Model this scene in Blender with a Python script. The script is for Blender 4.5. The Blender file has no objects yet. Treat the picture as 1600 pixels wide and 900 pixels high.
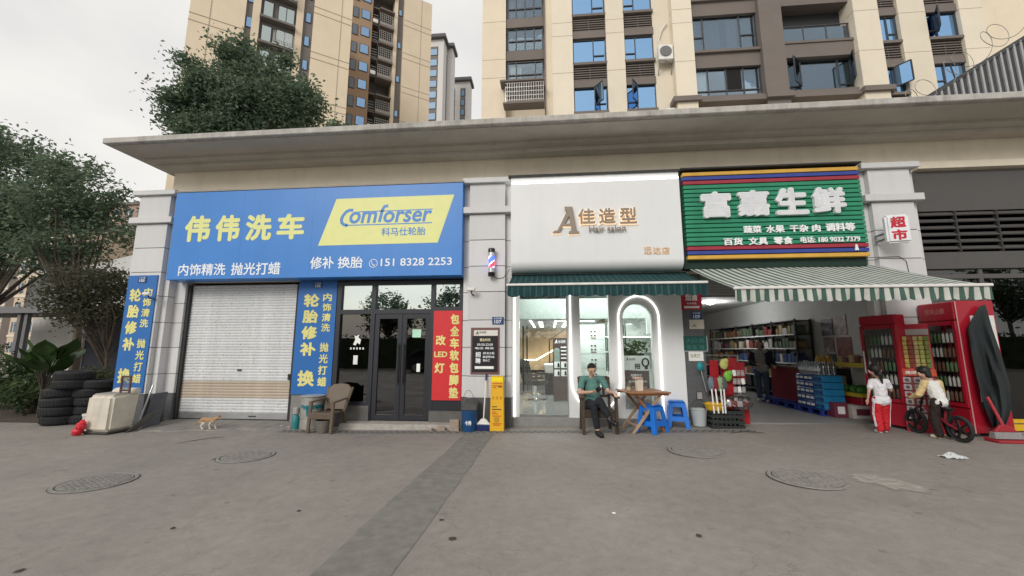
import bpy, bmesh, math, random
import numpy as np
from mathutils import Vector, Matrix
random.seed(7); RNG = np.random.default_rng(7)
PI = math.pi; rad = math.radians
scene = bpy.context.scene
C = scene.collection

# ------------------------------------------------------------------ camera
PITCH = math.atan(96 / 631.0); YAW = rad(5.15)
CAM = Vector((0, -8.0, 1.42))
cam = bpy.data.cameras.new('camera'); camo = bpy.data.objects.new('camera', cam); C.objects.link(camo)
camo.location = CAM; camo.rotation_euler = (PI/2 + PITCH, 0, YAW)
cam.sensor_width = 36; cam.lens = 631.0 / 1600 * 36; cam.clip_end = 2000; cam.clip_start = 0.05
scene.camera = camo

# ------------------------------------------------------------------ sky and sun
SUN_EL, SUN_AZ = 30, 203          # degrees; azimuth clockwise from +y (behind the camera, to its left)
w = bpy.data.worlds.new('World'); scene.world = w; w.use_nodes = True
nt = w.node_tree; nt.nodes.clear()
out = nt.nodes.new('ShaderNodeOutputWorld')
sky = nt.nodes.new('ShaderNodeTexSky'); sky.sky_type = 'NISHITA'; sky.sun_disc = False
sky.sun_elevation = rad(SUN_EL); sky.sun_rotation = rad(SUN_AZ); sky.dust_density = 4; sky.air_density = 1.0
bg = nt.nodes.new('ShaderNodeBackground'); bg.inputs[1].default_value = 0.11
nt.links.new(sky.outputs[0], bg.inputs[0])
tc = nt.nodes.new('ShaderNodeTexCoord')
mp = nt.nodes.new('ShaderNodeMapping'); mp.inputs['Scale'].default_value = (1, 1, 2.2)
nz = nt.nodes.new('ShaderNodeTexNoise'); nz.inputs['Scale'].default_value = 1.7; nz.inputs['Detail'].default_value = 6
nt.links.new(tc.outputs['Generated'], mp.inputs[0]); nt.links.new(mp.outputs[0], nz.inputs['Vector'])
r1 = nt.nodes.new('ShaderNodeMapRange'); r1.inputs[1].default_value = .3; r1.inputs[2].default_value = .62
r1.inputs[3].default_value = .78; r1.inputs[4].default_value = .97
nt.links.new(nz.outputs[0], r1.inputs[0])
cr = nt.nodes.new('ShaderNodeValToRGB')
cr.color_ramp.elements[0].position = .32; cr.color_ramp.elements[0].color = (.84, .825, .80, 1)
cr.color_ramp.elements[1].position = .68; cr.color_ramp.elements[1].color = (.975, .945, .895, 1)
nt.links.new(nz.outputs[0], cr.inputs[0])
bg2 = nt.nodes.new('ShaderNodeBackground'); bg2.inputs[1].default_value = 0.80
nt.links.new(cr.outputs[0], bg2.inputs[0])
mx = nt.nodes.new('ShaderNodeMixShader')
nt.links.new(r1.outputs[0], mx.inputs[0]); nt.links.new(bg.outputs[0], mx.inputs[1]); nt.links.new(bg2.outputs[0], mx.inputs[2])
nt.links.new(mx.outputs[0], out.inputs[0])
sl = bpy.data.lights.new('sun', 'SUN'); sl.energy = 1.3; sl.angle = rad(24); sl.color = (1, .965, .92)
so = bpy.data.objects.new('sun', sl); C.objects.link(so)
sd = Vector((math.sin(rad(SUN_AZ)) * math.cos(rad(SUN_EL)), math.cos(rad(SUN_AZ)) * math.cos(rad(SUN_EL)), math.sin(rad(SUN_EL))))
so.rotation_euler = sd.to_track_quat('Z', 'Y').to_euler(); so.location = (0, -20, 30)
vs = scene.view_settings; vs.view_transform = 'Standard'; vs.look = 'None'; vs.gamma = 1; vs.exposure = 0.36
scene.cycles.use_denoising = True; scene.cycles.max_bounces = 8; scene.cycles.transparent_max_bounces = 12
scene.cycles.sample_clamp_indirect = 6

# ------------------------------------------------------------------ helpers
_fw = Vector((-math.sin(YAW)*math.cos(PITCH), math.cos(YAW)*math.cos(PITCH), math.sin(PITCH)))
_rt = Vector((math.cos(YAW), math.sin(YAW), 0)); _up = _rt.cross(_fw)
def _ray(px, py): return _fw + _rt * ((px-800)/631) - _up * ((py-450)/631)
def at(px, py, Y=0.0):                 # a point of the photograph on the vertical plane y = Y
    d = _ray(px, py); return CAM + d * ((Y - CAM.y) / d.y)
def fx(px, py, Y=0.0): return at(px, py, Y).x
def fz(px, py, Y=0.0): return at(px, py, Y).z
def G(x):                              # the pavement falls gently to the left
    if x < -3.6: return -.08 + .0 * x
    if x > 5: return .10
    return -.08 + .18 * (x + 3.6) / 8.6
def gd(px, py):                        # a point of the photograph on the ground
    z = 0.0
    for i in range(6):
        d = _ray(px, py); p = CAM + d * ((z - CAM.z) / d.z); z = G(p.x)
    return p

class MB:
    def __init__(s): s.v = []; s.f = []; s.m = []; s.mi = 0
    def add(s, vs, fs):
        n = len(s.v); s.v += [tuple(v) for v in vs]; s.f += [tuple(i+n for i in f) for f in fs]; s.m += [s.mi]*len(fs); return s
    def box(s, x0, x1, y0, y1, z0, z1):
        return s.add([(x0,y0,z0),(x1,y0,z0),(x1,y1,z0),(x0,y1,z0),(x0,y0,z1),(x1,y0,z1),(x1,y1,z1),(x0,y1,z1)],
                     [(3,2,1,0),(4,5,6,7),(0,1,5,4),(1,2,6,5),(2,3,7,6),(3,0,4,7)])
    def cbox(s, cx, cy, cz, sx, sy, sz): return s.box(cx-sx/2, cx+sx/2, cy-sy/2, cy+sy/2, cz-sz/2, cz+sz/2)
    def hexa(s, b, t):                  # bottom quad, top quad (counter-clockwise seen from above)
        return s.add(list(b)+list(t), [(3,2,1,0),(4,5,6,7),(0,1,5,4),(1,2,6,5),(2,3,7,6),(3,0,4,7)])
    def bar(s, p0, p1, a, b=None, up=(0,0,1)):
        p0 = Vector(p0); p1 = Vector(p1); b = a if b is None else b
        d = (p1-p0).normalized(); u = Vector(up)
        if abs(d.dot(u)) > .95: u = Vector((0,1,0))
        x = d.cross(u).normalized()*a/2; y = x.cross(d).normalized()*b/2
        return s.hexa([p0-x-y, p0+x-y, p0+x+y, p0-x+y], [p1-x-y, p1+x-y, p1+x+y, p1-x+y])
    def cyl(s, p0, p1, r0, r1=None, n=12):
        p0 = Vector(p0); p1 = Vector(p1); r1 = r0 if r1 is None else r1
        d = (p1-p0).normalized(); u = Vector((0,0,1)) if abs(d.z) < .9 else Vector((1,0,0))
        x = d.cross(u).normalized(); y = d.cross(x)
        vs = []
        for p, r in ((p0,r0),(p1,r1)):
            vs += [p + x*math.cos(2*PI*i/n)*r + y*math.sin(2*PI*i/n)*r for i in range(n)]
        fs = [(i,(i+1)%n,n+(i+1)%n,n+i) for i in range(n)] + [tuple(range(n))[::-1], tuple(range(n,2*n))]
        return s.add(vs, fs)
    def tube(s, pts, r, n=6, closed=False):
        pts = [Vector(p) for p in pts]; vs = []; k = len(pts); rs = r if hasattr(r,'__len__') else [r]*k
        for i, p in enumerate(pts):
            a = pts[(i-1)%k] if (i or closed) else p; b = pts[(i+1)%k] if (i < k-1 or closed) else p
            d = (b-a).normalized(); u = Vector((0,0,1)) if abs(d.z) < .9 else Vector((0,1,0))
            x = d.cross(u).normalized(); y = d.cross(x)
            vs += [p + x*math.cos(2*PI*j/n)*rs[i] + y*math.sin(2*PI*j/n)*rs[i] for j in range(n)]
        fs = [(i*n+j, i*n+(j+1)%n, ((i+1)%k)*n+(j+1)%n, ((i+1)%k)*n+j) for i in range(k if closed else k-1) for j in range(n)]
        if not closed: fs += [tuple(range(n))[::-1], tuple(range((k-1)*n, k*n))]
        return s.add(vs, fs)
    def lathe(s, prof, c=(0,0,0), n=20, axis='z', cap=True):
        vs = []
        for r, z in prof:
            for i in range(n):
                a = 2*PI*i/n; q = (r*math.cos(a), r*math.sin(a), z)
                if axis == 'x': q = (q[2], q[0], q[1])
                if axis == 'y': q = (q[0], q[2], q[1])
                vs.append((c[0]+q[0], c[1]+q[1], c[2]+q[2]))
        k = len(prof)
        fs = [(i*n+j, i*n+(j+1)%n, (i+1)*n+(j+1)%n, (i+1)*n+j) for i in range(k-1) for j in range(n)]
        if cap: fs += [tuple(range(n))[::-1], tuple(range((k-1)*n, k*n))]
        return s.add(vs, fs)
    def prism(s, poly, y0, y1):         # outline in x,z extruded along y
        n = len(poly)
        vs = [(x,y0,z) for x,z in poly] + [(x,y1,z) for x,z in poly]
        return s.add(vs, [tuple(range(n)), tuple(range(2*n-1,n-1,-1))] + [(i,n+i,n+(i+1)%n,(i+1)%n) for i in range(n)])
    def xprism(s, poly, x0, x1):        # outline in y,z extruded along x
        n = len(poly)
        vs = [(x0,y,z) for y,z in poly] + [(x1,y,z) for y,z in poly]
        return s.add(vs, [tuple(range(n)), tuple(range(2*n-1,n-1,-1))] + [(i,n+i,n+(i+1)%n,(i+1)%n) for i in range(n)])
    def ball(s, c, r, n=10, m=7):
        rx, ry, rz = r if hasattr(r,'__len__') else (r,r,r)
        vs = [(c[0],c[1],c[2]+rz)]
        for i in range(1,m):
            for j in range(n):
                t = PI*i/m; a = 2*PI*j/n
                vs.append((c[0]+rx*math.sin(t)*math.cos(a), c[1]+ry*math.sin(t)*math.sin(a), c[2]+rz*math.cos(t)))
        vs.append((c[0],c[1],c[2]-rz)); L = len(vs)-1
        fs = [(0,1+j,1+(j+1)%n) for j in range(n)]
        for i in range(m-2):
            fs += [(1+i*n+j, 1+(i+1)*n+j, 1+(i+1)*n+(j+1)%n, 1+i*n+(j+1)%n) for j in range(n)]
        fs += [(L, L-n+(j+1)%n, L-n+j) for j in range(n)]
        return s.add(vs, fs)
    def build(s, name, mat, parent=None, world=True, smooth=False, bevel=0, seg=1, loc=None):
        me = bpy.data.meshes.new(name)
        vv = np.array(s.v, float).reshape(-1,3)
        if parent is not None and world:
            o = parent; off = Vector((0,0,0))
            while o is not None: off += o.location; o = o.parent
            vv = vv - np.array(off)
        if loc is not None: vv = vv - np.array(loc)
        me.from_pydata(vv.tolist(), [], s.f)
        for m_ in (mat if isinstance(mat,(list,tuple)) else [mat]): me.materials.append(m_)
        if any(s.m): me.polygons.foreach_set('material_index', s.m)
        bm = bmesh.new(); bm.from_mesh(me)
        bmesh.ops.recalc_face_normals(bm, faces=bm.faces)
        if bevel:
            es = [e for e in bm.edges if len(e.link_faces) == 2 and e.calc_face_angle(0) > .6]
            bmesh.ops.bevel(bm, geom=es, offset=bevel, segments=seg, affect='EDGES', clamp_overlap=True)
        bm.to_mesh(me); bm.free()
        if smooth: me.shade_smooth(); me.set_sharp_from_angle(angle=rad(40))
        ob = bpy.data.objects.new(name, me); C.objects.link(ob); ob.parent = parent
        if loc is not None: ob.location = loc
        return ob

def tag(o, label, cat, group=None):
    o['label'] = label; o['category'] = cat
    if group: o['group'] = group
    return o
def thing(name, label, cat, loc=(0,0,0), rz=0, group=None):
    o = bpy.data.objects.new(name, None); C.objects.link(o); o.location = loc; o.rotation_euler = (0,0,rz); o.empty_display_size = .1
    return tag(o, label, cat, group)
def struct(o): o['kind'] = 'structure'; return o
def copy_tree(o, parent=None):
    c = o.copy(); C.objects.link(c); c.parent = parent
    for ch in list(o.children): copy_tree(ch, c)
    return c
def share(src, name, loc, parent, rot=None, scale=None):      # another piece with the same mesh
    o = bpy.data.objects.new(name, src.data); C.objects.link(o); o.parent = parent; o.location = loc
    if rot: o.rotation_euler = rot
    if scale: o.scale = scale
    return o

# ------------------------------------------------------------------ materials
_mats = {}
def M(name, col, rough=.6, metal=0, var=.1, scale=6, bump=0, bscale=80, spec=.4, rnd=.06, coat=0, stain=0):
    if name in _mats: return _mats[name]
    m = bpy.data.materials.new(name); m.use_nodes = True; n = m.node_tree.nodes; l = m.node_tree.links
    b = n['Principled BSDF']; b.inputs['Roughness'].default_value = rough; b.inputs['Metallic'].default_value = metal
    b.inputs['Specular IOR Level'].default_value = spec; b.inputs['Coat Weight'].default_value = coat
    tc = n.new('ShaderNodeTexCoord'); nz = n.new('ShaderNodeTexNoise'); nz.inputs['Scale'].default_value = scale; nz.inputs['Detail'].default_value = 6
    nz.inputs['Roughness'].default_value = .62
    l.new(tc.outputs['Object'], nz.inputs['Vector'])
    mr = n.new('ShaderNodeMapRange'); mr.inputs[1].default_value = .3; mr.inputs[2].default_value = .7; mr.inputs[3].default_value = 1-var; mr.inputs[4].default_value = 1+var
    l.new(nz.outputs[0], mr.inputs[0])
    oi = n.new('ShaderNodeObjectInfo'); m2 = n.new('ShaderNodeMapRange'); m2.inputs[3].default_value = 1-rnd; m2.inputs[4].default_value = 1+rnd
    l.new(oi.outputs['Random'], m2.inputs[0])
    mu = n.new('ShaderNodeMath'); mu.operation = 'MULTIPLY'; l.new(mr.outputs[0], mu.inputs[0]); l.new(m2.outputs[0], mu.inputs[1])
    hs = n.new('ShaderNodeVectorMath'); hs.operation = 'SCALE'; hs.inputs[0].default_value = col[:3]; l.new(mu.outputs[0], hs.inputs['Scale'])
    last = hs.outputs[0]
    if stain:
        st = n.new('ShaderNodeTexNoise'); st.inputs['Scale'].default_value = 1.3; st.inputs['Detail'].default_value = 8; st.inputs['Roughness'].default_value = .7
        mpn = n.new('ShaderNodeMapping'); mpn.inputs['Scale'].default_value = (3.2, 3.2, .35); l.new(tc.outputs['Object'], mpn.inputs[0]); l.new(mpn.outputs[0], st.inputs['Vector'])
        sr = n.new('ShaderNodeMapRange'); sr.inputs[1].default_value = .5; sr.inputs[2].default_value = .78; sr.inputs[3].default_value = 1; sr.inputs[4].default_value = 1-stain
        l.new(st.outputs[0], sr.inputs[0]); h2 = n.new('ShaderNodeVectorMath'); h2.operation = 'SCALE'; l.new(last, h2.inputs[0]); l.new(sr.outputs[0], h2.inputs['Scale']); last = h2.outputs[0]
    l.new(last, b.inputs['Base Color'])
    if bump:
        bz = n.new('ShaderNodeTexNoise'); bz.inputs['Scale'].default_value = bscale; bz.inputs['Detail'].default_value = 4
        l.new(tc.outputs['Object'], bz.inputs['Vector'])
        bp = n.new('ShaderNodeBump'); bp.inputs['Strength'].default_value = bump; bp.inputs['Distance'].default_value = .02 if bscale > 20 else .06
        l.new(bz.outputs[0], bp.inputs['Height']); l.new(bp.outputs[0], b.inputs['Normal'])
    _mats[name] = m; return m
def emit(name, col, s):
    if name in _mats: return _mats[name]
    m = bpy.data.materials.new(name); m.use_nodes = True; b = m.node_tree.nodes['Principled BSDF']
    b.inputs['Base Color'].default_value = (*col,1); b.inputs['Emission Color'].default_value = (*col,1); b.inputs['Emission Strength'].default_value = s
    _mats[name] = m; return m
def glass(name, tint=(.9,.95,.95), refl=.08, dark=0.0, rough=.0, rtint=(1,1,1)):
    """thin pane: fresnel-weighted reflection over a tinted see-through body"""
    if name in _mats: return _mats[name]
    m = bpy.data.materials.new(name); m.use_nodes = True; n = m.node_tree.nodes; l = m.node_tree.links
    n.remove(n['Principled BSDF']); o = n['Material Output']
    t = n.new('ShaderNodeBsdfTransparent'); t.inputs[0].default_value = (*tint,1)
    g = n.new('ShaderNodeBsdfGlossy'); g.inputs['Roughness'].default_value = rough; g.inputs[0].default_value = (*rtint,1)
    lw = n.new('ShaderNodeLayerWeight'); lw.inputs[0].default_value = .35
    mr = n.new('ShaderNodeMapRange'); mr.inputs[3].default_value = refl; mr.inputs[4].default_value = .95; l.new(lw.outputs['Fresnel'], mr.inputs[0])
    tc_ = n.new('ShaderNodeTexCoord'); wv = n.new('ShaderNodeTexNoise'); wv.inputs['Scale'].default_value = 1.4; l.new(tc_.outputs['Object'], wv.inputs['Vector'])
    bp = n.new('ShaderNodeBump'); bp.inputs['Strength'].default_value = .02; bp.inputs['Distance'].default_value = .05; l.new(wv.outputs[0], bp.inputs['Height']); l.new(bp.outputs[0], g.inputs['Normal'])
    x = n.new('ShaderNodeMixShader'); l.new(mr.outputs[0], x.inputs[0]); l.new(t.outputs[0], x.inputs[1]); l.new(g.outputs[0], x.inputs[2]); l.new(x.outputs[0], o.inputs[0])
    _mats[name] = m; return m

# ------------------------------------------------------------------ lettering
_dg = None
def text_geo(body, bold=0.0, extr=0.0, shear=0.0, spacing=1.0):
    cu = bpy.data.curves.new('lettering', 'FONT'); cu.body = body; cu.offset = bold; cu.extrude = extr; cu.shear = shear; cu.space_character = spacing
    cu.resolution_u = 3; cu.fill_mode = 'BOTH' if extr else 'FRONT'
    ob = bpy.data.objects.new('lettering', cu); C.objects.link(ob)
    ev = ob.evaluated_get(bpy.context.evaluated_depsgraph_get()); me = bpy.data.meshes.new_from_object(ev)
    vs = np.array([v.co[:] for v in me.vertices], float).reshape(-1,3); fs = [tuple(p.vertices) for p in me.polygons]
    bpy.data.objects.remove(ob); bpy.data.curves.remove(cu); bpy.data.meshes.remove(me)
    return vs, fs
def letters(parent, body, x0, z0, x1, z1, y, mat, bold=.012, depth=.004, name='lettering', shear=0, cap=True, box=None, tilt=0, rz=None, spacing=1.0):
    """flat or raised lettering standing on the plane y, fitted to x0..x1, z0..z1; faces -y"""
    vs, fs = text_geo(body, 0, .5 if depth > .02 else 0, shear, spacing)
    if bold > .004:                     # thicken the strokes: shifted copies, each a hair deeper than the last
        nv = len(vs); n = 8; allv = []; allf = []
        for k in range(n+1):
            d_ = np.array([0,0,0]) if k == n else np.array([math.cos(2*PI*k/n)*bold, math.sin(2*PI*k/n)*bold, 0])
            v_ = vs + d_; v_[:,2] = v_[:,2]*(1+.004*k) + (k*.05 if depth <= .02 else 0); allv.append(v_); allf += [tuple(i+nv*k for i in f) for f in fs]
        vs = np.concatenate(allv); fs = allf
    lo = vs.min(0); hi = vs.max(0); sx = (x1-x0)/max(hi[0]-lo[0],1e-6); sz = (z1-z0)/max(hi[1]-lo[1],1e-6)
    X = x0 + (vs[:,0]-lo[0])*sx; Z = z0 + (vs[:,1]-lo[1])*sz + tilt*(X-x0)
    Yv = y - depth*(vs[:,2]+.5) if depth > .02 else y - depth - .0015*vs[:,2]
    mb = MB(); mb.add(np.stack([X,Yv,Z],1).tolist(), fs)
    return mb.build(name, mat, parent)
def place_chars(parent, chars, boxes, y, mat, bold=.03, depth=.004, name='character'):
    for ch, (a, b, c, d) in zip(chars, boxes): letters(parent, ch, a, b, c, d, y, mat, bold, depth, name)
def column_chars(parent, chars, cx, ztop, zbot, wd, y, mat, bold=.03, fill=.86, tilt=0):
    n = len(chars); h = (ztop-zbot)/n
    for i, ch in enumerate(chars):
        if ch == ' ': continue
        zc = ztop - h*(i+.5); letters(parent, ch, cx-wd/2, zc-h*fill/2, cx+wd/2, zc+h*fill/2, y, mat, bold, .003, 'character')
# ------------------------------------------------------------------ ground
def ground_mat():
    m = bpy.data.materials.new('pavement'); m.use_nodes = True; n = m.node_tree.nodes; l = m.node_tree.links; b = n['Principled BSDF']
    tc = n.new('ShaderNodeTexCoord')
    def noise(s, d=6, r=.6, sc=None):
        z = n.new('ShaderNodeTexNoise'); z.inputs['Scale'].default_value = s; z.inputs['Detail'].default_value = d; z.inputs['Roughness'].default_value = r
        if sc:
            mp = n.new('ShaderNodeMapping'); mp.inputs['Scale'].default_value = sc; l.new(tc.outputs['Object'], mp.inputs[0]); l.new(mp.outputs[0], z.inputs['Vector'])
        else: l.new(tc.outputs['Object'], z.inputs['Vector'])
        return z.outputs[0]
    def rng(o, a, b_, c, d):
        r = n.new('ShaderNodeMapRange'); r.inputs[1].default_value = a; r.inputs[2].default_value = b_; r.inputs[3].default_value = c; r.inputs[4].default_value = d; l.new(o, r.inputs[0]); return r.outputs[0]
    def mul(a, b_):
        q = n.new('ShaderNodeMath'); q.operation = 'MULTIPLY'; l.new(a, q.inputs[0]); l.new(b_, q.inputs[1]); return q.outputs[0]
    rp = n.new('ShaderNodeValToRGB'); e = rp.color_ramp.elements
    e[0].position = .3; e[0].color = (.222, .205, .188, 1); e[1].position = .72; e[1].color = (.300, .275, .248, 1)
    l.new(noise(.45, 8, .62), rp.inputs[0])
    f = rng(noise(9, 8, .7), .3, .7, .86, 1.12)
    f = mul(f, rng(noise(160, 2), .35, .65, .86, 1.12))
    f = mul(f, rng(noise(2.6, 7, .68, (1,.35,1)), .6, .78, 1, .80))     # worn dark streaks
    f = mul(f, rng(noise(5.5, 3, .45), .72, .74, 1, .75))             # drops of oil and gum
    f = mul(f, rng(noise(3.1, 9, .75), .66, .8, 1, 1.28))               # pale scuffs
    vo = n.new('ShaderNodeTexVoronoi'); vo.feature = 'DISTANCE_TO_EDGE'; vo.inputs['Scale'].default_value = .42
    wp = n.new('ShaderNodeVectorMath'); wp.operation = 'ADD'; nv = n.new('ShaderNodeTexNoise'); nv.inputs['Scale'].default_value = 2.2; nv.inputs['Detail'].default_value = 5
    l.new(tc.outputs['Object'], nv.inputs['Vector']); l.new(tc.outputs['Object'], wp.inputs[0]); l.new(nv.outputs['Color'], wp.inputs[1]); l.new(wp.outputs[0], vo.inputs['Vector'])
    crack = rng(vo.outputs['Distance'], .0, .004, .82, 1)
    f = mul(f, crack)
    s = n.new('ShaderNodeVectorMath'); s.operation = 'SCALE'; l.new(rp.outputs[0], s.inputs[0]); l.new(f, s.inputs['Scale']); l.new(s.outputs[0], b.inputs['Base Color'])
    b.inputs['Specular IOR Level'].default_value = .3
    l.new(rng(noise(1.2, 5), .3, .7, .62, .9), b.inputs['Roughness'])
    bp = n.new('ShaderNodeBump'); bp.inputs['Strength'].default_value = .35; bp.inputs['Distance'].default_value = .01
    l.new(noise(120, 5, .7), bp.inputs['Height']); l.new(bp.outputs[0], b.inputs['Normal'])
    return m
MG = ground_mat()
xs = [-400,-120,-60,-30,-20,-14,-11] + [-10+.5*i for i in range(41)] + [12,16,30,60,120,400]
ys = [-300,-80,-30,-16,-12,-10,-8,-6,-4,-3,-2,-1,0,.6,12,30,100,400]
mb = MB(); mb.add([(x,y,G(x)) for y in ys for x in xs], [(j*len(xs)+i, j*len(xs)+i+1, (j+1)*len(xs)+i+1, (j+1)*len(xs)+i) for j in range(len(ys)-1) for i in range(len(xs)-1)])
ground = struct(mb.build('ground', MG))
# darker repaired strip of paving
MS = M('strip_asphalt', (.198,.188,.172), .85, var=.2, scale=10, bump=.4, bscale=150)
a0, a1, b0, b1 = gd(440,940), gd(585,940), gd(772,677), gd(727,677)
rows = 14; vs_ = []
for i in range(rows+1):
    t = i/rows
    for p, q in ((a0,b1),(a1,b0)):
        r_ = p.lerp(q, t); vs_.append((r_.x + random.uniform(-.012,.012), r_.y, G(r_.x)+.004))
struct(MB().add(vs_, [(2*i,2*i+1,2*i+3,2*i+2) for i in range(rows)]).build('paving_strip', MS))
# sloping apron in front of the roller shutter
MC = M('apron_concrete', (.215,.203,.188), .85, var=.22, scale=5, bump=.35, bscale=60)
l0, l1 = gd(212,676), gd(452,671)
mb = MB(); k = 24
top = [(-8.0+(2.85)*i/k, .3, .0) for i in range(k+1)]
front = [(l0.x+(l1.x-l0.x)*i/k, l0.y+(l1.y-l0.y)*i/k + .06*math.sin(i*.9)+random.uniform(-.02,.02), G(l0.x)-.01) for i in range(k+1)]
mid = [(f_[0], f_[1]+.05, f_[2]+.035) for f_ in front]
mb.add(top+mid+front, [(k+1+i,k+2+i,i+1,i) for i in range(k)] + [(2*k+2+i,2*k+3+i,k+2+i,k+1+i) for i in range(k)])
struct(mb.build('apron_ramp', MC))

# ------------------------------------------------------------------ drain channel along the shop fronts
MDK = M('dark_iron', (.045,.045,.045), .7, .3)
MGR = M('grate_grey', (.19,.185,.175), .75, var=.2, scale=12, bump=.2)
drain = thing('drain_channel', 'long slotted grey drain grating running along the shop fronts', 'drain', (-.8,-.62,G(-.8)))
mb = MB(); ms = MB(); x = -5.0
while x < 3.4:
    z = G(x)+.003; mb.add([(x,-.72,z),(x+.12,-.72,G(x+.12)+.003),(x+.12,-.50,G(x+.12)+.003),(x,-.50,z)], [(0,1,2,3)])
    for r_ in (0,1):
        sx = x+.035+r_*.06; y0 = -.69 if r_ else -.60
        ms.add([(sx,y0,z+.003),(sx+.028,y0,z+.0035),(sx+.055,y0+.075,z+.0035),(sx+.027,y0+.075,z+.003)], [(0,1,2,3)])
    x += .12
mb.build('grating', MGR, drain); o = ms.build('slots', MDK, drain); o['kind'] = 'stuff'

# ------------------------------------------------------------------ manhole covers
MMH = M('cast_iron_cover', (.235,.222,.205), .8, 0, var=.2, scale=14, bump=.3, bscale=60)
def manhole(c, r, label, pattern, rim=.05, rot=0):
    z = G(c.x); t = thing('manhole_cover', label, 'manhole cover', (c.x,c.y,z), rot, 'manhole covers in the paving')
    b = MB(); b.lathe([(r-rim-.006,.002),(r-rim-.004,.011),(.01,.011)], n=40, cap=False); b.build('lid', MMH, t, False)
    b = MB(); b.lathe([(r,.002),(r-.004,.012),(r-rim+.012,.012),(r-rim+.006,.003)], n=40, cap=False); b.build('rim', MMH, t, False)
    b = MB()
    b.lathe([(r-rim+.007,.0045),(r-rim-.007,.0045)], n=40, cap=False); b.lathe([(r+.008,.0035),(r-.001,.0035)], n=40, cap=False); b.build('joint', MDK, t, False)
    b = MB(); R = r-rim-.03
    if pattern == 'grid':
        k = -R
        while k < R:
            h = math.sqrt(max(R*R-k*k,0))
            b.box(k-.007,k+.007,-h,h,.010,.0165); b.box(-h,h,k-.007,k+.007,.010,.0168); k += .062
    else:
        for i in range(-4,5):
            for j in range(-4,5):
                if math.hypot(i,j)*.075 < R-.03: b.box(i*.075-.022,i*.075+.022,j*.075-.009,j*.075+.009,.010,.017)
    o = b.build('tread_pattern', MMH, t, False); o['kind'] = 'stuff'
manhole(gd(150,754), .37, 'round manhole cover with fine tread on the bare paving before the shutter', 'grid', rot=.3)
manhole(gd(1261,748), .37, 'round manhole cover with gridded lid beside a pale scuff on the paving', 'grid')
manhole(gd(1088,705), .37, 'faint round manhole cover in front of the blue stools', 'dots', rot=.2)
manhole(gd(385,713), .36, 'round manhole cover with broken edge in front of the ginger cat', 'dots', rot=.7)
# curved crack lines in the paving
MCR = M('crack_dark', (.05,.047,.043), .95)
for pts, lab in (([(275,693),(300,689),(330,684.5),(350,683)], 'curved dark crack in the paving below the shutter apron'),
                 ([(328,721),(340,715),(352,712),(380,707)], 'dark crack running from the broken edge of a manhole cover'),
                 ([(1140,677),(1165,674.5),(1195,677),(1214,684)], 'thin arched crack in the paving before the shop entrance')):
    q = [gd(*p) for p in pts]; b = MB(); L = []
    for i in range(len(q)-1):
        for j in range(6): L.append(q[i].lerp(q[i+1], j/6))
    L.append(q[-1]); vs_ = []
    for i, p in enumerate(L):
        wd = .012+.02*math.sin(PI*i/(len(L)-1))*random.uniform(.6,1.2); jit = random.uniform(-.012,.012)
        vs_ += [(p.x,p.y+jit-wd,G(p.x)+.004),(p.x,p.y+jit+wd,G(p.x)+.004)]
    tag(b.add(vs_, [(2*i,2*i+2,2*i+3,2*i+1) for i in range(len(L)-1)]).build('paving_crack', MCR), lab, 'crack')
# pale cement scuff beside the manhole
q = [gd(*p) for p in ((1325,743),(1360,741),(1420,752),(1460,765),(1440,771),(1400,767),(1370,757),(1335,752))]
cx = sum((p.x for p in q))/8; cy = sum((p.y for p in q))/8; ol = []
for i in range(8):
    for j in range(5):
        p = q[i].lerp(q[(i+1)%8], j/5); f_ = random.uniform(.72,1.1); ol.append((cx+(p.x-cx)*f_, cy+(p.y-cy)*f_, G(p.x)+.004))
tag(MB().add([(cx,cy,G(cx)+.004)]+ol, [(0,1+i,1+(i+1)%40) for i in range(40)]).build('cement_stain', M('cement_scuff', (.30,.28,.25), .9, var=.3, scale=14)), 'pale cement scuff on the paving beside the gridded manhole cover', 'stain')

# ------------------------------------------------------------------ shop building (podium)
MBE = M('beige_render', (.72,.66,.54), .85, var=.06, scale=2, bump=.15, bscale=140, stain=.12)
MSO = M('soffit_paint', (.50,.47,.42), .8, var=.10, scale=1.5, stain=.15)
MFA = M('fascia_concrete', (.46,.445,.415), .85, var=.2, scale=5, bump=.3, stain=.5)
MST = M('granite', (.60,.60,.605), .55, var=.09, scale=60, bump=.06, bscale=200, rnd=.05, stain=.1)
MJT = M('joint_grey', (.10,.10,.10), .9)
MGB = M('dark_granite', (.105,.108,.115), .5, var=.2, scale=30)
MDP = M('dark_panel', (.085,.082,.08), .5, var=.06)
MIN = M('inner_wall', (.62,.62,.60), .8, var=.04)
MDI = M('dim_wall', (.20,.20,.21), .85, var=.1)
bld = thing('shop_building', 'single storey shop terrace with deep flat eave and granite pillars', 'building', (0,0,0))
X0, X1 = -8.45, 16
def part(name, mat, *boxes, parent=bld, bevel=0):
    b = MB()
    for q in boxes: b.box(*q)
    return b.build(name, mat, parent, bevel=bevel)
part('eave', [MFA], (-9.0,X1,-1.1,11.2,5.565,5.685), bevel=.012)
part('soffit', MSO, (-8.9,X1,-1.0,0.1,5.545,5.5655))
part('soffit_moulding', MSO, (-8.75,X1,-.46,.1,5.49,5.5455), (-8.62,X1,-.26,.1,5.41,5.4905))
part('upper_wall', MBE, (X0,X1,0,.25,2.86,5.50))
part('wall_ledge', MBE, (7.0,X1,-.13,.0,4.80,4.93))
part('side_wall', MBE, (X0,X0+.2,.25,11.2,-.1,5.5))
part('rear_wall', MBE, (X0,X1,11.0,11.2,-.1,5.5))
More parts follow.
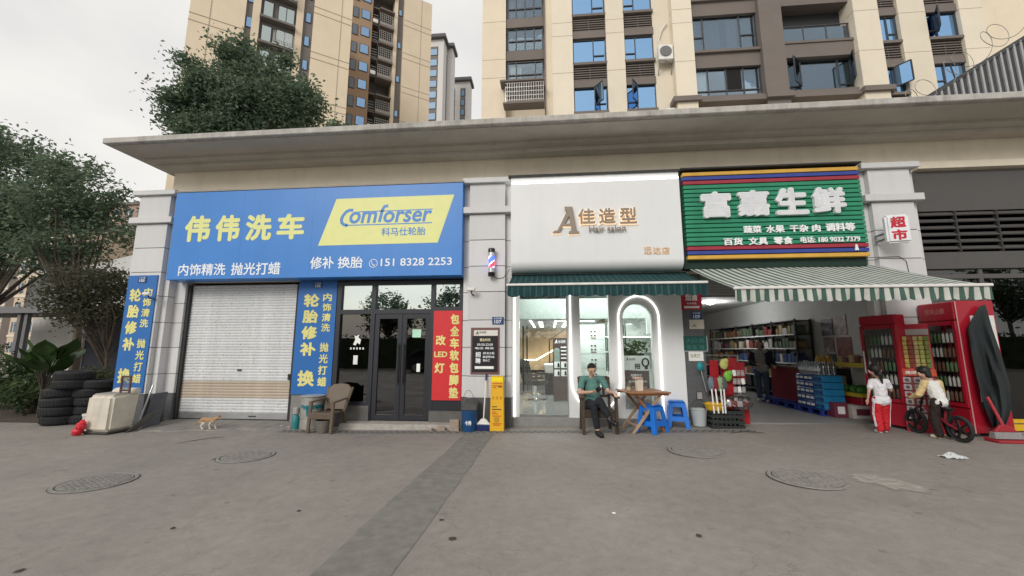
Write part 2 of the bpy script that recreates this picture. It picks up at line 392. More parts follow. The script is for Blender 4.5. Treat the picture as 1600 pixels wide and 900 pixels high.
part('partition', MIN, (-1.25,-1.05,.02,11,-.1,2.9)); part('partition', MIN, (2.62,2.86,.30,11,-.1,2.9)); part('partition', MIN, (6.72,6.90,.05,11,-.1,2.9))
part('ceiling', MIN, (-8.2,-1.25,.25,11,2.9,3.0)); part('ceiling', MIN, (-1.05,2.62,.25,11,2.9,3.0)); part('ceiling', MIN, (2.86,6.72,.25,11,2.9,3.0))
part('shop_floor', MDI, (-5.2,-1.25,.05,11,-.2,.02))
part('shop_floor', M('grey_floor', (.24,.235,.23), .45, var=.08), (2.86,6.72,.0,11,-.05,.104))
# pillars with granite slabs
def pillar(cx, left_w=True, right_w=True):
    p = part('pillar', MJT, (cx-.35,cx+.35,-.285,.0,-.1,4.83), (cx-.47,cx-.35,-.185,-.0,-.1,4.83), (cx+.35,cx+.47,-.185,-.0,-.1,4.83))
    zs = [.52,.92,1.46,1.98,2.53,3.04,3.57,4.105]
    for i in range(len(zs)-1):
        part('stone_slab', MST, (cx-.36,cx+.36,-.30,-.02,zs[i]+.006,zs[i+1]-.006), parent=p, bevel=.004)
        for s in (-1,1):
            a, b = sorted((cx+s*.366, cx+s*.48)); part('side_slab', MST, (a,b,-.20,-.02,zs[i]+.006,zs[i+1]-.006), parent=p)
    part('stone_slab', MST, (cx-.36,cx+.36,-.30,-.02,4.245,4.74), parent=p, bevel=.004)
    for s in (-1,1):
        a, b = sorted((cx+s*.366, cx+s*.48)); part('side_slab', MST, (a,b,-.20,-.02,4.245,4.74), parent=p)
        part('plinth', MGB, (a,b,-.205,-.02,-.1,.51), parent=p)
    part('capital', MST, (cx-.50,cx+.50,-.37,-.005,4.745,4.85), parent=p, bevel=.006)
    part('stone_band', MST, (cx-.50,cx+.50,-.37,-.005,4.11,4.24), parent=p, bevel=.006)
    part('plinth', MGB, (cx-.365,cx+.365,-.31,-.02,-.1,.515), parent=p, bevel=.004)
    return p
for cx in (-8.51, -1.19, 6.33): pillar(cx)
# granite jamb between the left pillar and the shutter
jb = part('jamb', MJT, (-8.02,-7.80,-.02,.25,-.1,2.86))
for a, b in zip((.52,.92,1.46,1.98,2.40),(.92,1.46,1.98,2.40,2.86)): part('stone_slab', MST, (-8.03,-7.795,-.035,.2,a+.006,b-.006), parent=jb)
part('plinth', MGB, (-8.03,-7.79,-.045,.2,-.1,.515), parent=jb)
part('pier', M('pier_grey', (.22,.215,.21), .8, var=.12), (-5.22,-4.36,.0,.25,-.1,2.86))
part('pier', MGB, (2.56,2.93,-.02,.28,-.1,2.86))
# right-hand bay: panel, louvres, beam, dark glazing
part('fascia_panel', MDP, (6.86,X1,-.02,.0,3.99,4.78))
lv = part('louvre_frame', MDK, (6.86,X1,.0,.02,3.2,3.99), (7.55,7.58,-.07,.0,3.2,3.97), (8.25,8.28,-.07,.0,3.2,3.97), (8.95,8.98,-.07,.0,3.2,3.97))
src = MB().hexa([(6.86,-.06,-.035),(9.9,-.06,-.035),(9.9,-.0,.03),(6.86,-.0,.03)], [(6.86,-.075,-.02),(9.9,-.075,-.02),(9.9,-.01,.045),(6.86,-.01,.045)])
s0 = src.build('louvre_slat', MDP, lv, False); s0.location = (0,0,3.27)
for i in range(1,6): share(s0, 'louvre_slat', (0,0,3.27+.13*i), lv)
part('beam', MDP, (6.86,X1,-.06,.25,2.88,3.19))
GLD = glass('dark_glass', (.22,.25,.26), .04)
GLC = glass('clear_glass', (.93,.96,.95), .05)
gz = part('glazing_frame', MDP, *[(x,x+.07,-.03,.05,.1,2.88) for x in (6.92,7.82,8.62,9.42,10.2)], (6.92,10.2,-.031,.05,.1,.2), (6.92,10.2,-.031,.05,2.70,2.78))
for a, b in ((6.99,7.82),(7.89,8.62),(8.69,9.42),(9.49,10.2)):
    part('pane', GLD, (a,b,.0,.01,.2,2.70), parent=gz); part('pane', GLD, (a,b,.0,.01,2.78,2.88), parent=gz)
part('room_back', M('room_dark', (.05,.05,.055), .9), (6.9,X1,2.2,2.3,0,2.9)); part('room_floor', M('room_dark2', (.09,.09,.09), .5), (6.9,X1,0.05,2.2,0,.11))
# shutter housing over the supermarket entrance
rb = part('shutter_box', M('shutter_box_grey', (.20,.20,.20), .6), (2.93,5.98,.06,.30,2.45,2.90))
b = MB().xprism([(0,0),(-.012,.012),(-.012,.043),(0,.055)], 2.94, 5.97); r0 = b.build('box_rib', M('shutter_box_rib', (.30,.30,.295), .5, .3), rb, False); r0.location = (0,.061,2.455)
for i in range(1,8): share(r0, 'box_rib', (0,.061,2.455+.055*i), rb)

# ------------------------------------------------------------------ apartment tower behind the shops
MTB = M('tower_beige', (.74,.645,.50), .85, var=.05, scale=.6, bump=.05, stain=.06)
MTB2 = M('tower_cream', (.70,.635,.515), .85, var=.04, scale=.6, stain=.05)
MTT = M('tower_taupe', (.165,.142,.128), .8, var=.07, scale=1)
MFR = M('window_frame_dark', (.045,.045,.05), .5)
MCU = M('curtain', (.80,.84,.80), .9, var=.05, scale=3)
GLB = glass('blue_glass', (.05,.075,.10), .80, rtint=(.33,.58,.92))
GLG = glass('grey_glass', (.85,.89,.90), .14, rtint=(.70,.84,.97))
MWR = M('white_plastic', (.72,.71,.68), .5)
MGROOVE = M('groove', (.38,.32,.25), .9)
tw = thing('apartment_tower', 'cream apartment tower with taupe window bays right behind the shops', 'building', (0,12.2,0))
YC = 11.7
def tp(name, mat, *bx, parent=tw, bevel=0): return part(name, mat, *bx, parent=parent, bevel=bevel)
def window(parent, x0, x1, z0, z1, y, vs=(), hs=(), gl=GLB, fr=MFR, t=.06, subs=()):
    """frame with mullions at fractions vs and rails (fraction range, height) hs; each light gets a pane"""
    w_, h_ = x1-x0, z1-z0
    bx = [(x0,x0+t,y-.05,y+.06,z0,z1),(x1-t,x1,y-.05,y+.06,z0,z1),(x0+t,x1-t,y-.049,y+.06,z0,z0+t),(x0+t,x1-t,y-.049,y+.06,z1-t,z1)]
    xs_ = [x0+t] + [x0+w_*v for v in vs] + [x1-t]
    for v in vs: bx.append((x0+w_*v-t/2, x0+w_*v+t/2, y-.047, y+.06, z0+t, z1-t))
    for i, zf in hs: bx.append((xs_[i]+t/2, xs_[i+1]-t/2, y-.045, y+.06, z0+h_*zf-t/2, z0+h_*zf+t/2))
    f = part('window', fr, *bx, parent=parent)
    part('pane', gl, (x0+t*.5,x1-t*.5,y+.0,y+.012,z0+t*.5,z1-t*.5), parent=f)
    if gl is GLG: part('room_shade_plate', M('shade_black', (.01,.01,.01), .9), (x0+.02,x1-.02,y+.34,y+.36,z0+.02,z1-.02), parent=f)  # black plate behind the pane paints the shade of the room
    return f
def curtain(parent, x0, x1, z0, z1, y):
    n = max(int((x1-x0)/.045),4); b = MB(); vs_ = []
    for i in range(n+1):
        yy = y + .03*math.sin(i*1.7)+.012*math.sin(i*.61); vs_ += [(x0+(x1-x0)*i/n,yy,z0),(x0+(x1-x0)*i/n,yy,z1)]
    return b.add(vs_, [(2*i,2*i+2,2*i+3,2*i+1) for i in range(n)]).build('curtain', MCU, parent, smooth=True)
def casement(parent, hx, z0, z1, y, wd, ang, gl=GLB):
    """an opened sash hinged on the vertical at hx"""
    b = MB(); u = Vector((math.cos(ang),-abs(math.sin(ang)),0)); P0 = Vector((hx,y-.06,z0)); up = Vector((0,0,1))
    for a, c in ((P0,P0+up*(z1-z0)),(P0+u*wd,P0+u*wd+up*(z1-z0)),(P0,P0+u*wd),(P0+up*(z1-z0),P0+u*wd+up*(z1-z0))): b.bar(a,c,.05,.05)
    f = b.build('open_sash', MFR, parent); q = P0+Vector((0,0,.02)); b = MB()
    nrm = Vector((u.y,-u.x,0))*.004
    b.hexa([q-nrm,q+u*wd-nrm,q+u*wd+nrm,q+nrm], [v+up*(z1-z0-.04) for v in (q-nrm,q+u*wd-nrm,q+u*wd+nrm,q+nrm)]); b.build('pane', gl, f)
ZT = 24.0
tp('wall', MTB, (-3.42,-2.12,YC,YC+9,5.7,ZT)); tp('wall', MTB, (-2.12,22.9,YC+.6,YC+9,5.7,ZT)); tp('wall', MTB, (21.5,30,YC+.5,YC+9,5.7,ZT))
tp('side_wall', MTB, (.0,.45,YC+.1,YC+.6,5.7,ZT)); tp('side_wall', MTB2, (5.75,6.62,YC+.15,YC+.6,5.7,ZT))
for a, b_, d, m_ in ((.40,1.50,-.0,MTB2),(3.27,4.22,0,MTB2),(6.62,7.62,-.35,MTB2),(11.0,12.1,-.2,MTT),(15.4,16.55,-.35,MTB2),(17.75,19.0,-.0,MTB2),(20.55,21.6,0,MTB2)):
    pl = tp('pilaster', m_, (a,b_,YC+d,YC+.62,5.7,ZT))
    if m_ is MTB2:
        for zz in (15.95,18.15,18.95,13.2): tp('groove', MGROOVE, (a-.003,b_+.003,YC+d-.004,YC+.1,zz,zz+.025), parent=pl)
tp('groove', MGROOVE, (-3.42,-2.13,YC-.004,YC+.02,15.9,15.925)); tp('groove', MGROOVE, (-3.42,-2.13,YC-.004,YC+.02,17.0,17.025)); tp('groove', MGROOVE, (-3.42,-2.13,YC-.004,YC+.02,19.3,19.325))
tp('cornice', MTT, (6.4,7.75,YC-.52,YC+.3,13.70,13.95), (7.75,16.8,YC-.30,YC+.3,13.70,13.93), (10.9,12.2,YC-.42,YC+.3,13.72,14.0), (15.3,16.7,YC-.52,YC+.3,13.72,13.97))
# far-left bay: dark strip windows and spandrels
for k, zb in enumerate((15.5,17.55,19.55,21.6)):
    tp('spandrel', MTT, (-2.12,-.02,YC+.1,YC+.6,zb-.58,zb-.02))
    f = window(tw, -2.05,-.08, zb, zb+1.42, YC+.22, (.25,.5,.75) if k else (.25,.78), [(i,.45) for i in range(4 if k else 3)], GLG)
    if k in (0,2): curtain(f, -1.9,-1.3, zb+.1, zb+1.3, YC+.4)
tp('downpipe', MTT, (-.04,.02,YC-.02,YC+.1,5.7,ZT))
# three narrow bays with louvred ledges
def narrow_bay(x0, x1, flip, zlist, open_at=None):
    for k, zb in enumerate(zlist):
        zt = zb+1.45
        f = window(tw, x0, x1, zb, zt, YC+.25, (.62,) if not flip else (.38,), [((1 if not flip else 0), .32)], GLB)
        curtain(f, x0+.1, x0+(x1-x0)*.5, zb+.1, zt-.1, YC+.42)
        tp('sill', MTT, (x0-.02,x1+.02,YC+.0,YC+.5,zb-.16,zb-.02))
        lf = tp('louvre_panel', MFR, (x0,x1,YC+.42,YC+.5,zb-1.02,zb-.16), ((x0+x1)/2-.03,(x0+x1)/2+.03,YC+.16,YC+.5,zb-1.02,zb-.16))
        for i in range(6): tp('slat', MTT, (x0+.01,x1-.01,YC+.14,YC+.30,zb-.98+i*.135,zb-.93+i*.135), parent=lf)
        tp('lintel', MTT, (x0-.01,x1+.01,YC+.1,YC+.5,zb-1.42,zb-1.02))
        if open_at == k:
            casement(f, x0+(x1-x0)*(.62 if not flip else .38), zb+.35, zt-.05, YC+.2, .62, rad(55) if not flip else rad(125))
zl = (13.74,16.56,19.46,22.4)
narrow_bay(1.50,3.27,False,zl,0); narrow_bay(4.22,5.76,True,zl,0); narrow_bay(16.55,17.75,False,(13.9,16.72,19.6),0); narrow_bay(19.0,20.55,True,(14.0,16.76,19.6),1)
# wide bays
for zb, zt in ((14.13,15.84),(16.73,18.96),(19.75,21.9)):
    tp('spandrel', MTT, (7.62,11.0,YC+.05,YC+.6,zb-.02-(.2 if zb < 15 else .9),zb-.02)); tp('sill', MTT, (7.6,11.0,YC-.1,YC+.5,zb-.14,zb+.0))
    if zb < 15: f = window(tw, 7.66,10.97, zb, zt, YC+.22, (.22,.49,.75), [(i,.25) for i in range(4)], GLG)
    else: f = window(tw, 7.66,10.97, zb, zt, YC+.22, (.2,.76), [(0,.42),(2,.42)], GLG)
    if zb < 15: curtain(f, 7.9,8.4,zb+.1,zt-.1,YC+.45); curtain(f, 10.2,10.9,zb+.1,zt-.1,YC+.45); tp('open_light_shade', M('shade_black', (.01,.01,.01), .9), (9.35,10.05,YC+.205,YC+.215,zb+.5,zt-.07), parent=f)  # black plate over the pane stands in for shade in the opened light
    else:
        for a, b_ in ((7.72,8.3),(8.42,9.25),(9.6,10.15),(10.25,10.9)): curtain(f, a, b_, zb+.08, zt-.12, YC+.45)
for zb, zt in ((14.2,15.96),):
    f = window(tw, 12.15,15.35, zb, zt, YC+.2, (.22,.8), [(0,.2),(2,.2)], GLG)
    casement(f, 12.9, zb+.35, zt-.04, YC+.2, .72, rad(140), GLG); casement(f, 15.3, zb+.35, zt-.04, YC+.2, .7, rad(115), GLG)
    tp('sill', MTT, (12.1,15.4,YC-.08,YC+.5,zb-.16,zb+.0))
for zb in (16.84,19.8):
    tp('slab', MTT, (12.1,15.4,YC-.1,YC+2.2,zb-.86,zb-.02)); tp('sill', MTT, (12.1,15.4,YC-.16,YC+.3,zb-.10,zb+.02))
    rl = tp('balustrade', MFR, (12.12,15.38,YC+.02,YC+.06,zb+.95,zb+1.0), *[(x,x+.05,YC+.02,YC+.07,zb,zb+.96) for x in (12.15,13.15,14.25,15.3)], (12.12,15.38,YC+.021,YC+.06,zb+.02,zb+.07))
    for a, b_ in ((12.2,13.15),(13.2,14.25),(14.3,15.3)): part('pane', GLG, (a,b_,YC+.035,YC+.045,zb+.07,zb+.86), parent=rl)
tp('recess_shade_sheet', M('recess_shade', (.035,.037,.04), .9), (12.1,15.4,YC+.58,YC+.595,16.9,18.98))  # thin dark sheet on the wall, painted as the shade of a recess
# security cage under the far-left bay
cg = tp('security_cage', MTT, (-2.35,-.05,YC-.65,YC+.2,15.22,15.32), (-2.2,-.05,YC-.55,YC+.1,14.02,14.1))
b = MB()
for i in range(17):
    x = -2.1+i*.125; b.bar((x,YC-.55,14.1),(x,YC-.55,15.22),.018)
for i in range(5): b.bar((-2.1,YC-.55,14.2+i*.24),(-.08,YC-.55,14.2+i*.24),.018)
for i in range(5): b.bar((-2.1,YC-.55+i*.14,14.1),(-2.1,YC-.55+i*.14,15.22),.018)
b.build('cage_bars', M('cage_steel', (.55,.55,.53), .4, .6), cg)
# air conditioner on its bracket beside the projecting pilaster
ac = thing('air_conditioner', 'white air conditioner unit on a bracket beside the cream pilaster', 'air conditioner', (6.3,11.6,15.6))
b = MB(); b.box(5.85,6.58,11.35,11.65,16.15,17.0); b.build('casing', MWR, ac, bevel=.03)
b = MB(); b.lathe([(.28,0),(.30,-.02),(.26,-.03),(.05,-.03)], (6.2,11.345,16.6), n=20, axis='y'); b.build('fan_grille', M('fan_dark', (.15,.15,.15), .6), ac)
b = MB(); b.bar((5.9,11.3,16.1),(6.6,11.75,16.1),.04); b.bar((6.55,11.3,16.1),(6.55,11.85,15.6),.04); b.bar((5.9,11.3,16.1),(5.9,11.85,15.6),.04); b.build('bracket', M('bracket_steel', (.4,.4,.4), .4, .6), ac)
b = MB(); b.tube([(6.1,11.7,17.0),(6.0,11.75,17.6),(6.2,11.75,18.2),(6.5,11.75,18.6)], .035); b.build('hose', MWR, ac)
# small white junction box on the roof edge
tag(part('junction_box', MWR, (fx(1040,160,-.9),fx(1053,160,-.9),-.95,-.8,5.68,5.80), parent=None, bevel=.01), 'small white box on the roof edge below the air conditioner', 'box')
# ------------------------------------------------------------------ roller shutter
def shutter_mat(name, base, k):
    m = M(name, base, .6, .0, var=.10, scale=3, rnd=.05, stain=.1); n = m.node_tree.nodes; l = m.node_tree.links; b = n['Principled BSDF']
    old = b.inputs['Base Color'].links[0].from_socket; tc = n.new('ShaderNodeTexCoord'); oi = n.new('ShaderNodeObjectInfo')
    ad = n.new('ShaderNodeVectorMath'); ad.operation = 'ADD'; l.new(tc.outputs['Object'], ad.inputs[0]); l.new(oi.outputs['Location'], ad.inputs[1])
    mp = n.new('ShaderNodeMapping'); mp.inputs['Scale'].default_value = (9,1,6); l.new(ad.outputs[0], mp.inputs[0])
    z = n.new('ShaderNodeTexNoise'); z.inputs['Scale'].default_value = 3.5; z.inputs['Detail'].default_value = 3; l.new(mp.outputs[0], z.inputs['Vector'])
    r = n.new('ShaderNodeMapRange'); r.inputs[1].default_value = .60; r.inputs[2].default_value = .66; r.inputs[3].default_value = 0; r.inputs[4].default_value = k; l.new(z.outputs[0], r.inputs[0])
    x = n.new('ShaderNodeMix'); x.data_type = 'RGBA'; l.new(r.outputs[0], x.inputs['Factor']); l.new(old, x.inputs['A']); x.inputs['B'].default_value = (.38,.26,.25,1)
    l.new(x.outputs['Result'], b.inputs['Base Color']); return m
MSH = shutter_mat('shutter_steel', (.60,.62,.63), .5); MSHD = shutter_mat('shutter_soiled', (.46,.39,.31), .3)
sx0, sx1, sz1 = -7.79, -5.24, 2.80
sh = thing('roller_shutter', 'closed ribbed silver roller shutter with a soiled band near its foot', 'shutter', ((sx0+sx1)/2,.08,.0))
MALU = M('aluminium', (.55,.56,.57), .35, .8)
b = MB(); b.box(sx0-.02,sx0+.06,.02,.14,0,sz1); b.build('guide_rail', MDK, sh); b = MB(); b.box(sx1-.05,sx1+.02,.02,.14,0,sz1); b.build('guide_rail', MDK, sh)
nsl = 46; hh = (sz1-.13)/nsl
prof = [(.0,0),(-.006,.004),(-.010,hh*.3),(-.010,hh*.62),(-.005,hh*.86),(.0,hh*.9),(.004,hh*1.02),(.012,hh*1.02),(.012,0)]
srcs = {}
for i in range(nsl):
    soiled = 5 <= i <= 10
    if soiled not in srcs:
        o = MB().xprism(prof, -(sx1-sx0)/2+.06, (sx1-sx0)/2-.05).build('slat', MSHD if soiled else MSH, sh, False); srcs[soiled] = o; o.location = (0,.01,.13+i*hh)
    else: share(srcs[soiled], 'slat', (0,.01,.13+i*hh), sh)
b = MB(); b.box(sx0+.06,sx1-.05,.07,.12,.005,.128); b.build('bottom_bar', MALU, sh, bevel=.006)
b = MB(); b.box(-6.15,-6.0,.055,.075,.055,.075); b.build('pull_handle', MDK, sh); b = MB(); b.box(-6.5,-6.42,.052,.08,.98,1.01); b.build('keyhole', MDK, sh)
b = MB(); b.box(-5.36,-5.32,.04,.08,.80,.92); b.build('latch', MDK, sh)

# ------------------------------------------------------------------ tyre shop glass front
MAF = M('anodised_frame', (.035,.038,.046), .4, .3, var=.05)
st = thing('glass_storefront', 'dark framed glass shopfront with double doors between blue and red banners', 'shopfront', (-3.0,0,.0))
part('frame', MAF, (-4.36,-4.27,-.04,.08,.3,2.82), (-3.62,-3.53,-.04,.08,.0,2.82), (-2.37,-2.29,-.04,.08,.0,2.82), (-1.78,-1.70,-.04,.08,.25,2.82), (-4.27,-3.62,-.039,.08,2.14,2.23), (-3.53,-2.37,-.039,.08,2.14,2.23), (-2.29,-1.78,-.039,.08,2.19,2.27),
     (-4.27,-3.62,-.038,.08,2.74,2.82), (-3.53,-2.37,-.038,.08,2.74,2.82), (-2.29,-1.78,-.038,.08,2.74,2.82), (-4.27,-3.62,-.037,.08,.32,.39), parent=st)
GLS = glass('shop_glass', (.15,.17,.19), .08); GLU = glass('transom_glass', (.30,.36,.38), .62, rtint=(.82,.95,1))
for q in ((-4.27,-3.62,2.23,2.74),(-3.53,-2.37,2.23,2.74),(-2.29,-1.78,2.27,2.74),(-4.27,-3.62,.39,2.14)): part('pane', GLS if q[2] < 2 else GLU, (q[0],q[1],.015,.025,q[2],q[3]), parent=st)
part('base_panel', M('base_stone', (.13,.125,.12), .7, var=.15), (-4.36,-3.56,-.06,.1,-.1,.32), parent=st)
part('base_panel', MAF, (-2.29,-1.70,-.03,.06,.24,.44), parent=st); part('base_panel', M('base_stone', (.13,.125,.12), .7), (-2.33,-1.68,-.10,.1,-.1,.24), parent=st)
for a, b_, hx in ((-3.52,-2.955,-3.005),(-2.945,-2.375,-2.895)):
    d = part('door_leaf', MAF, (a,a+.09,-.025,.03,.05,2.135), (b_-.09,b_,-.025,.03,.05,2.135), (a+.09,b_-.09,-.024,.03,.05,.15), (a+.09,b_-.09,-.024,.03,2.04,2.135), parent=st)
    part('pane', GLS, (a+.09,b_-.09,.0,.01,.15,2.04), parent=d)
    q = MB(); q.cyl((hx,-.075,.75),(hx,-.075,1.55),.014); q.cyl((hx,-.075,.82),(hx,-.02,.82),.01); q.cyl((hx,-.075,1.48),(hx,-.02,1.48),.01); q.build('door_handle', MDK, d)
MPP = M('paper_white', (.80,.82,.80), .8)
part('door_notice', M('green_notice', (.45,.75,.58), .7), (-2.74,-2.56,-.012,-.006,1.66,1.82), parent=st); part('door_notice', MPP, (-2.63,-2.56,-.012,-.006,.98,1.14), parent=st); part('door_notice', MPP, (-3.96,-3.87,.005,.012,1.12,1.30), parent=st)
b = MB()      # white figure decal on the fixed pane
b.prism([(-3.98,1.52),(-3.93,1.50),(-3.90,1.56),(-3.84,1.52),(-3.82,1.62),(-3.88,1.66),(-3.86,1.72),(-3.92,1.69),(-3.96,1.70),(-3.94,1.62)], .005, .012); b.build('decal', MPP, st)
for i in range(5): part('decal_mark', MPP, (-4.04+i*.065,-4.01+i*.065,.005,.012,1.42,1.46), parent=st)
# step and bricks before the doors
b = MB(); b.hexa([(-4.0,-.42,-.09),(-1.75,-.40,-.06),(-1.75,.05,-.06),(-4.0,.05,-.09)], [(-3.97,-.37,.03),(-1.78,-.36,.035),(-1.78,.05,.035),(-3.97,.05,.03)])
tag(b.build('door_step', M('step_concrete', (.34,.32,.29), .9, var=.2, scale=8, bump=.4), bevel=.015), 'low worn concrete step in front of the dark glass doors', 'step')
MBK = M('brick_rubble', (.33,.27,.22), .9, var=.25, scale=18, bump=.3)
for i, (x, y, s, r) in enumerate(((-1.98,-.47,.14,.3),(-2.15,-.50,.1,1.2),(-1.72,-.50,.17,.05))):
    b = MB(); b.box(-s/2,s/2,-s/3,s/3,0,s*.55 if i < 2 else .2); o = b.build('brick', MBK, bevel=.008); o.location = (x,y,G(x)-.002); o.rotation_euler = (0,0,r)
    tag(o, ('small broken brick lump lying on the paving under the red banner','flat piece of rubble beside the concrete door step','pale upright brick beside the blue paint bucket')[i], 'brick', 'bricks under the red banner')

# ------------------------------------------------------------------ signs
MBL = M('sign_blue', (.045,.215,.60), .38, var=.05, scale=1.2, rnd=0, stain=.08); MYE = M('sign_yellow', (.72,.74,.30), .45, var=.03, rnd=0); MWS = M('sign_white', (.80,.84,.88), .5, var=.03, rnd=0)
YS = -.40
cw = thing('car_wash_sign', 'wide blue sign board with yellow characters above the roller shutter', 'sign', (-4.75,-.2,2.85))
sL0, sL1, sR = at(278,300,YS), at(265,438,YS), at(722,286,YS); zt, zb = 4.75, 2.85
L, R_ = -7.92, -1.67
b = MB(); b.box(L,R_,YS,-.04,zb,zt); b.build('sign_box', MBL, cw, bevel=.006)
for xs_ in (-6.35,-4.8,-3.25): part('panel_seam', M('seam_blue', (.032,.165,.48), .5), (xs_,xs_+.006,YS-.0006,YS+.01,zb+.01,zt-.01), parent=cw)
part('top_edging', M('edge_steel', (.30,.28,.25), .6), (L-.03,R_+.01,YS-.015,-.02,zt+.001,zt+.03), parent=cw)
def q(px, py): p = at(px, py, YS); return p.x, p.z
def cbox(pl, pt, pr, pb): a = at(pl, pt, YS); c = at(pr, pb, YS); return (min(a.x,c.x), c.z, c.x, a.z)
def prow(parent, chars, boxes, mat, y=YS, bold=.03, depth=.004, name='character'):
    for ch, (pl,pt,pr,pb) in zip(chars, boxes):
        xm = (pl+pr)/2; ym = (pt+pb)/2
        letters(parent, ch, fx(pl,ym,y), fz(xm,pb,y), fx(pr,ym,y), fz(xm,pt,y), y, mat, bold, depth, name)
prow(cw, '伟伟洗车', ((289,337,329,378),(337,336,375,377),(384,335,425,376),(433,334,476,374)), MYE, bold=.042)
pp = [q(*p) for p in ((497,384),(526,311),(710,304),(684,379))]
pg = MB().prism(pp, YS-.003, YS-.001).build('yellow_panel', MYE, cw)
YB = YS-.004
def pl_(px, py): p = at(px, py, YB); return p.x, p.z
# swooping maker's name
def stroke(pts, wd, name='lettering', mat=MBL, parent=pg, y=YB):
    P = [Vector((*pl_(*p),)) for p in pts]; b = MB(); vs_ = []
    for i, p in enumerate(P):
        d = (P[min(i+1,len(P)-1)]-P[max(i-1,0)]).normalized(); nn = Vector((-d.y,d.x))*wd/2
        vs_ += [(p.x+nn.x,y,p.y+nn.y),(p.x-nn.x,y,p.y-nn.y)]
    return b.add(vs_, [(2*i,2*i+1,2*i+3,2*i+2) for i in range(len(P)-1)]).build(name, mat, parent)
letters(pg, 'om', fx(546,340,YB), fz(570,349,YB), fx(589,340,YB), fz(570,330,YB), YB, MBL, .022, .001, shear=.18)
letters(pg, 'orser', fx(599,340,YB), fz(640,347,YB), fx(675,340,YB), fz(640,329,YB), YB, MBL, .022, .001, shear=.18)
stroke([(552,328.5),(546,328.5),(541,331),(536,337),(533.5,343),(534,348),(537,351),(543,352.3)], .065)
stroke([(540,352.2),(600,350.4),(675,347.8)], .022); stroke([(560,331),(620,329),(676,326.5)], .022)
stroke([(606.5,321.5),(601,322.5),(597.5,328),(595,338),(592.5,347)], .065)
letters(pg, '科马仕轮胎', fx(596,362,YB), fz(630,368,YB), fx(665,362,YB), fz(630,355,YB), YB, MBL, .014, .001)
letters(cw, '内饰精洗', fx(279,421,YS), fz(315,430.5,YS), fx(352.5,421,YS), fz(315,412,YS), YS, MWS, .016, .003, tilt=.0)
letters(cw, '抛光打蜡', fx(361.5,420,YS), fz(400,429.5,YS), fx(438,420,YS), fz(400,410,YS), YS, MWS, .016, .003)
letters(cw, '修补', fx(485,410,YS), fz(505,420,YS), fx(522,410,YS), fz(505,401,YS), YS, MWS, .016, .003); letters(cw, '换胎', fx(528,410,YS), fz(548,419,YS), fx(567,410,YS), fz(548,401,YS), YS, MWS, .016, .003)
letters(cw, '151 8332 82253'.replace('151 8332 82253','151 8328 2253'), fx(595,410,YS), fz(650,415,YS), fx(706,410,YS), fz(650,403,YS), YS, MWS, .012, .003)
cx_, cz_ = q(583.5,411.5); b = MB(); b.lathe([(.088,-.003),(.088,-.005),(.076,-.005),(.076,-.003)], (cx_,YS,cz_), n=28, axis='y', cap=False)
b.tube([(cx_-.03,YS-.003,cz_+.045),(cx_-.035,YS-.003,cz_+.0),(cx_-.005,YS-.003,cz_-.035),(cx_+.04,YS-.003,cz_-.045)], [.018,.010,.010,.018], 6); b.build('phone_icon', MWS, cw)

def banner(name, label, x0, x1, z0, z1, y, mat, parent=None):
    t = thing(name, label, 'banner', ((x0+x1)/2,y,z0)); part('board', mat, (x0,x1,y,y+.02,z0,z1), parent=t); return t
def number_plate(label, cx, cz, y, num, w_=.19, h_=.13):
    t = thing('number_plate', label, 'number plate', (cx,y,cz), 0, 'blue house number plates'); part('plate', M('plate_blue', (.02,.06,.19), .4, rnd=0), (cx-w_/2,cx+w_/2,y-.008,y,cz-h_/2,cz+h_/2), parent=t, bevel=.003)
    letters(t, num, cx-w_*.3, cz-h_*.38, cx+w_*.3, cz+h_*.08, y-.008, MWS, .015, .001); letters(t, '水龙中路', cx-w_*.36, cz+h_*.18, cx+w_*.36, cz+h_*.42, y-.008, MWS, .0, .001)
MYB = M('banner_yellow', (.72,.68,.25), .6, var=.05)
YP = -.322; MBV = M('banner_blue', (.018,.135,.42), .45, var=.06, scale=2, rnd=0)
bx0, bx1 = -8.86, -8.19
t = banner('vertical_banner', 'tall blue banner with yellow characters on the granite corner pillar', bx0, bx1, .55, 2.97, YP, MBV)
column_chars(t, '轮胎修补', bx0+.215, 2.72, 1.36, .27, YP, MYB, .042, .80); letters(t, '换', bx0+.07, .74, bx0+.35, 1.04, YP, MYB, .042, .003, 'character')
column_chars(t, '内饰清洗', bx0+.50, 2.72, 1.85, .19, YP, MYB, .028, .8); column_chars(t, '抛光打蜡', bx0+.50, 1.66, .72, .19, YP, MYB, .028, .8)
number_plate('blue number plate 103 at the top of the corner pillar banner', bx0+.33, 2.875, YP-.004, '103')
bx0, bx1 = -5.22, -4.38
t = banner('vertical_banner', 'tall blue banner with yellow characters between shutter and glass front', bx0, bx1, .52, 2.84, -.03, MBV)
column_chars(t, '轮胎修补', bx0+.30, 2.60, 1.26, .34, -.03, MYB, .042, .82); letters(t, '换', bx0+.12, .68, bx0+.48, 1.0, -.03, MYB, .042, .003, 'character')
column_chars(t, '内饰清洗', bx0+.645, 2.60, 1.76, .19, -.03, MYB, .028, .8); column_chars(t, '抛光打蜡', bx0+.645, 1.58, .66, .19, -.03, MYB, .028, .8)
number_plate('blue number plate 105 at the top of the banner beside the shutter', bx0+.42, 2.755, -.034, '105')
t = banner('red_banner', 'bright red vertical banner with yellow characters beside the glass doors', -2.295, -1.715, .44, 2.19, -.055, M('banner_red', (.62,.028,.035), .5, var=.05, rnd=0))
column_chars(t, '包全车软包脚垫', -1.86, 2.14, .47, .185, -.055, MYB, .045, .86)
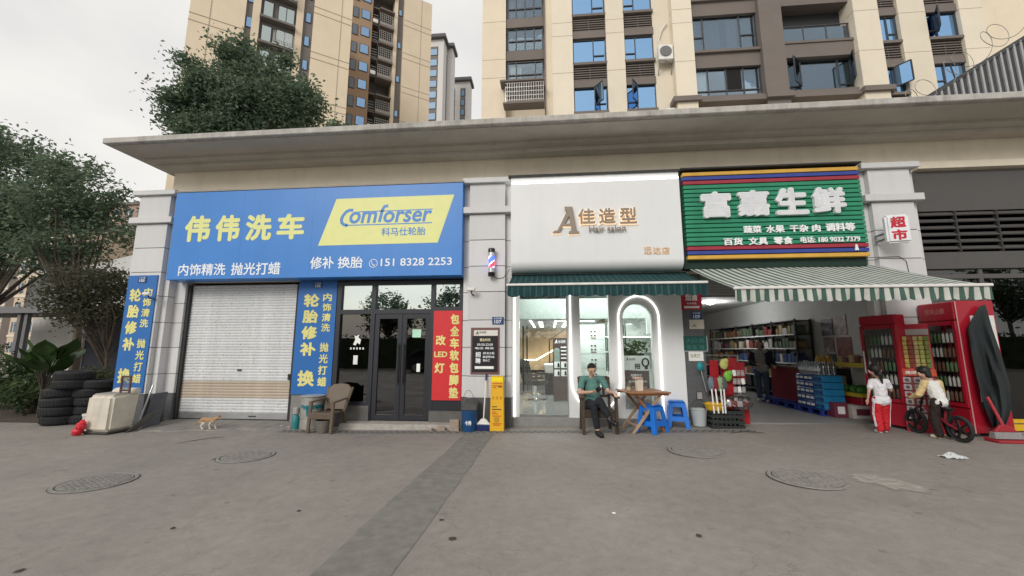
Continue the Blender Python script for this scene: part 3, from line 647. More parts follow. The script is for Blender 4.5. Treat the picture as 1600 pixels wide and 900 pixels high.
letters(t, '改', -2.24, 1.50, -2.04, 1.70, -.055, MYB, .04, .003, 'character'); letters(t, 'LED', -2.265, 1.27, -2.0, 1.38, -.055, MYB, .035, .003); letters(t, '灯', -2.25, .96, -2.05, 1.16, -.055, MYB, .04, .003, 'character')
number_plate('blue number plate 107 on the middle pillar above the framed notice', fx(778,501,-.31), fz(778,501,-.31), -.31, '107', .22, .14)

# framed recruitment notice on the middle pillar
yN = -.318; n0, n1 = at(736,512,yN), at(780,585,yN)
t = thing('notice_board', 'framed black recruitment notice hanging on the middle granite pillar', 'notice', (n0.x,yN,n1.z))
part('frame', M('frame_maroon', (.16,.08,.08), .5), (n0.x,n1.x,yN,yN+.02,n1.z,n0.z), parent=t, bevel=.004)
part('sheet', M('notice_black', (.022,.02,.022), .3), (n0.x+.03,n1.x-.03,yN-.005,yN,n1.z+.04,n0.z-.16), parent=t); part('header', M('notice_cream', (.72,.70,.64), .6), (n0.x+.06,n1.x-.03,yN-.0045,yN,n0.z-.155,n0.z-.05), parent=t)
cxn = (n0.x+n1.x)/2; hN = n0.z-n1.z
letters(t, 'A', n0.x+.09, n0.z-.135, n0.x+.15, n0.z-.065, yN-.005, M('ink', (.04,.03,.03), .6), .03, .001, shear=.2); letters(t, '佳造型', n0.x+.16, n0.z-.11, n0.x+.30, n0.z-.07, yN-.005, M('ink', (.04,.03,.03), .6), .01, .001)
MCR2 = M('notice_gold', (.75,.68,.42), .6)
letters(t, '营业时间', cxn-.1, n0.z-.26, cxn+.1, n0.z-.205, yN-.006, MCR2, .02, .001); letters(t, '09:30-22:00', cxn-.15, n0.z-.345, cxn+.15, n0.z-.30, yN-.006, MWS, .01, .001); letters(t, '电话 微信', cxn-.19, n0.z-.41, cxn+.17, n0.z-.37, yN-.006, MWS, .015, .001)
letters(t, '招', cxn-.18, n0.z-.56, cxn-.08, n0.z-.46, yN-.006, MWS, .03, .001); letters(t, '聘', cxn-.18, n0.z-.675, cxn-.08, n0.z-.575, yN-.006, MWS, .03, .001)
letters(t, '店长2名', cxn-.04, n0.z-.505, cxn+.18, n0.z-.46, yN-.006, MWS, .02, .001); letters(t, '美发师5名', cxn-.04, n0.z-.575, cxn+.18, n0.z-.53, yN-.006, MWS, .02, .001); letters(t, '洗头工', cxn-.04, n0.z-.64, cxn+.1, n0.z-.595, yN-.006, MWS, .02, .001)
part('white_strip', MPP, (cxn-.19,cxn+.17,yN-.006,yN,n1.z+.10,n1.z+.15), parent=t)

# ------------------------------------------------------------------ hair salon sign and awning
MWB = M('salon_white', (.745,.76,.765), .4, var=.03, scale=1.2, rnd=0, stain=.05)
LED = emit('led_white', (1,.98,.93), 1.5); LEDW = emit('led_warm', (1,.72,.46), .62); LEDM = emit('led_mild', (1,.98,.95), 3.0)
sg = thing('salon_sign', 'white sign box with gold lettering above the hair salon', 'sign', (.9,-.2,2.88))
sx0, sx1 = -.705, 2.52
prof = [(-.04,2.90)] + [(-.22-.2*math.sin(PI/2*i/8), 3.10-.2*math.cos(PI/2*i/8)) for i in range(9)] + [(-.42,4.66),(-.04,4.66)]
b = MB(); b.xprism(prof, sx0, sx1); b.build('sign_box', MWB, sg, smooth=True)
part('upper_band', MWB, (sx0,sx1,-.40,-.04,4.70,4.80), parent=sg); part('light_strip', LEDM, (sx0+.01,sx1-.01,-.425,-.1,4.665,4.695), parent=sg); part('top_edging', MDK, (sx0-.05,sx1+.03,-.44,-.02,4.801,4.84), parent=sg)
MGO = M('letter_steel', (.27,.225,.18), .5, .1, rnd=0)
def raised(parent, ch, pl, pt, pr, pb, bold=.03, shear=0, y=-.42, halo=True):
    ym = (pt+pb)/2; xm = (pl+pr)/2; a = (fx(pl,ym,y), fz(xm,pb,y), fx(pr,ym,y), fz(xm,pt,y))
    o = letters(parent, ch, a[0]+.006, a[1]+.010, a[2], a[3], y-.03, MGO, bold*.55, .03, 'character', shear)
    if halo: h_ = letters(parent, ch, a[0], a[1]-.008, a[2]+.012, a[3], y-.004, LEDW, bold*.55+.004, .024, 'character_light', shear)
    return o
# the serif capital is drawn by hand
y = -.42; A = MB()
def ap(px, py): p = at(px, py, y); return (p.x, p.z)
for poly in ([(863,365),(866,361.5),(871,361),(885.5,331),(883,330),(882,324),(894,324),(893,331),(888,340),(875,361.5),(875,365)],
             [(888,331),(894,324),(901,361),(905,363),(904.5,366),(888,366.5),(889,362.5),(893,361),(892,354),(876,354),(877.5,350.5),(891,350.5)]):
    A.prism([ap(*p) for p in poly], y-.045-.0015*len(A.f)/10, y-.012)
A.build('character', MGO, sg)
A = MB()
for poly in ([(862.5,366.5),(863,364),(875.5,364),(876,366.5)],[(887.5,368),(888,365.5),(905,365),(905.5,367.5)],[(876,356),(877,353.5),(893,353.5),(893,356)],[(884,334),(886,334),(877,352),(875,352)]): A.prism([ap(*p) for p in poly], y-.011, y-.002)
A.build('character_light', LEDW, sg)
raised(sg, '佳', 902.5,327.5,929,352); raised(sg, '造', 935,326.5,961,351); raised(sg, '型', 967.5,325.5,994,351)
raised(sg, 'Hair salon', 919.5,353.5,977,363, .0, halo=False)
for ch, a, b_ in (('远',1006,1018),('达',1020,1032),('店',1034,1046)): letters(sg, ch, fx(a,392,y), fz(a,397.5,y), fx(b_,392,y), fz(a,386,y), y, emit('led_gold', (.60,.34,.13), .12), .012, .012, 'character')

def stripes(name, c0, c1, period, duty=.5, soft=.03):
    m = bpy.data.materials.new(name); m.use_nodes = True; n = m.node_tree.nodes; l = m.node_tree.links; b = n['Principled BSDF']; b.inputs['Roughness'].default_value = .85; b.inputs['Specular IOR Level'].default_value = .2
    tc = n.new('ShaderNodeTexCoord'); sp = n.new('ShaderNodeSeparateXYZ'); l.new(tc.outputs['Object'], sp.inputs[0])
    d = n.new('ShaderNodeMath'); d.operation = 'DIVIDE'; d.inputs[1].default_value = period; l.new(sp.outputs[0], d.inputs[0])
    f = n.new('ShaderNodeMath'); f.operation = 'FRACT'; l.new(d.outputs[0], f.inputs[0])
    r = n.new('ShaderNodeMapRange'); r.inputs[1].default_value = duty-soft; r.inputs[2].default_value = duty+soft; l.new(f.outputs[0], r.inputs[0])
    nz = n.new('ShaderNodeTexNoise'); nz.inputs['Scale'].default_value = 5; nz.inputs['Detail'].default_value = 6; l.new(tc.outputs['Object'], nz.inputs['Vector'])
    mr = n.new('ShaderNodeMapRange'); mr.inputs[1].default_value = .3; mr.inputs[2].default_value = .7; mr.inputs[3].default_value = .82; mr.inputs[4].default_value = 1.08; l.new(nz.outputs[0], mr.inputs[0])
    x = n.new('ShaderNodeMix'); x.data_type = 'RGBA'; x.inputs['A'].default_value = (*c0,1); x.inputs['B'].default_value = (*c1,1); l.new(r.outputs[0], x.inputs['Factor'])
    s = n.new('ShaderNodeVectorMath'); s.operation = 'SCALE'; l.new(x.outputs['Result'], s.inputs[0]); l.new(mr.outputs[0], s.inputs['Scale']); l.new(s.outputs[0], b.inputs['Base Color'])
    tr = n.new('ShaderNodeBsdfTranslucent'); l.new(s.outputs[0], tr.inputs[0]); ms = n.new('ShaderNodeMixShader'); ms.inputs[0].default_value = .18
    o = n['Material Output']; l.new(b.outputs[0], ms.inputs[1]); l.new(tr.outputs[0], ms.inputs[2]); l.new(ms.outputs[0], o.inputs[0])
    return m
def awning(label, x0, x1, yb, zb, yf, zf, drop, mat, barmat, scal, lap=.0):
    t = thing('awning', label, 'awning', ((x0+x1)/2,yb,zf))
    n = 60; m_ = 10; vs_ = []
    for j in range(m_+1):
        v = j/m_
        for i in range(n+1):
            u = i/n; sag = -.035*math.sin(PI*v)*(.6+.4*math.sin(u*9))
            vs_.append((x0+(x1-x0)*u, yb+(yf-yb)*v, zb+(zf-zb)*v+sag))
    MB().add(vs_, [(j*(n+1)+i,j*(n+1)+i+1,(j+1)*(n+1)+i+1,(j+1)*(n+1)+i) for j in range(m_) for i in range(n)]).build('canopy', mat, t, smooth=True)
    n = 240; vs_ = []
    for i in range(n+1):
        u = i/n; x = x0+(x1-x0)*u; ph = (x-x0)/scal
        bot = zf-drop-.035*abs(math.sin(PI*ph))+.018
        for j in range(4):
            v = j/3; vs_.append((x, yf-.012+.022*v*math.sin(ph*2*PI+.6)+.012*v*math.sin(ph*.9), zf-.01+(bot-zf+.01)*v))
    MB().add(vs_, [(i*4+j,i*4+j+1,(i+1)*4+j+1,(i+1)*4+j) for i in range(n) for j in range(3)]).build('valance', mat, t, smooth=True)
    b = MB(); b.box(x0-.02,x1+.02,yf-.035,yf+.01,zf-.018,zf+.022); b.build('front_bar', barmat, t, bevel=.008)
    for u in (.12,.88):
        x = x0+(x1-x0)*u; e = x+(.5 if u < .5 else -.5)
        b = MB(); b.bar((x,yb,zb-.12),(e,(yb+yf)/2,(zb+zf)/2-.09),.035); b.bar((e,(yb+yf)/2,(zb+zf)/2-.09),(x,yf,zf-.02),.03); b.build('folding_arm', barmat, t)
    b = MB(); b.cyl((x0,yb+.02,zb+.0),(x1,yb+.02,zb+.0),.045); b.build('roller', barmat, t)
    return t
MA1 = stripes('awning_dark', (.020,.062,.066), (.055,.115,.115), .105, .80, .06)
MA2 = stripes('awning_striped', (.078,.142,.118), (.62,.63,.585), .126, .48, .03)
awning('dark green finely striped awning over the salon front', -.70, 2.63, -.08, 2.90, -1.10, 2.525, .20, MA1, MWR, .215)
awning('green and white striped awning over the supermarket entrance', 2.66, 5.98, -.08, 2.99, -2.02, 2.285, .185, MA2, MWR, .19)

# ------------------------------------------------------------------ supermarket sign
gs = thing('supermarket_sign', 'green slatted sign with raised white characters above the supermarket', 'sign', (4.2,-.2,3.0))
gx0, gx1, gz0, gz1 = 2.60, 5.75, 3.075, 4.79
part('backing', M('sign_back', (.008,.03,.022), .7), (gx0-.05,gx1,-.30,-.03,gz0-.16,gz1+.04), parent=gs)
part('top_edging', MDK, (gx0-.04,gx1+.05,-.42,-.02,gz1+.045,gz1+.075), parent=gs)
cols = {'y': M('slat_yellow', (.62,.36,.06), .45, rnd=.03), 'b': M('slat_blue', (.035,.06,.29), .45, rnd=.03), 'r': M('slat_red', (.33,.03,.05), .45, rnd=.03), 'g': M('slat_green', (.022,.235,.125), .42, rnd=.05)}
seq = 'ybr' + 'g'*14 + 'rby'; hs = (gz1-gz0)/len(seq); first = {}
for i, c in enumerate(seq):
    if c not in first:
        b = MB(); b.box(-(gx1-gx0)/2,(gx1-gx0)/2,-.05,.05,.0,hs*.80); first[c] = b.build('slat', cols[c], gs, False, bevel=.004); o = first[c]
    else: o = share(first[c], 'slat', (0,0,0), gs)
    o.location = (4.175-4.2, -.35+.2, gz1-hs*(i+1)-3.0)
MLW = M('letter_white', (.82,.83,.85), .4, rnd=0); MLS = M('letter_face', (.66,.68,.71), .4, .1, rnd=0); yG = -.405
for ch, bx in zip('富嘉生鲜', ((1096,299,1143,340),(1152,297,1203,337),(1212,293,1263,335),(1270,292,1322,333))):
    pl, pt, pr, pb = bx; ym = (pt+pb)/2; xm = (pl+pr)/2; a = (fx(pl,ym,-.47), fz(xm,pb,-.47), fx(pr,ym,-.47), fz(xm,pt,-.47))
    letters(gs, ch, *a, yG, MLW, .045, .07, 'character'); letters(gs, ch, a[0]+.012, a[1]+.012, a[2]-.012, a[3]-.012, yG-.0705, MLS, .025, .002, 'character_face')
def grow(s, pl, pt, pr, pb, bold=.03):
    ym = (pt+pb)/2; xm = (pl+pr)/2; letters(gs, s, fx(pl,ym,yG), fz(xm,pb,yG), fx(pr,ym,yG), fz(xm,pt,yG), yG, MLW, bold, .022)
grow('蔬菜', 1161,353,1189,364.5); grow('水果', 1196,352,1225,364); grow('干杂', 1233,351.5,1262,363); grow('肉', 1268,351,1281,362.5); grow('调料等', 1289,348.5,1335,361.5)
grow('百货', 1130,372,1160,383.5); grow('文具', 1169,371,1199,383); grow('零食', 1208,370,1238,382); grow('电话: 180 9032 7379', 1250,369,1343,379, .02)
b = MB(); p = at(1338,386,-.41); b.prism([(p.x-.03,p.z-.06),(p.x+.03,p.z-.06),(p.x+.02,p.z),(p.x+.012,p.z+.05),(p.x-.012,p.z+.05),(p.x-.02,p.z)], -.425, -.405); b.build('emblem', MLW, gs)
# projecting light box on the right pillar
lb = thing('light_box_sign', 'small white projecting light box sign with red characters on the right pillar', 'sign', (6.3,-.6,3.3))
p = at(1401,358,-.62); w_, h_ = .34, .50
b = MB(); b.box(-w_/2,w_/2,-.06,.06,-h_/2,h_/2); o = b.build('box', M('lightbox_white', (.70,.71,.735), .4), lb, False, bevel=.03, seg=2); o.location = p-lb.location; o.rotation_euler = (0,0,rad(-12))
tx = letters(None, '超', -.11, .01, .11, .21, -.062, M('sign_red', (.50,.015,.04), .5, rnd=0), .04, .002, 'character'); tx.parent = o
tx = letters(None, '市', -.11, -.21, .11, -.02, -.062, M('sign_red', (.5,.015,.04), .5), .04, .002, 'character'); tx.parent = o
b = MB(); b.bar((p.x-.12,p.y+.03,p.z-.05),(p.x-.12,-.29,p.z-.05),.03); b.bar((p.x-.12,p.y+.03,p.z-.15),(p.x-.12,-.29,p.z-.15),.03); b.build('bracket', MALU, lb)
b = MB(); pts = [(1345,403),(1375,402),(1405,401),(1416,408),(1420,425),(1418,432)]; b.tube([at(a,c,-.305) for a,c in pts], .006); tag(b.build('cable', MDK), 'thin dark cable looping across the right granite pillar', 'cable')

# ------------------------------------------------------------------ barber pole, security cameras
bp_ = at(768,410,-.40)
t = thing('barber_pole', 'lit barber pole with blue and red swirl on the middle pillar', 'barber pole', (bp_.x,bp_.y,bp_.z-.28))
MBK2 = M('gloss_black', (.012,.012,.012), .25)
b = MB(); b.lathe([(.02,-.28),(.06,-.275),(.068,-.26),(.068,-.2),(.06,-.195)], bp_, 18); b.lathe([(.06,.195),(.068,.2),(.068,.26),(.06,.275),(.02,.28)], bp_, 18); b.build('cap', MBK2, t, smooth=True)
b = MB(); b.lathe([(.058,-.195),(.058,-.11)], bp_, 18); b.lathe([(.058,.12),(.058,.195)], bp_, 18); b.build('collar', MALU, t, smooth=True)
n = 24; rows = 12; cols_ = [emit('pole_blue', (.05,.12,.95), 1.6), emit('pole_white', (.75,.82,1), 1.4), emit('pole_red', (.95,.05,.10), 1.0)]
b = MB(); b.v = [(bp_.x+.056*math.cos(2*PI*i/n), bp_.y+.056*math.sin(2*PI*i/n), bp_.z-.11+.23*j/rows) for j in range(rows+1) for i in range(n)]
for j in range(rows):
    for i in range(n):
        b.f.append((j*n+i,j*n+(i+1)%n,(j+1)*n+(i+1)%n,(j+1)*n+i)); k = (i-j*1.6) % n; b.m.append(0 if k < 10 else 1 if k < 12 else 2 if k < 20 else 1)
b.build('swirl_tube', cols_, t, smooth=True)
b = MB(); b.box(bp_.x-.02,bp_.x+.02,bp_.y,-.29,bp_.z-.25,bp_.z+.25); b.build('wall_mount', MDK, t)
b = MB(); b.tube([at(*a,-.31) for a in ((770,432),(778,435),(786,434),(792,428),(797,420))], .005); tag(b.build('cable', MDK), 'thin black power cable hanging below the barber pole', 'cable')
def security_camera(px, py, yw, label, s=1):
    p = at(px, py, yw-.16); t = thing('security_camera', label, 'camera', (p.x,p.y,p.z), 0, 'wall mounted security cameras')
    b = MB(); b.box(p.x-.09*s,p.x+.07*s,p.y-.035,p.y+.035,p.z-.03,p.z+.03); b.build('housing', MWR, t, bevel=.012); b = MB(); b.cyl((p.x-.092*s,p.y-.0,p.z),(p.x-.088*s,p.y,p.z),.024); b.build('lens', MBK2, t)
    b = MB(); b.tube([(p.x+.02,p.y,p.z-.03),(p.x+.02,p.y+.03,p.z-.08),(p.x+.03,yw,p.z-.10)], .012); b.build('bracket', MDK, t)
security_camera(735,452,-.30,'white bullet security camera on the side of the middle pillar', -1)
security_camera(230,459,-.32,'white bullet security camera on the blue corner pillar banner')
# ------------------------------------------------------------------ hair salon front
sf = thing('salon_storefront', 'white salon front with arched window and glowing light strips', 'shopfront', (.9,0,.1))
yW0, yW1 = -.03, .12; zF = .15
b = MB(); b.box(-.76,-.575,yW0,yW1,.05,2.9); b.build('wall_panel', MWB, sf)
arc = [(.89-.28*math.cos(t), 1.05-.28*math.sin(t)) for t in [PI*i/2/10 for i in range(11)]]
U = [(.36,.10),(1.30,.10),(1.30,2.9),(1.17,2.9),(1.17,1.05)] + [(.89+.28*math.cos(t), 1.05-.35*math.sin(t)) for t in [PI/2*i/10 for i in range(11)]] + [(.89-.28*math.sin(t), 1.05-.35*math.cos(t)) for t in [PI/2*i/10 for i in range(11)]] + [(.61,2.9),(.36,2.9)]
MB().prism(U, yW0, yW1).build('wall_panel', MWB, sf)
ca, ra, za = 1.70, .275, 2.02
lft = [(1.30,.10),(ca,.10),(ca,.30),(ca-ra,.30)] + [(ca-ra*math.cos(t), za+ra*math.sin(t)) for t in [PI/2*i/12 for i in range(13)]] + [(ca,2.9),(1.30,2.9)]
MB().prism(lft, yW0+.001, yW1).build('wall_panel', MWB, sf); MB().prism([(2*ca-x, z) for x, z in lft[::-1]][:-2] + [(2.55,.10),(2.55,2.9)] if False else [(2*ca-x if x != 1.30 else 2.55, z) for x, z in lft[::-1]], yW0+.001, yW1).build('wall_panel', MWB, sf)
part('base_strip', M('step_grey', (.26,.255,.25), .8, var=.12), (-.76,2.55,-.10,.2,-.05,.148), parent=sf)
part('window_reveal', M('reveal_grey', (.30,.30,.30), .6), (.352,.36,yW0-.02,yW1,.15,2.9), parent=sf)
GLK = glass('salon_glass', (.94,.97,.955), .06)
part('pane', GLK, (.55,1.24,.03,.04,.70,2.9), parent=sf); part('pane', GLK, (1.40,2.0,.03,.04,.25,2.4), parent=sf)
# light strips
b = MB(); b.tube([(-.668,-.045,.12),(-.668,-.045,2.75)], .016, 8); b.build('light_strip', LED, sf)
pth = [(.425,2.8),(.425,.85)] + [(.425+.48*(1-math.cos(t)), .85-.57*math.sin(t)) for t in [PI/2*i/10 for i in range(1,11)]] + [(.905+.44*math.sin(t), .85-.57*math.cos(t)) for t in [PI/2*i/10 for i in range(1,11)]] + [(1.345,2.02)]
A0 = 1.725; rA = .38
pth += [(A0-rA*math.cos(t), 2.02+rA*1.12*math.sin(t)) for t in [PI*i/24 for i in range(1,25)]] + [(2.105,.13)]
b = MB(); b.tube([(x,-.045,z) for x,z in pth], .013, 8); b.build('light_strip', LED, sf)
# glass door
d = part('door', M('door_rail', (.4,.4,.4), .3, .8), (-.575,.352,.02,.05,.15,.19), (-.575,.352,.02,.05,2.62,2.68), parent=sf); part('pane', GLK, (-.57,.35,.03,.038,.19,2.62), parent=d)
b = MB(); b.cyl((-.50,-.03,.62),(-.50,-.03,1.88),.013); b.cyl((-.43,.10,.62),(-.43,.10,1.88),.013)
for z in (.78,1.72): b.cyl((-.50,-.03,z),(-.43,.10,z),.009)
b.build('door_handle', MDK, d)
for z in (1.15,.95+.45): part('lock_plate', MDK, (-.78,-.74,-.05,-.03,z-.06,z+.06), parent=sf)
# salon room
MTL = M('floor_tile', (.22,.225,.225), .12, var=.06, scale=2)
sr = thing('salon_room', 'bright salon interior with lit staircase behind the glass door', 'room', (.8,3,.15))
part('floor', MTL, (-1.05,2.62,.12,7.0,.0,.15), parent=sr); part('back_wall', M('warm_wall', (.62,.50,.36), .8), (-1.05,2.62,6.9,7.0,.15,2.9), parent=sr)
MMG = M('mint_wall', (.66,.73,.69), .7, var=.03)
part('bulkhead', MMG, (-1.04,2.61,1.1,1.25,2.10,2.55), parent=sr); part('low_ceiling', M('ceiling_grey', (.5,.5,.5), .8), (-1.04,1.2,1.25,6.9,2.10,2.16), parent=sr)
for x, y0, y1 in ((-.45,1.5,4.6),(.15,1.8,4.6)): part('ceiling_light', LEDM, (x,x+.05,y0,y1,2.085,2.099), parent=sr)
part('ceiling_light', LEDM, (.15,1.1,1.8,1.85,2.085,2.099), parent=sr)
for i in range(4):
    for x in (-.2,.45): part('downlight', LEDM, (x-.06,x+.06,2.1+i*.7,2.2+i*.7,2.086,2.098), parent=sr)
# staircase along the back with lit string and black rail
for i in range(9): part('stair_step', M('stair_dark', (.12,.11,.10), .5), (-.95+i*.27,-.66+i*.27,5.2,6.8,.15,.33+i*.18), parent=sr)
b = MB(); b.bar((-.9,6.6,1.05),(-.45,6.6,1.05),.035); b.bar((-.45,6.6,1.05),(1.4,6.6,2.1),.035); b.build('stair_light', emit('led_stair', (1,.78,.5), 9), sr)
b = MB(); b.tube([(.02,4.9,.5),(.02,4.9,1.72),(.75,4.9,2.2)], .02); b.build('handrail', MDK, sr)
part('cabinet_wall', MMG, (.78,2.0,2.7,2.8,.15,2.10), parent=sr)
for k in range(3): part('cabinet_joint', M('joint_mint', (.3,.36,.33), .8), (.78,1.6,2.694,2.70,.95+k*.36,.955+k*.36), parent=sr)
MKN = M('knob_dark', (.08,.05,.045), .5)
for k in range(4):
    for dx in (-.045,.045):
        for dz in (0,-.10): part('cabinet_knob', MKN, (1.15+dx-.02,1.15+dx+.02,2.675,2.70,1.86-k*.36+dz,1.895-k*.36+dz), parent=sr)
    part('cabinet_tag', M('tag_brown', (.25,.12,.10), .6), (1.08,1.22,2.685,2.70,1.70-k*.36,1.725-k*.36), parent=sr)
part('screen_wall', MMG, (2.1,2.6,.9,1.0,1.75,2.10), parent=sr); part('partition', MMG, (1.45,2.6,2.4,2.5,.15,2.9), parent=sr)
wl = bpy.data.lights.new('salon_ceiling_light', 'AREA'); wl.energy = 125; wl.shape = 'RECTANGLE'; wl.size = 2.6; wl.size_y = 3.5; wl.color = (.98,1,.97)
wo = bpy.data.objects.new('salon_ceiling_light', wl); C.objects.link(wo); wo.location = (.8,3.0,2.06)
wl2 = bpy.data.lights.new('salon_front_light', 'AREA'); wl2.energy = 34; wl2.shape = 'RECTANGLE'; wl2.size = 2.8; wl2.size_y = .5; wl2.color = (.95,1,.97)
wo2 = bpy.data.objects.new('salon_front_light', wl2); C.objects.link(wo2); wo2.location = (.9,.6,2.86)
sl_ = thing('wall_shelf', 'black framed display shelf inside the arched salon window', 'shelf', (1.7,2.2,.9), 0)
b = MB()
for x in (1.42,1.86): b.bar((x,2.1,.9),(x,2.1,2.1),.025); b.bar((x,2.35,.9),(x,2.35,2.1),.025)
b.build('frame', MDK, sl_)
for z in (1.72,2.06,1.35): part('shelf_board', MWR, (1.40,2.55,2.05,2.38,z,z+.02), parent=sl_); 
part('shelf_light', LEDM, (1.42,2.5,2.04,2.05,1.71,1.718), parent=sl_)
for i, (x, z) in enumerate(((1.50,1.74),(1.58,1.74),(1.68,1.74),(1.76,1.74),(1.9,1.37),(2.0,1.37),(2.1,1.37))):
    b = MB(); b.lathe([(.03,0),(.032,.02),(.03,.11),(.012,.14),(.012,.17)], (x,2.2,z), 10)
    tag(b.build('bottle', MWR, smooth=True), 'pale hair product bottle on the shelf behind the arched window', 'bottle', 'hair product bottles')
# advert stand with product boxes
ad = thing('advert_stand', 'tall brown advert stand showing black bottles inside the salon door', 'advert', (.15,2.4,.15))
px0, px1 = fx(864,560,2.4), fx(890,560,2.4); pz0, pz1 = fz(875,597,2.4), fz(875,528,2.4)
part('panel', M('advert_brown', (.075,.045,.042), .4), (px0,px1+.25,2.38,2.43,.16,pz1), parent=ad); letters(ad, 'A', px0+.05, pz1-.14, px0+.12, pz1-.04, 2.379, MWS, .02, .001, shear=.2); letters(ad, '佳造型', px0+.14, pz1-.13, px0+.32, pz1-.06, 2.379, MWS, .01, .001)
for r_ in range(4): part('advert_text', MWS, (px0+.2,px0+.34,2.376,2.379,pz1-.25-.09*r_,pz1-.22-.09*r_), parent=ad)
b = MB(); b.prism([(px0+.03,pz1-.58),(px0+.17,pz1-.58),(px0+.17,pz1-.3),(px0+.14,pz1-.25),(px0+.06,pz1-.25),(px0+.03,pz1-.3)], 2.372, 2.379); b.build('advert_photo', M('photo_grey', (.25,.30,.27), .5, var=.3, scale=25), ad)
for r_ in range(2):
    for c_ in range(2):
        x, z = px0+.03+c_*.17, pz1-.75-.2*r_; part('product_card', MPP, (x,x+.14,2.370,2.379,z,z+.16), parent=ad)
        b = MB(); b.prism([(x+.08,z+.02),(x+.13,z+.02),(x+.13,z+.09),(x+.115,z+.13),(x+.095,z+.13),(x+.08,z+.09)], 2.366, 2.370); b.build('printed_bottle', MBK2, ad)
# barber chairs
def barber_chair(x, y, rz, label):
    t = thing('barber_chair', label, 'chair', (x,y,.15), rz, 'black salon chairs')
    b = MB(); b.lathe([(.28,0),(.28,.02),(.05,.05),(.035,.06),(.035,.36)], n=24); b.build('chrome_base', M('chrome', (.7,.7,.7), .15, 1), t, False, smooth=True)
    b = MB(); b.box(-.26,.26,-.25,.25,.38,.50); b.build('seat', MBK2, t, False, bevel=.04, seg=2); b = MB(); b.hexa([(-.24,.2,.48),(.24,.2,.48),(.24,.28,.48),(-.24,.28,.48)], [(-.22,.33,1.0),(.22,.33,1.0),(.22,.40,1.0),(-.22,.40,1.0)]); b.build('backrest', MBK2, t, False, bevel=.03, seg=2)
    for s in (-1,1):
        b = MB(); b.box(s*.30-.03,s*.30+.03,-.24,.2,.62,.67); b.bar((s*.3,.15,.4),(s*.3,.15,.64),.03); b.bar((s*.3,-.2,.62),(s*.28,-.1,.42),.025); b.build('armrest', MBK2, t, False, bevel=.008)
barber_chair(-.35,2.55,rad(60),'black barber chair on a round chrome base facing the mirrors')
barber_chair(-.45,3.9,rad(75),'black barber chair at the foot of the salon staircase')
wb = thing('wash_basin', 'white hair washing basin on a black reclining base', 'basin', (.12,4.0,.15))
b = MB(); b.box(-.12,.36,3.8,4.4,.15,.75); b.build('base', MBK2, wb, bevel=.05); b = MB(); b.hexa([(-.1,3.7,.75),(.34,3.7,.75),(.34,4.1,.75),(-.1,4.1,.75)], [(-.16,3.6,1.02),(.40,3.6,1.02),(.40,4.15,1.02),(-.16,4.15,1.02)]); b.build('bowl', MWR, wb, bevel=.03)
# hiring poster standing behind the arched window
ps = thing('hiring_poster', 'brown and white hiring poster behind the arched window', 'poster', (1.7,.2,.3))
part('upper_sheet', MPP, (1.47,1.95,.20,.21,1.02,1.30), parent=ps); part('lower_sheet', M('advert_brown', (.075,.045,.042), .4), (1.45,1.93,.19,.20,.56,1.01), parent=ps); part('foot_sheet', M('poster_grey', (.42,.42,.42), .7, var=.3, scale=14), (1.43,1.97,.21,.22,.26,.55), parent=ps)
MIK = M('ink', (.04,.03,.03), .6)
letters(ps, 'A', 1.50,1.20,1.55,1.27,.20,MIK,.02,.001,shear=.2); letters(ps, '佳造型', 1.56,1.21,1.68,1.25,.20,MIK,.01,.001); letters(ps, '招', 1.66,1.04,1.77,1.15,.20,MIK,.04,.001)
b = MB(); b.tube([(1.87+.06*math.cos(t),.196,1.17+.075*math.sin(t)) for t in [2*PI*i/18 for i in range(18)]], .016, 6, True); b.prism([(1.85,1.04),(1.92,1.04),(1.90,1.10),(1.86,1.10)], .19, .199); b.build('face_mark', MIK, ps)
letters(ps, '招聘岗位', 1.58,.90,1.79,.95,.19,MWS,.02,.001); letters(ps, '发型师    3名', 1.53,.79,1.88,.825,.19,MWS,.015,.001); letters(ps, '美发技师  3名', 1.53,.68,1.88,.715,.19,MWS,.015,.001)

# ------------------------------------------------------------------ notices on the dark pier
def sheet(name, label, cat, pl, pt, pr, pb, y, mat, group=None):
    a = at((pl+pr)/2, pt, y); c = at((pl+pr)/2, pb, y); xl, xr = fx(pl,(pt+pb)/2,y), fx(pr,(pt+pb)/2,y)
    t = thing(name, label, cat, (a.x,y,c.z), 0, group); part('sheet', mat, (xl,xr,y-.006,y,c.z,a.z), parent=t); return t, xl, xr, c.z, a.z
yD = -.025
t, a, b_, c, d_ = sheet('red_placard', 'red placard with white writing high on the dark pier', 'placard', 1064,456,1096,484, yD, M('placard_red', (.42,.02,.05), .5)); letters(t, '烟酒', a+.08, c+.17, b_-.08, d_-.03, yD-.006, MPP, .03, .001); part('white_line', MPP, (a+.05,b_-.05,yD-.009,yD-.006,c+.03,c+.07), parent=t); letters(t, '专卖零售', a+.1, c+.10, b_-.1, c+.14, yD-.006, MPP, .01, .001)
number_plate('blue number plate 109 on the dark pier', fx(1088,493,yD), fz(1088,493,yD), yD, '109', .20, .15)
t, a, b_, c, d_ = sheet('paper_notice', 'small cream paper notice under number plate 109', 'notice', 1077,499.5,1100,514, yD, M('paper_cream', (.62,.58,.50), .8)); b = MB(); b.prism([(a+.04,c+.03),(a+.09,c+.09),(a+.13,c+.03),(a+.12,c+.03),(a+.09,c+.07),(a+.05,c+.03)], yD-.009, yD-.0062); b.build('logo', MIK, t)
t, a, b_, c, d_ = sheet('green_licence_frame', 'dark green framed licence sheet on the dark pier', 'notice', 1068,525,1104,548, yD, M('licence_green', (.015,.085,.075), .35))
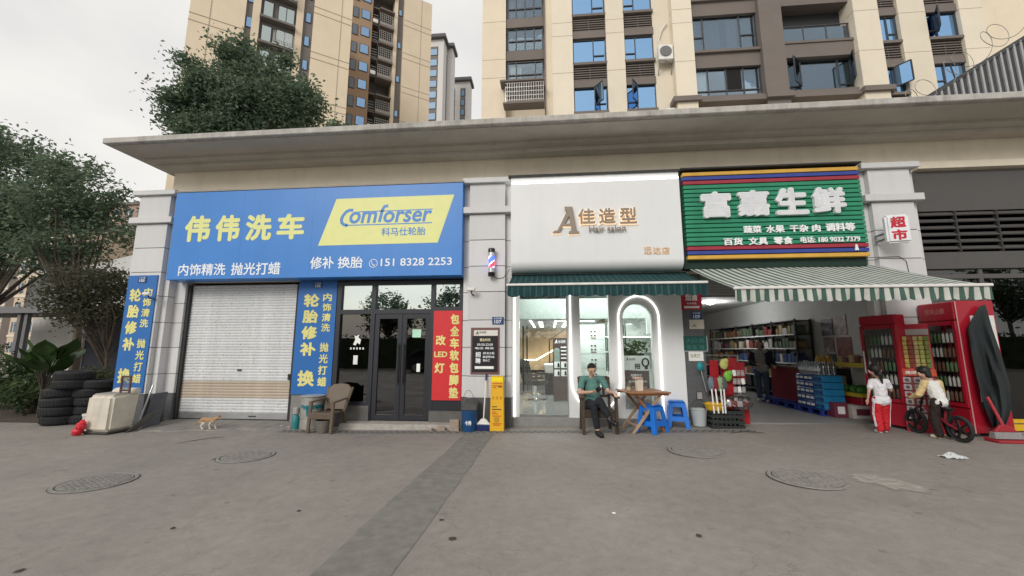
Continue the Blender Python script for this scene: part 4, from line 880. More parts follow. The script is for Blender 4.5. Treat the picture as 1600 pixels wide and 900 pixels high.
for r_, s_ in ((0,'入口 出'),(1,'安全 消')): letters(t, s_, a+.05, d_-.12-.13*r_, b_-.05, d_-.04-.13*r_, yD-.006, M('licence_ink', (.06,.22,.19), .6), .0, .001)
part('edge', MALU, (a-.01,b_+.01,yD-.012,yD,c-.015,c), parent=t); part('edge', MALU, (b_,b_+.015,yD-.012,yD,c,d_), parent=t)
t, a, b_, c, d_ = sheet('paper_notice', 'white handwritten paper notice below the green licence frame', 'notice', 1076,549,1099,564, yD, MPP); letters(t, '抽真空', a+.03, c+.06, b_-.06, d_-.04, yD-.006, M('ink_olive', (.35,.34,.22), .7), .015, .001)
t, a, b_, c, d_ = sheet('socket_box', 'grey electrical socket box low on the dark pier', 'socket', 1088,612,1097,624, yD, MDK); part('cover', M('socket_grey', (.35,.35,.35), .5), (a+.01,b_-.01,yD-.03,yD-.006,c+.01,d_-.01), parent=t)
# ------------------------------------------------------------------ things standing along the shop fronts
def on_ground(x, y, dz=0): return (x, y, G(x)+dz)
MRB = M('tyre_rubber', (.022,.023,.025), .85, var=.3, scale=14, bump=.3, bscale=50)
tsrc = None
def tyre(x, y, z, label, tilt=(0,0), r=.31, h=.185):
    global tsrc
    if tsrc is None:
        t = thing('tyre', label, 'tyre', (x,y,z)); b = MB(); n = 36
        prof = [(.19,.03),(.20,.008),(.25,.0),(.285,.012),(.305,.035),(.31,.06),(.31,.125),(.305,.15),(.285,.173),(.25,.185),(.20,.177),(.19,.155)]
        b.lathe(prof+[prof[0]], n=n, cap=False); b.build('carcass', MRB, t, False, smooth=True)
        b = MB()
        for i in range(36):
            a = 2*PI*i/36
            for z0, s in ((.045,.05),(.10,-.05)):
                c, s_ = math.cos(a), math.sin(a); c2, s2 = math.cos(a+.1), math.sin(a+.1)
                b.hexa([(.300*c,.300*s_,z0),(.316*c,.316*s_,z0),(.316*c2,.316*s2,z0),(.300*c2,.300*s2,z0)], [(.300*math.cos(a+s),.300*math.sin(a+s),z0+.042),(.316*math.cos(a+s),.316*math.sin(a+s),z0+.042),(.316*math.cos(a+s+.1),.316*math.sin(a+s+.1),z0+.042),(.300*math.cos(a+s+.1),.300*math.sin(a+s+.1),z0+.042)])
        o = b.build('tread', MRB, t, False); o['kind'] = 'stuff'; tsrc = t
    else: t = copy_tree(tsrc)
    t.location = (x,y,z); t.rotation_euler = (tilt[0],tilt[1],random.random()*6); t['label'] = label; t['group'] = 'old tyres stacked by the planting'; return t
ords = ('bottom','second','third','fourth','fifth','top')
p = gd(62,667); hts = .176
for i in range(6):
    up_ = i >= 4; tyre(p.x+(.17 if up_ else random.uniform(-.03,.03)), p.y+.31+random.uniform(-.03,.03), G(p.x)+i*hts, f'{ords[i]} worn tyre of the six high stack beside the long grass' if 0 < i < 5 else f'worn tyre at the {"top" if i else "bottom"} of the six high stack', (random.uniform(-.03,.03),random.uniform(-.04,.04)))
p2 = gd(113,664)
for i in range(5): tyre(p2.x+(.08 if i == 4 else random.uniform(-.03,.03)), p2.y+.31+random.uniform(-.03,.03), G(p2.x)+i*.173, (f'{ords[i]} worn tyre of the five high stack beside the old washing machine' if 0 < i < 4 else f'worn tyre at the {"top" if i else "bottom"} of the five high stack'), (random.uniform(-.03,.03),random.uniform(-.04,.04)))
# old washing machine
A_, B_, D_ = gd(127,679), gd(173,681), gd(208,674)
ang = math.atan2(B_.y-A_.y, B_.x-A_.x); wd = (B_-A_).length; dp = .52
t = thing('washing_machine', 'old cream twin tub washing machine standing on the paving', 'washing machine', (A_.x-.02,A_.y,G(A_.x)), ang*.5); t.scale = (.84,.84,.84)
MCRM = M('aged_cream', (.62,.575,.49), .5, var=.12, scale=4, stain=.2)
b = MB(); b.hexa([(0,0,.06),(wd,0,.06),(wd+.02,dp,.06),(.02,dp,.06)], [(.02,.02,.80),(wd+.02,.0,.80),(wd+.06,dp+.04,.84),(.06,dp+.04,.84)]); b.build('cabinet', MCRM, t, False, bevel=.05, seg=3, smooth=True)
b = MB(); b.hexa([(.06,.08,.80),(wd-.02,.07,.80),(wd-.0,dp-.12,.82),(.1,dp-.12,.82)], [(.08,.1,.835),(wd-.04,.09,.835),(wd-.02,dp-.14,.85),(.12,dp-.14,.85)]); b.build('lid', M('lid_grey', (.30,.28,.25), .5), t, False, bevel=.01)
b = MB(); b.hexa([(.06,dp-.12,.80),(wd+.04,dp-.12,.80),(wd+.05,dp+.04,.80),(.06,dp+.04,.80)], [(.08,dp-.06,.92),(wd+.04,dp-.06,.92),(wd+.05,dp+.04,.93),(.08,dp+.04,.93)]); b.build('control_panel', MCRM, t, False, bevel=.02, seg=2)
b = MB(); b.box(.01,wd-.01,.01,dp-.01,.02,.065); b.build('base_skirt', M('skirt_dark', (.09,.085,.08), .7), t, False, bevel=.01)
for x in (.06,wd-.08):
    for y in (.05,dp-.06):
        b = MB(); b.cyl((x,y,0),(x,y,.03),.028); b.build('foot', MDK, t, False)
for i in range(3): 
    b = MB(); b.box(wd-.002,wd+.012,.12+.13*i,.14+.13*i,.12,.76); b.build('side_rib', MCRM, t, False)
t2 = thing('stand_frame', 'small dark red wooden frame standing on the washing machine lid', 'frame', (A_.x+wd*.80,A_.y+.20,G(A_.x)+.735), .15)
b = MB(); MFW = M('dark_red_wood', (.10,.04,.035), .5)
for q_ in ((-.09,.09,0,.03),(-.09,.09,.25,.28)): b.box(q_[0],q_[1],-.012,.012,q_[2],q_[3])
for x in (-.09,.065): b.box(x,x+.025,-.0125,.0125,-.03,.285)
b.build('frame_bars', MFW, t2, False); b = MB(); b.box(-.065,.065,-.004,.004,.03,.25); b.build('pane', glass('frame_pane', (.6,.7,.8), .1), t2, False)
# white bucket and red bag
x, y, z = on_ground(gd(119,676).x+.02, gd(119,676).y+.22)
t = thing('paint_bucket', 'dirty white plastic bucket wedged between tyres and washing machine', 'bucket', (x,y,z))
b = MB(); b.lathe([(.10,0),(.115,.01),(.135,.27),(.145,.275),(.145,.295),(.13,.30)], n=20); b.build('pail', M('bucket_white', (.55,.55,.54), .6, var=.25), t, False, smooth=True); b = MB(); b.lathe([(.147,.285),(.147,.305),(.0,.312)], n=20); b.build('lid', MWR, t, False)
x, y, z = on_ground(gd(117,681).x, gd(117,681).y+.03)
b = MB(); b.ball((0,0,.07),(.09,.07,.075),14,9); b.ball((.05,.0,.15),(.075,.06,.08),14,9); b.ball((.08,0,.22),(.05,.04,.05),12,8); b.v = [(a+random.uniform(-.012,.012), c+random.uniform(-.012,.012), max(d+random.uniform(-.012,.012),0)) for a,c,d in b.v]
o = b.build('plastic_bag', M('red_plastic', (.55,.02,.035), .35), smooth=True); o.location = (x,y,z); tag(o, 'crumpled red plastic bag lying at the foot of the washing machine', 'bag')
# boards leaning at the corner pillar
b = MB(); q1, q2 = gd(193,677), gd(213,672); b.hexa([(q1.x,q1.y,G(-8)),(q2.x,q2.y-.02,G(-8)),(q2.x,q2.y,G(-8)),(q1.x,q1.y+.02,G(-8))], [(q1.x+.12,q1.y+.3,.22),(q2.x+.13,q2.y+.28,.24),(q2.x+.13,q2.y+.30,.24),(q1.x+.12,q1.y+.32,.22)])
tag(b.build('leaning_board', M('board_grey', (.20,.19,.175), .8, var=.2)), 'grey board leaning on the foot of the corner pillar', 'board')
b = MB(); q1, q2 = at(222,676,-.62), at(262,660,-.35); b.hexa([(q1.x,-.66,-.08),(-7.62,-.46,-.06),(-7.62,-.44,-.06),(q1.x,-.64,-.08)], [(q1.x,-.50,.56),(-7.66,-.30,.58),(-7.66,-.28,.58),(q1.x,-.48,.56)])
tag(b.build('dark_panel', M('panel_slate', (.075,.08,.092), .55, var=.15), bevel=.004), 'dark slate panel propped against the corner pillar beside the shutter', 'panel')
b = MB(); a = at(213,674,-.6); b.cyl((a.x,-.6,G(-8)),(a.x+.02,-.40,.72),.016); tag(b.build('grey_pipe', MALU), 'thin grey pipe standing between the corner banner and slate panel', 'pipe')

# metal drum with teal paint
p = at(481,668,-.42); t = thing('metal_drum', 'rusty steel drum streaked with teal paint beside the brown chair', 'drum', (p.x-.03,-.27,G(p.x)))
def drum_mat():
    m = M('drum_steel', (.42,.41,.38), .45, .5, var=.25, scale=5); n = m.node_tree.nodes; l = m.node_tree.links; b = n['Principled BSDF']; old = b.inputs['Base Color'].links[0].from_socket
    tc = n.new('ShaderNodeTexCoord'); mp = n.new('ShaderNodeMapping'); mp.inputs['Scale'].default_value = (14,14,2.2); l.new(tc.outputs['Object'], mp.inputs[0]); z = n.new('ShaderNodeTexNoise'); z.inputs['Scale'].default_value = 1; z.inputs['Detail'].default_value = 5; l.new(mp.outputs[0], z.inputs['Vector'])
    sp = n.new('ShaderNodeSeparateXYZ'); l.new(tc.outputs['Object'], sp.inputs[0]); g = n.new('ShaderNodeMapRange'); g.inputs[1].default_value = .15; g.inputs[2].default_value = .42; g.inputs[3].default_value = -.28; g.inputs[4].default_value = .10; l.new(sp.outputs[2], g.inputs[0])
    a = n.new('ShaderNodeMath'); a.operation = 'ADD'; l.new(z.outputs[0], a.inputs[0]); l.new(g.outputs[0], a.inputs[1]); r = n.new('ShaderNodeMapRange'); r.inputs[1].default_value = .52; r.inputs[2].default_value = .56; l.new(a.outputs[0], r.inputs[0])
    g2 = n.new('ShaderNodeMapRange'); g2.inputs[1].default_value = .44; g2.inputs[2].default_value = .46; g2.inputs[3].default_value = 1; g2.inputs[4].default_value = 0; l.new(sp.outputs[2], g2.inputs[0]); mm = n.new('ShaderNodeMath'); mm.operation = 'MULTIPLY'; l.new(r.outputs[0], mm.inputs[0]); l.new(g2.outputs[0], mm.inputs[1])
    x = n.new('ShaderNodeMix'); x.data_type = 'RGBA'; l.new(mm.outputs[0], x.inputs['Factor']); l.new(old, x.inputs['A']); x.inputs['B'].default_value = (.015,.19,.23,1); l.new(x.outputs['Result'], b.inputs['Base Color']); return m
b = MB(); b.lathe([(.20,0),(.21,.01),(.205,.2),(.215,.21),(.205,.22),(.205,.40),(.215,.41),(.205,.42),(.20,.60)], n=28); b.build('shell', drum_mat(), t, False, smooth=True)
b = MB(); b.lathe([(.20,.595),(.222,.60),(.225,.615),(.20,.62),(.02,.61)], n=28); b.build('lid', M('drum_lid', (.6,.6,.58), .35, .6), t, False, smooth=True)
p = at(459,660,-.45); t = thing('spray_bottle', 'small teal plastic canister beside the steel drum', 'canister', (p.x,p.y+.06,G(p.x)))
b = MB(); b.lathe([(.06,0),(.065,.02),(.065,.22),(.03,.27)], n=16); b.build('body', M('teal_plastic', (.02,.20,.22), .4), t, False, smooth=True); b = MB(); b.box(-.05,.045,-.05,.05,.27,.40); b.build('head', M('head_grey', (.3,.3,.3), .5), t, False, bevel=.015)
for i, (px, py) in enumerate(((447,665),(452,669),(459,671),(472,671),(440,668))):
    p = gd(px,py); s = random.uniform(.035,.06); b = MB(); b.ball((0,0,s*.4),(s,s*.8,s*.6),7,5); b.v = [(x*random.uniform(.8,1.2),y*random.uniform(.8,1.2),z) for x,y,z in b.v]; o = b.build('rubble_stone', MBK); o.location = (p.x,p.y,G(p.x)); tag(o, 'small lump of grey rubble at the foot of the shutter pier', 'rubble', 'rubble beside the steel drum')
# brown plastic armchair
MBR = M('brown_plastic', (.115,.085,.060), .5, var=.1)
def arm_chair(x, y, rz, label):
    t = thing('plastic_armchair', label, 'chair', on_ground(x,y), rz)
    def leg(x0,y0,x1,y1,z1,wx=.07,wy=.05): return MB().hexa([(x0-wx/2,y0-wy/2,0),(x0+wx/2,y0-wy/2,0),(x0+wx/2,y0+wy/2,0),(x0-wx/2,y0+wy/2,0)], [(x1-wx/2,y1-wy/2,z1),(x1+wx/2,y1-wy/2,z1),(x1+wx/2,y1+wy/2,z1),(x1-wx/2,y1+wy/2,z1)])
    for s in (-1,1):
        leg(s*.26,-.26,s*.255,-.22,.62).build('leg', MBR, t, False, bevel=.012); leg(s*.23,.30,s*.22,.24,.42).build('leg', MBR, t, False, bevel=.012)
        b = MB(); b.hexa([(s*.255-.04,-.25,.60),(s*.255+.04,-.25,.60),(s*.25+.035,.26,.64),(s*.25-.035,.26,.64)], [(s*.255-.04,-.25,.63),(s*.255+.04,-.25,.63),(s*.25+.035,.26,.67),(s*.25-.035,.26,.67)]); b.build('armrest', MBR, t, False, bevel=.01)
    b = MB(); b.hexa([(-.24,-.25,.37),(.24,-.25,.37),(.22,.25,.35),(-.22,.25,.35)], [(-.24,-.25,.41),(.24,-.25,.41),(.22,.25,.385),(-.22,.25,.385)]); b.box(-.24,.24,-.265,-.245,.28,.40); b.build('seat', MBR, t, False, bevel=.012)
    b = MB(); b.add([(-.22,.22,.42),(.22,.22,.42),(.27,.38,.86),(.18,.41,.93),(.0,.42,.955),(-.18,.41,.93),(-.27,.38,.86)]+[(-.22,.26,.42),(.22,.26,.42),(.27,.42,.86),(.18,.45,.93),(.0,.46,.955),(-.18,.45,.93),(-.27,.42,.86)], [(0,1,2,3,4,5,6),(13,12,11,10,9,8,7)]+[(i,7+i,7+(i+1)%7,(i+1)%7) for i in range(7)]); b.build('backrest', MBR, t, False, bevel=.008)
    for s in (-1,1): b = MB(); b.bar((s*.235,.24,.40),(s*.30,.41,.88),.05,.04); b.build('back_post', MBR, t, False, bevel=.01)
    t.scale = (.88,.88,.88); return t
p = gd(505,671); arm_chair(fx(507,668,-.62), -.53, rad(-5), 'brown plastic armchair standing in front of the dark glass pane')
p = at(503,672,-.72); t = thing('pail', 'grey pail under the brown plastic armchair', 'pail', (p.x,p.y+.05,G(p.x)))
b = MB(); b.lathe([(.10,0),(.105,.005),(.145,.20),(.155,.205),(.155,.225),(.14,.222),(.13,.18),(.02,.17)], n=24); b.build('body', M('pail_grey', (.17,.155,.135), .7, var=.2), t, False, smooth=True); b = MB(); b.tube([(.15*math.cos(a),.15*math.sin(a)*.4-.06,.215+.0*a) for a in [PI*i/10 for i in range(11)]], .006); b.build('handle', MDK, t, False)

# blue paint bucket, broom, dustpan, yellow box
p = at(734,655,-.50); t = thing('paint_bucket', 'dark blue paint bucket with black lid beside the middle pillar', 'bucket', (p.x,-.50,G(p.x)))
MBB = M('bucket_blue', (.012,.065,.18), .35, var=.1)
b = MB(); b.lathe([(.125,0),(.13,.005),(.150,.30),(.155,.305),(.155,.33),(.160,.335),(.160,.36),(.14,.365)], n=28); b.build('body', MBB, t, False, smooth=True)
b = MB(); b.hexa([(-.15,-.12,.365),(.15,-.13,.365),(.16,.12,.365),(-.14,.12,.365)], [(-.10,-.02,.50),(.15,-.06,.46),(.15,.10,.56),(-.1,.1,.56)]); b.build('cover_sheet', M('cover_dark', (.06,.06,.06), .7), t, False, bevel=.02)
tl = letters(None, '卡秀', -.06, .12, .06, .20, -.148, MWS, .03, .002); tl.parent = t
b = MB(); b.tube([(.12*math.cos(a)-.02,-.05,.36+.36*math.sin(a)) for a in [PI*i/12 for i in range(13)]], .004); b.build('handle', MDK, t, False)
p = at(755,662,-.52); p.y = -.54; MBD = M('dustpan_blue', (.02,.03,.13), .4)
t = thing('dustpan', 'navy blue dustpan standing below the broom', 'dustpan', (p.x,p.y+.02,G(p.x)))
b = MB(); b.hexa([(-.14,0,0),(.14,0,0),(.13,.16,0),(-.13,.16,0)], [(-.14,-.01,.11),(.14,-.01,.11),(.13,.18,.15),(-.13,.18,.15)]); b.build('pan', MBD, t, False, bevel=.012)
t = thing('broom', 'white broom with blue grip leaning on the middle pillar', 'broom', (p.x,p.y+.05,G(p.x)+.11))
b = MB(); b.hexa([(-.13,-.04,.0),(.13,-.04,.0),(.13,.04,.0),(-.13,.04,.0)], [(-.04,-.02,.1),(.04,-.02,.1),(.04,.02,.1),(-.04,.02,.1)]); b.build('bristles', M('bristle_white', (.72,.71,.68), .9, var=.15, scale=40), t, False, bevel=.01)
e = at(760,584,-.33)-t.location; b = MB(); b.cyl((0,0,.08),e,.012); b.build('handle', MWR, t, False); b = MB(); b.cyl(e*.86,e*1.0,.016); b.build('grip', MBD, t, False)
yb0, yb1 = gd(768,670), gd(789,670); ym_ = -.52
t = thing('yellow_board', 'tall narrow yellow advert box standing against the middle pillar', 'advert', ((yb0.x+yb1.x)/2,ym_,G(-.9)))
MYL = M('board_yellow', (.72,.40,.015), .45, var=.05); hB = fz(778,588,ym_)-G(-.9); wB = .125
b = MB(); b.hexa([(-wB,-.03,0),(wB+.005,-.03,0),(wB+.005,.12,0),(-wB,.12,0)], [(-wB+.01,.03,hB),(wB-.01,.03,hB),(wB-.01,.13,hB),(-wB+.01,.13,hB)]); b.build('board', MYL, t, False, bevel=.006)
def on_board(poly, mat, name, d=.003):
    b = MB(); b.prism(poly, 0, .001); b.v = [(x, -.03+.06*z/hB-d+yy, z) for x,yy,z in b.v]; return b.build(name, mat, t, False)
on_board([(-wB+.02,hB-.1),(wB-.02,hB-.1),(wB-.02,hB-.02),(-wB+.02,hB-.02)], M('bright_yellow', (.85,.68,.0), .5), 'header_patch'); MOR = M('print_orange', (.55,.12,.01), .6)
for z, a, c, m_ in ((hB-.13,-.09,.09,MOR),(hB-.17,-.09,.09,MOR),(hB-.20,-.08,-.02,MOR),(hB-.19,.02,.09,MIK),(.42,-.09,.0,MIK),(.375,-.09,.08,MIK),(.33,-.09,-.01,MOR),(.30,-.09,.02,MOR),(.13,-.08,.09,MOR),(.105,-.06,.06,MOR),(.26,-.08,.08,MOR)): on_board([(a,z-.008),(c,z-.008),(c,z+.008),(a,z+.008)], m_, 'printed_line')
for x in (-.07,0,.07): on_board([(x-.018,.55),(x+.018,.55),(x+.018,.60),(x-.018,.60)], M('print_amber', (.50,.26,.01), .6), 'printed_icon')
on_board([(-.045,.15),(.045,.15),(.045,.24),(-.045,.24)], M('print_amber', (.50,.26,.01), .6), 'printed_patch')

# ------------------------------------------------------------------ wooden armchair, table, stools
MWD = M('dark_wood', (.060,.042,.030), .6, var=.2, scale=9)
wcx, wcy = .83, -.62
wc = thing('wooden_armchair', 'dark wooden armchair the seated man sits on', 'chair', on_ground(wcx,wcy), rad(4))
for s in (-1,1):
    b = MB(); b.bar((s*.30,-.24,0),(s*.30,-.22,.66),.055,.07); b.build('leg', MWD, wc, False, bevel=.005)
    b = MB(); b.bar((s*.28,.26,0),(s*.27,.22,.45),.05,.06); b.bar((s*.27,.22,.43),(s*.29,.34,.98),.05,.05); b.build('leg', MWD, wc, False, bevel=.005)
    b = MB(); b.hexa([(s*.31-.045,-.30,.63),(s*.31+.045,-.30,.63),(s*.30+.035,.28,.68),(s*.30-.035,.28,.68)], [(s*.31-.045,-.30,.665),(s*.31+.045,-.30,.665),(s*.30+.035,.28,.715),(s*.30-.035,.28,.715)]); b.build('armrest', MWD, wc, False, bevel=.006)
b = MB(); b.box(-.275,.275,-.26,.24,.38,.425); b.box(-.27,.27,-.25,-.225,.28,.39); b.build('seat', MWD, wc, False, bevel=.006)
b = MB(); b.bar((-.28,.34,.95),(.28,.34,.95),.03,.09); b.bar((-.27,.27,.62),(.27,.27,.62),.03,.05)
b.build('back_rail', MWD, wc, False, bevel=.004)
for i in range(5): b = MB(); b.bar((-.18+.09*i,.27,.62),(-.18+.09*i,.34,.94),.05,.015); b.build('back_slat', MWD, wc, False)
MOW = M('orange_wood', (.30,.135,.060), .45, var=.25, scale=7); MLWD = M('pale_wood', (.36,.25,.165), .6, var=.2, scale=7)
tx, ty = 1.62, -.55; zt_ = G(tx)
tb = thing('folding_table', 'small square folding wooden table on crossed legs', 'table', (tx,ty,zt_), rad(12))
for i in range(6):
    b = MB(); b.box(-.36+.12*i+.002,-.36+.12*(i+1)-.002,-.34,.34,.655,.68); b.build('top_plank', MOW, tb, False, bevel=.004)
b = MB(); b.box(-.34,.34,-.30,-.27,.62,.655); b.box(-.34,.34,.27,.30,.62,.655); b.build('apron_rail', MOW, tb, False)
for s, y_ in ((-1,-.24),(1,-.19),(-1,.24),(1,.19)):
    b = MB(); b.bar((s*.30,y_,.0),(-s*.22,y_,.64),.045,.03,(0,1,0)); b.build('leg', MLWD if s < 0 else MOW, tb, False, bevel=.004)
b = MB(); b.bar((-.20,-.26,.12),(-.20,.26,.12),.03); b.bar((.20,-.22,.12),(.20,.22,.12),.03); b.build('stretcher', MLWD, tb, False)
cpx = at(979,600,ty); t = thing('paper_cup', 'clear plastic tumbler on the folding table', 'cup', (tx-.24,ty-.06,zt_+.68)); b = MB(); b.lathe([(.035,0),(.05,.14),(.047,.14),(.033,.006),(.0,.006)], n=20, cap=False); b.build('cup', glass('cup_plastic', (.88,.86,.8), .1), t, False, smooth=True); b = MB(); b.lathe([(.036,.006),(.044,.085),(.0,.085)], n=20); b.build('drink', M('drink_tea', (.50,.42,.3), .3), t, False)
t = thing('paper_carton', 'open pinkish paper carton standing on the folding table', 'carton', (tx-.05,ty-.02,zt_+.68), .3); MPK = M('carton_pink', (.62,.42,.34), .8, var=.1)
b = MB(); b.hexa([(-.05,-.04,0),(.05,-.04,0),(.05,.04,0),(-.05,.04,0)], [(-.055,-.045,.19),(.055,-.045,.19),(.055,.045,.19),(-.055,.045,.19)]); b.build('carton_body', M('carton_cream', (.66,.60,.50), .8), t, False); b = MB(); b.hexa([(-.09,-.06,.19),(.06,-.06,.2),(.06,.06,.2),(-.09,.06,.19)], [(-.10,-.06,.235),(.05,-.06,.225),(.05,.06,.225),(-.10,.06,.235)]); b.build('carton_flap', MPK, t, False, bevel=.01)
MBS = M('stool_blue', (.012,.16,.62), .38, var=.05)
def stool(x, y, rz, label, h=.46):
    t = thing('plastic_stool', label, 'stool', on_ground(x,y), rz, 'blue plastic stools'); a, c = .135, .195
    b = MB(); b.box(-a,a,-a,a,h-.035,h); b.build('seat', MBS, t, False, bevel=.018, seg=2)
    for sx_ in (-1,1):
        for sy_ in (-1,1):
            P = lambda k, u: (sx_*(k-u[0]), sy_*(k-u[1]))
            b = MB(); zt2 = h-.03
            def ring(k, z, w1): return [(sx_*k,sy_*k,z),(sx_*(k-w1),sy_*k,z),(sx_*(k-w1),sy_*(k-.022),z),(sx_*(k-.022),sy_*(k-.022),z),(sx_*(k-.022),sy_*(k-w1),z),(sx_*k,sy_*(k-w1),z)]
            R0, R1 = ring(c,0,.075), ring(a+.004,zt2,.075)
            b.add(R0+R1, [(0,1,2,3,4,5),(11,10,9,8,7,6)]+[(i,6+i,6+(i+1)%6,(i+1)%6) for i in range(6)]); b.build('leg', MBS, t, False, bevel=.004)
    for s in (-1,1):
        for z0, z1 in ((.12,.20),(h-.10,h-.03)):
            f = lambda z: a+.004+(c-a)*(1-z/(h-.03)); k0, k1 = f(z0), f(z1)
            b = MB(); b.hexa([(-k0+.03,s*(k0-.02),z0),(k0-.03,s*(k0-.02),z0),(k0-.03,s*(k0-.002),z0),(-k0+.03,s*(k0-.002),z0)], [(-k1+.03,s*(k1-.02),z1),(k1-.03,s*(k1-.02),z1),(k1-.03,s*(k1-.002),z1),(-k1+.03,s*(k1-.002),z1)]); b.build('side_rail', MBS, t, False)
            b = MB(); b.hexa([(s*(k0-.02),-k0+.03,z0),(s*(k0-.002),-k0+.03,z0),(s*(k0-.002),k0-.03,z0),(s*(k0-.02),k0-.03,z0)], [(s*(k1-.02),-k1+.03,z1),(s*(k1-.002),-k1+.03,z1),(s*(k1-.002),k1-.03,z1),(s*(k1-.02),k1-.03,z1)]); b.build('side_rail', MBS, t, False)
p = gd(1022,677); stool(p.x, p.y+.1, rad(40), 'blue plastic stool standing on the drain grating beside the folding table')
p = gd(1056,666); stool(p.x+.02, p.y+.0-.05, rad(-12), 'blue plastic stool tucked between the other stool and the white salon wall')

# ------------------------------------------------------------------ crate with mops and goods at the supermarket entrance
MCRT = M('crate_black', (.022,.026,.026), .6); cA, cB = gd(1112,670), gd(1161,668)
cxm, cym = (cA.x+cB.x)/2, cA.y+.16; gzc = G(cxm)
t = thing('plastic_crate', 'black slotted plastic crate at the supermarket entrance', 'crate', (cxm,cym,gzc)); W2, D2, Hc = .27, .17, .27
for z in (0,.09,.18,.25):
    for s in (-1,1):
        b = MB(); b.box(-W2,W2,s*D2-.01,s*D2+.01,z,z+.045); b.build('crate_rail', MCRT, t, False); b = MB(); b.box(s*W2-.01,s*W2+.01,-D2,D2,z,z+.0445); b.build('crate_rail', MCRT, t, False)
for i in range(8):
    for s in (-1,1): b = MB(); x = -W2+.02+i*(2*W2-.04)/7; b.box(x-.012,x+.012,s*D2-.008,s*D2+.008,0,.29); b.build('crate_post', MCRT, t, False)
b = MB(); b.box(-W2,W2,-D2,D2,.0,.015); b.build('crate_floor', MCRT, t, False)
t = thing('basin', 'yellow plastic basin resting on the black crate', 'basin', (cxm-.16,cym-.02,gzc+.295)); b = MB(); b.lathe([(.12,0),(.13,.0),(.17,.10),(.185,.105),(.18,.115),(.165,.105),(.125,.012),(.0,.012)], n=24, cap=False); b.build('bowl', M('basin_yellow', (.66,.38,.02), .4), t, False, smooth=True)
t = thing('mop_bucket', 'pale grey bucket beside the black crate at the dark pier', 'bucket', (cxm-.40,cym+.08,gzc)); b = MB(); b.lathe([(.10,0),(.11,.005),(.14,.28),(.15,.285),(.15,.30),(.13,.295),(.11,.05)], n=22, cap=False); b.build('body', M('bucket_pale', (.42,.46,.46), .5), t, False, smooth=True); b = MB(); b.tube([(.145*math.cos(a),-.03,.29+.17*math.sin(a)) for a in [PI*i/12 for i in range(13)]], .006); b.build('handle', MDK, t, False)
for i, (px0_, px1_, col_) in enumerate(((1116,1112,0),(1123,1118,1),(1130,1126,2),(1134,1131,3))):
    a = at(px0_,646,cym-.2); e = at(px1_,608,cym-.08)
    t = thing('mop', ('white handled mop with a blue grey head in the crate','white handled mop with a dark red head in the crate','white handled mop with a pale green head in the crate','white handled mop with a dark grey head in the crate')[i], 'mop', tuple(a), 0, 'mops leaning in the crate')
    b = MB(); b.cyl((0,0,0),e-a,.013); b.build('handle', MWR, t, False); d_ = (e-a); b = MB(); c_ = d_*1.22; b.ball(c_, (.06,.05,.13), 10, 8); b.v = [tuple(Vector(v)+Vector((random.uniform(-.012,.012),random.uniform(-.012,.012),random.uniform(-.02,.02)))) for v in b.v]
    b.build('mop_head', (M('mop_bluegrey', (.14,.18,.22), .9), M('mop_red', (.22,.02,.03), .9), M('mop_green', (.25,.33,.20), .9), M('mop_grey', (.09,.09,.10), .9))[i], t, False, smooth=True)
t = thing('toilet_brush', 'teal headed brush with long grey handle beside the dark pier', 'brush', (cxm-.36,cym+.06,gzc+.3)); e0 = at(1104,612,cym+.06)-t.location; e1 = at(1095,577,cym+.06)-t.location; b = MB(); b.cyl(e0,e1,.01); b.build('handle', MALU, t, False); b = MB(); b.ball(e1+Vector((-.01,0,.05)), (.055,.05,.085), 12, 8); b.build('brush_head', M('brush_teal', (.01,.24,.27), .5), t, False, smooth=True)
# red display cards with packets behind the crate
MRD = M('card_red', (.36,.012,.02), .45, var=.1); yK = cym+.25
t = thing('display_stand', 'red cardboard display stand with hanging toys behind the black crate', 'display', (cxm+.05,yK,gzc))
for i, (pl, pt, pr, pb, dy) in enumerate(((1108,563,1124,592,.1),(1134,560,1154,600,.12),(1130,576,1152,640,0),(1150,566,1166,600,.2),(1126,572,1134,600,.05))):
    a = at(pl,pt,yK+dy); c = at(pr,pb,yK+dy); part('display_card', MRD, (a.x,c.x,yK+dy,yK+dy+.03,c.z,a.z), parent=t, bevel=.006)
a = at(1128,565,yK-.03); part('base_box', MRD, (a.x,a.x+.42,yK-.02,yK+.25,gzc+.02,gzc+.42), parent=t)
MPC = glass('packet_film', (.80,.80,.82), .14, rough=.15); MPG = M('packet_grey', (.34,.31,.31), .5, var=.35, scale=22)
k = 0
for r_ in range(5):
    for c_ in range(3):
        a = at(1147+6.5*c_+r_*1.0, 583+13*r_, yK-.06-.012*r_); b = MB(); b.cbox(0,0,0,.062,.03,.11); o = b.build('toy_packet', MPG if (r_+c_) % 3 else MPP, bevel=.01); o.location = a; o.rotation_euler = (0,random.uniform(-.12,.12),0)
        tag(o, 'small grey blister packet hanging on the red display stand' if (r_+c_) % 3 else 'small white blister packet hanging on the red display stand', 'packet', 'blister packets on the red display stand'); k += 1
for (px, py, m_, lab) in ((1137,588,M('toy_green', (.16,.45,.05), .4),'bright green toy hanging on the red display stand'), (1131,569,M('toy_lime', (.50,.52,.16), .5),'pale lime toy hanging on the red display stand'), (1116,600,M('toy_grey', (.22,.26,.30), .5),'blue grey plush hanging in front of the display stand')):
    a = at(px,py,yK-.1); b = MB(); b.ball((0,0,0),(.075,.04,.10),12,9); b.ball((.03,-.02,.06),(.05,.03,.05),10,7); o = b.build('hanging_toy', m_, smooth=True); o.location = a; tag(o, lab, 'toy')
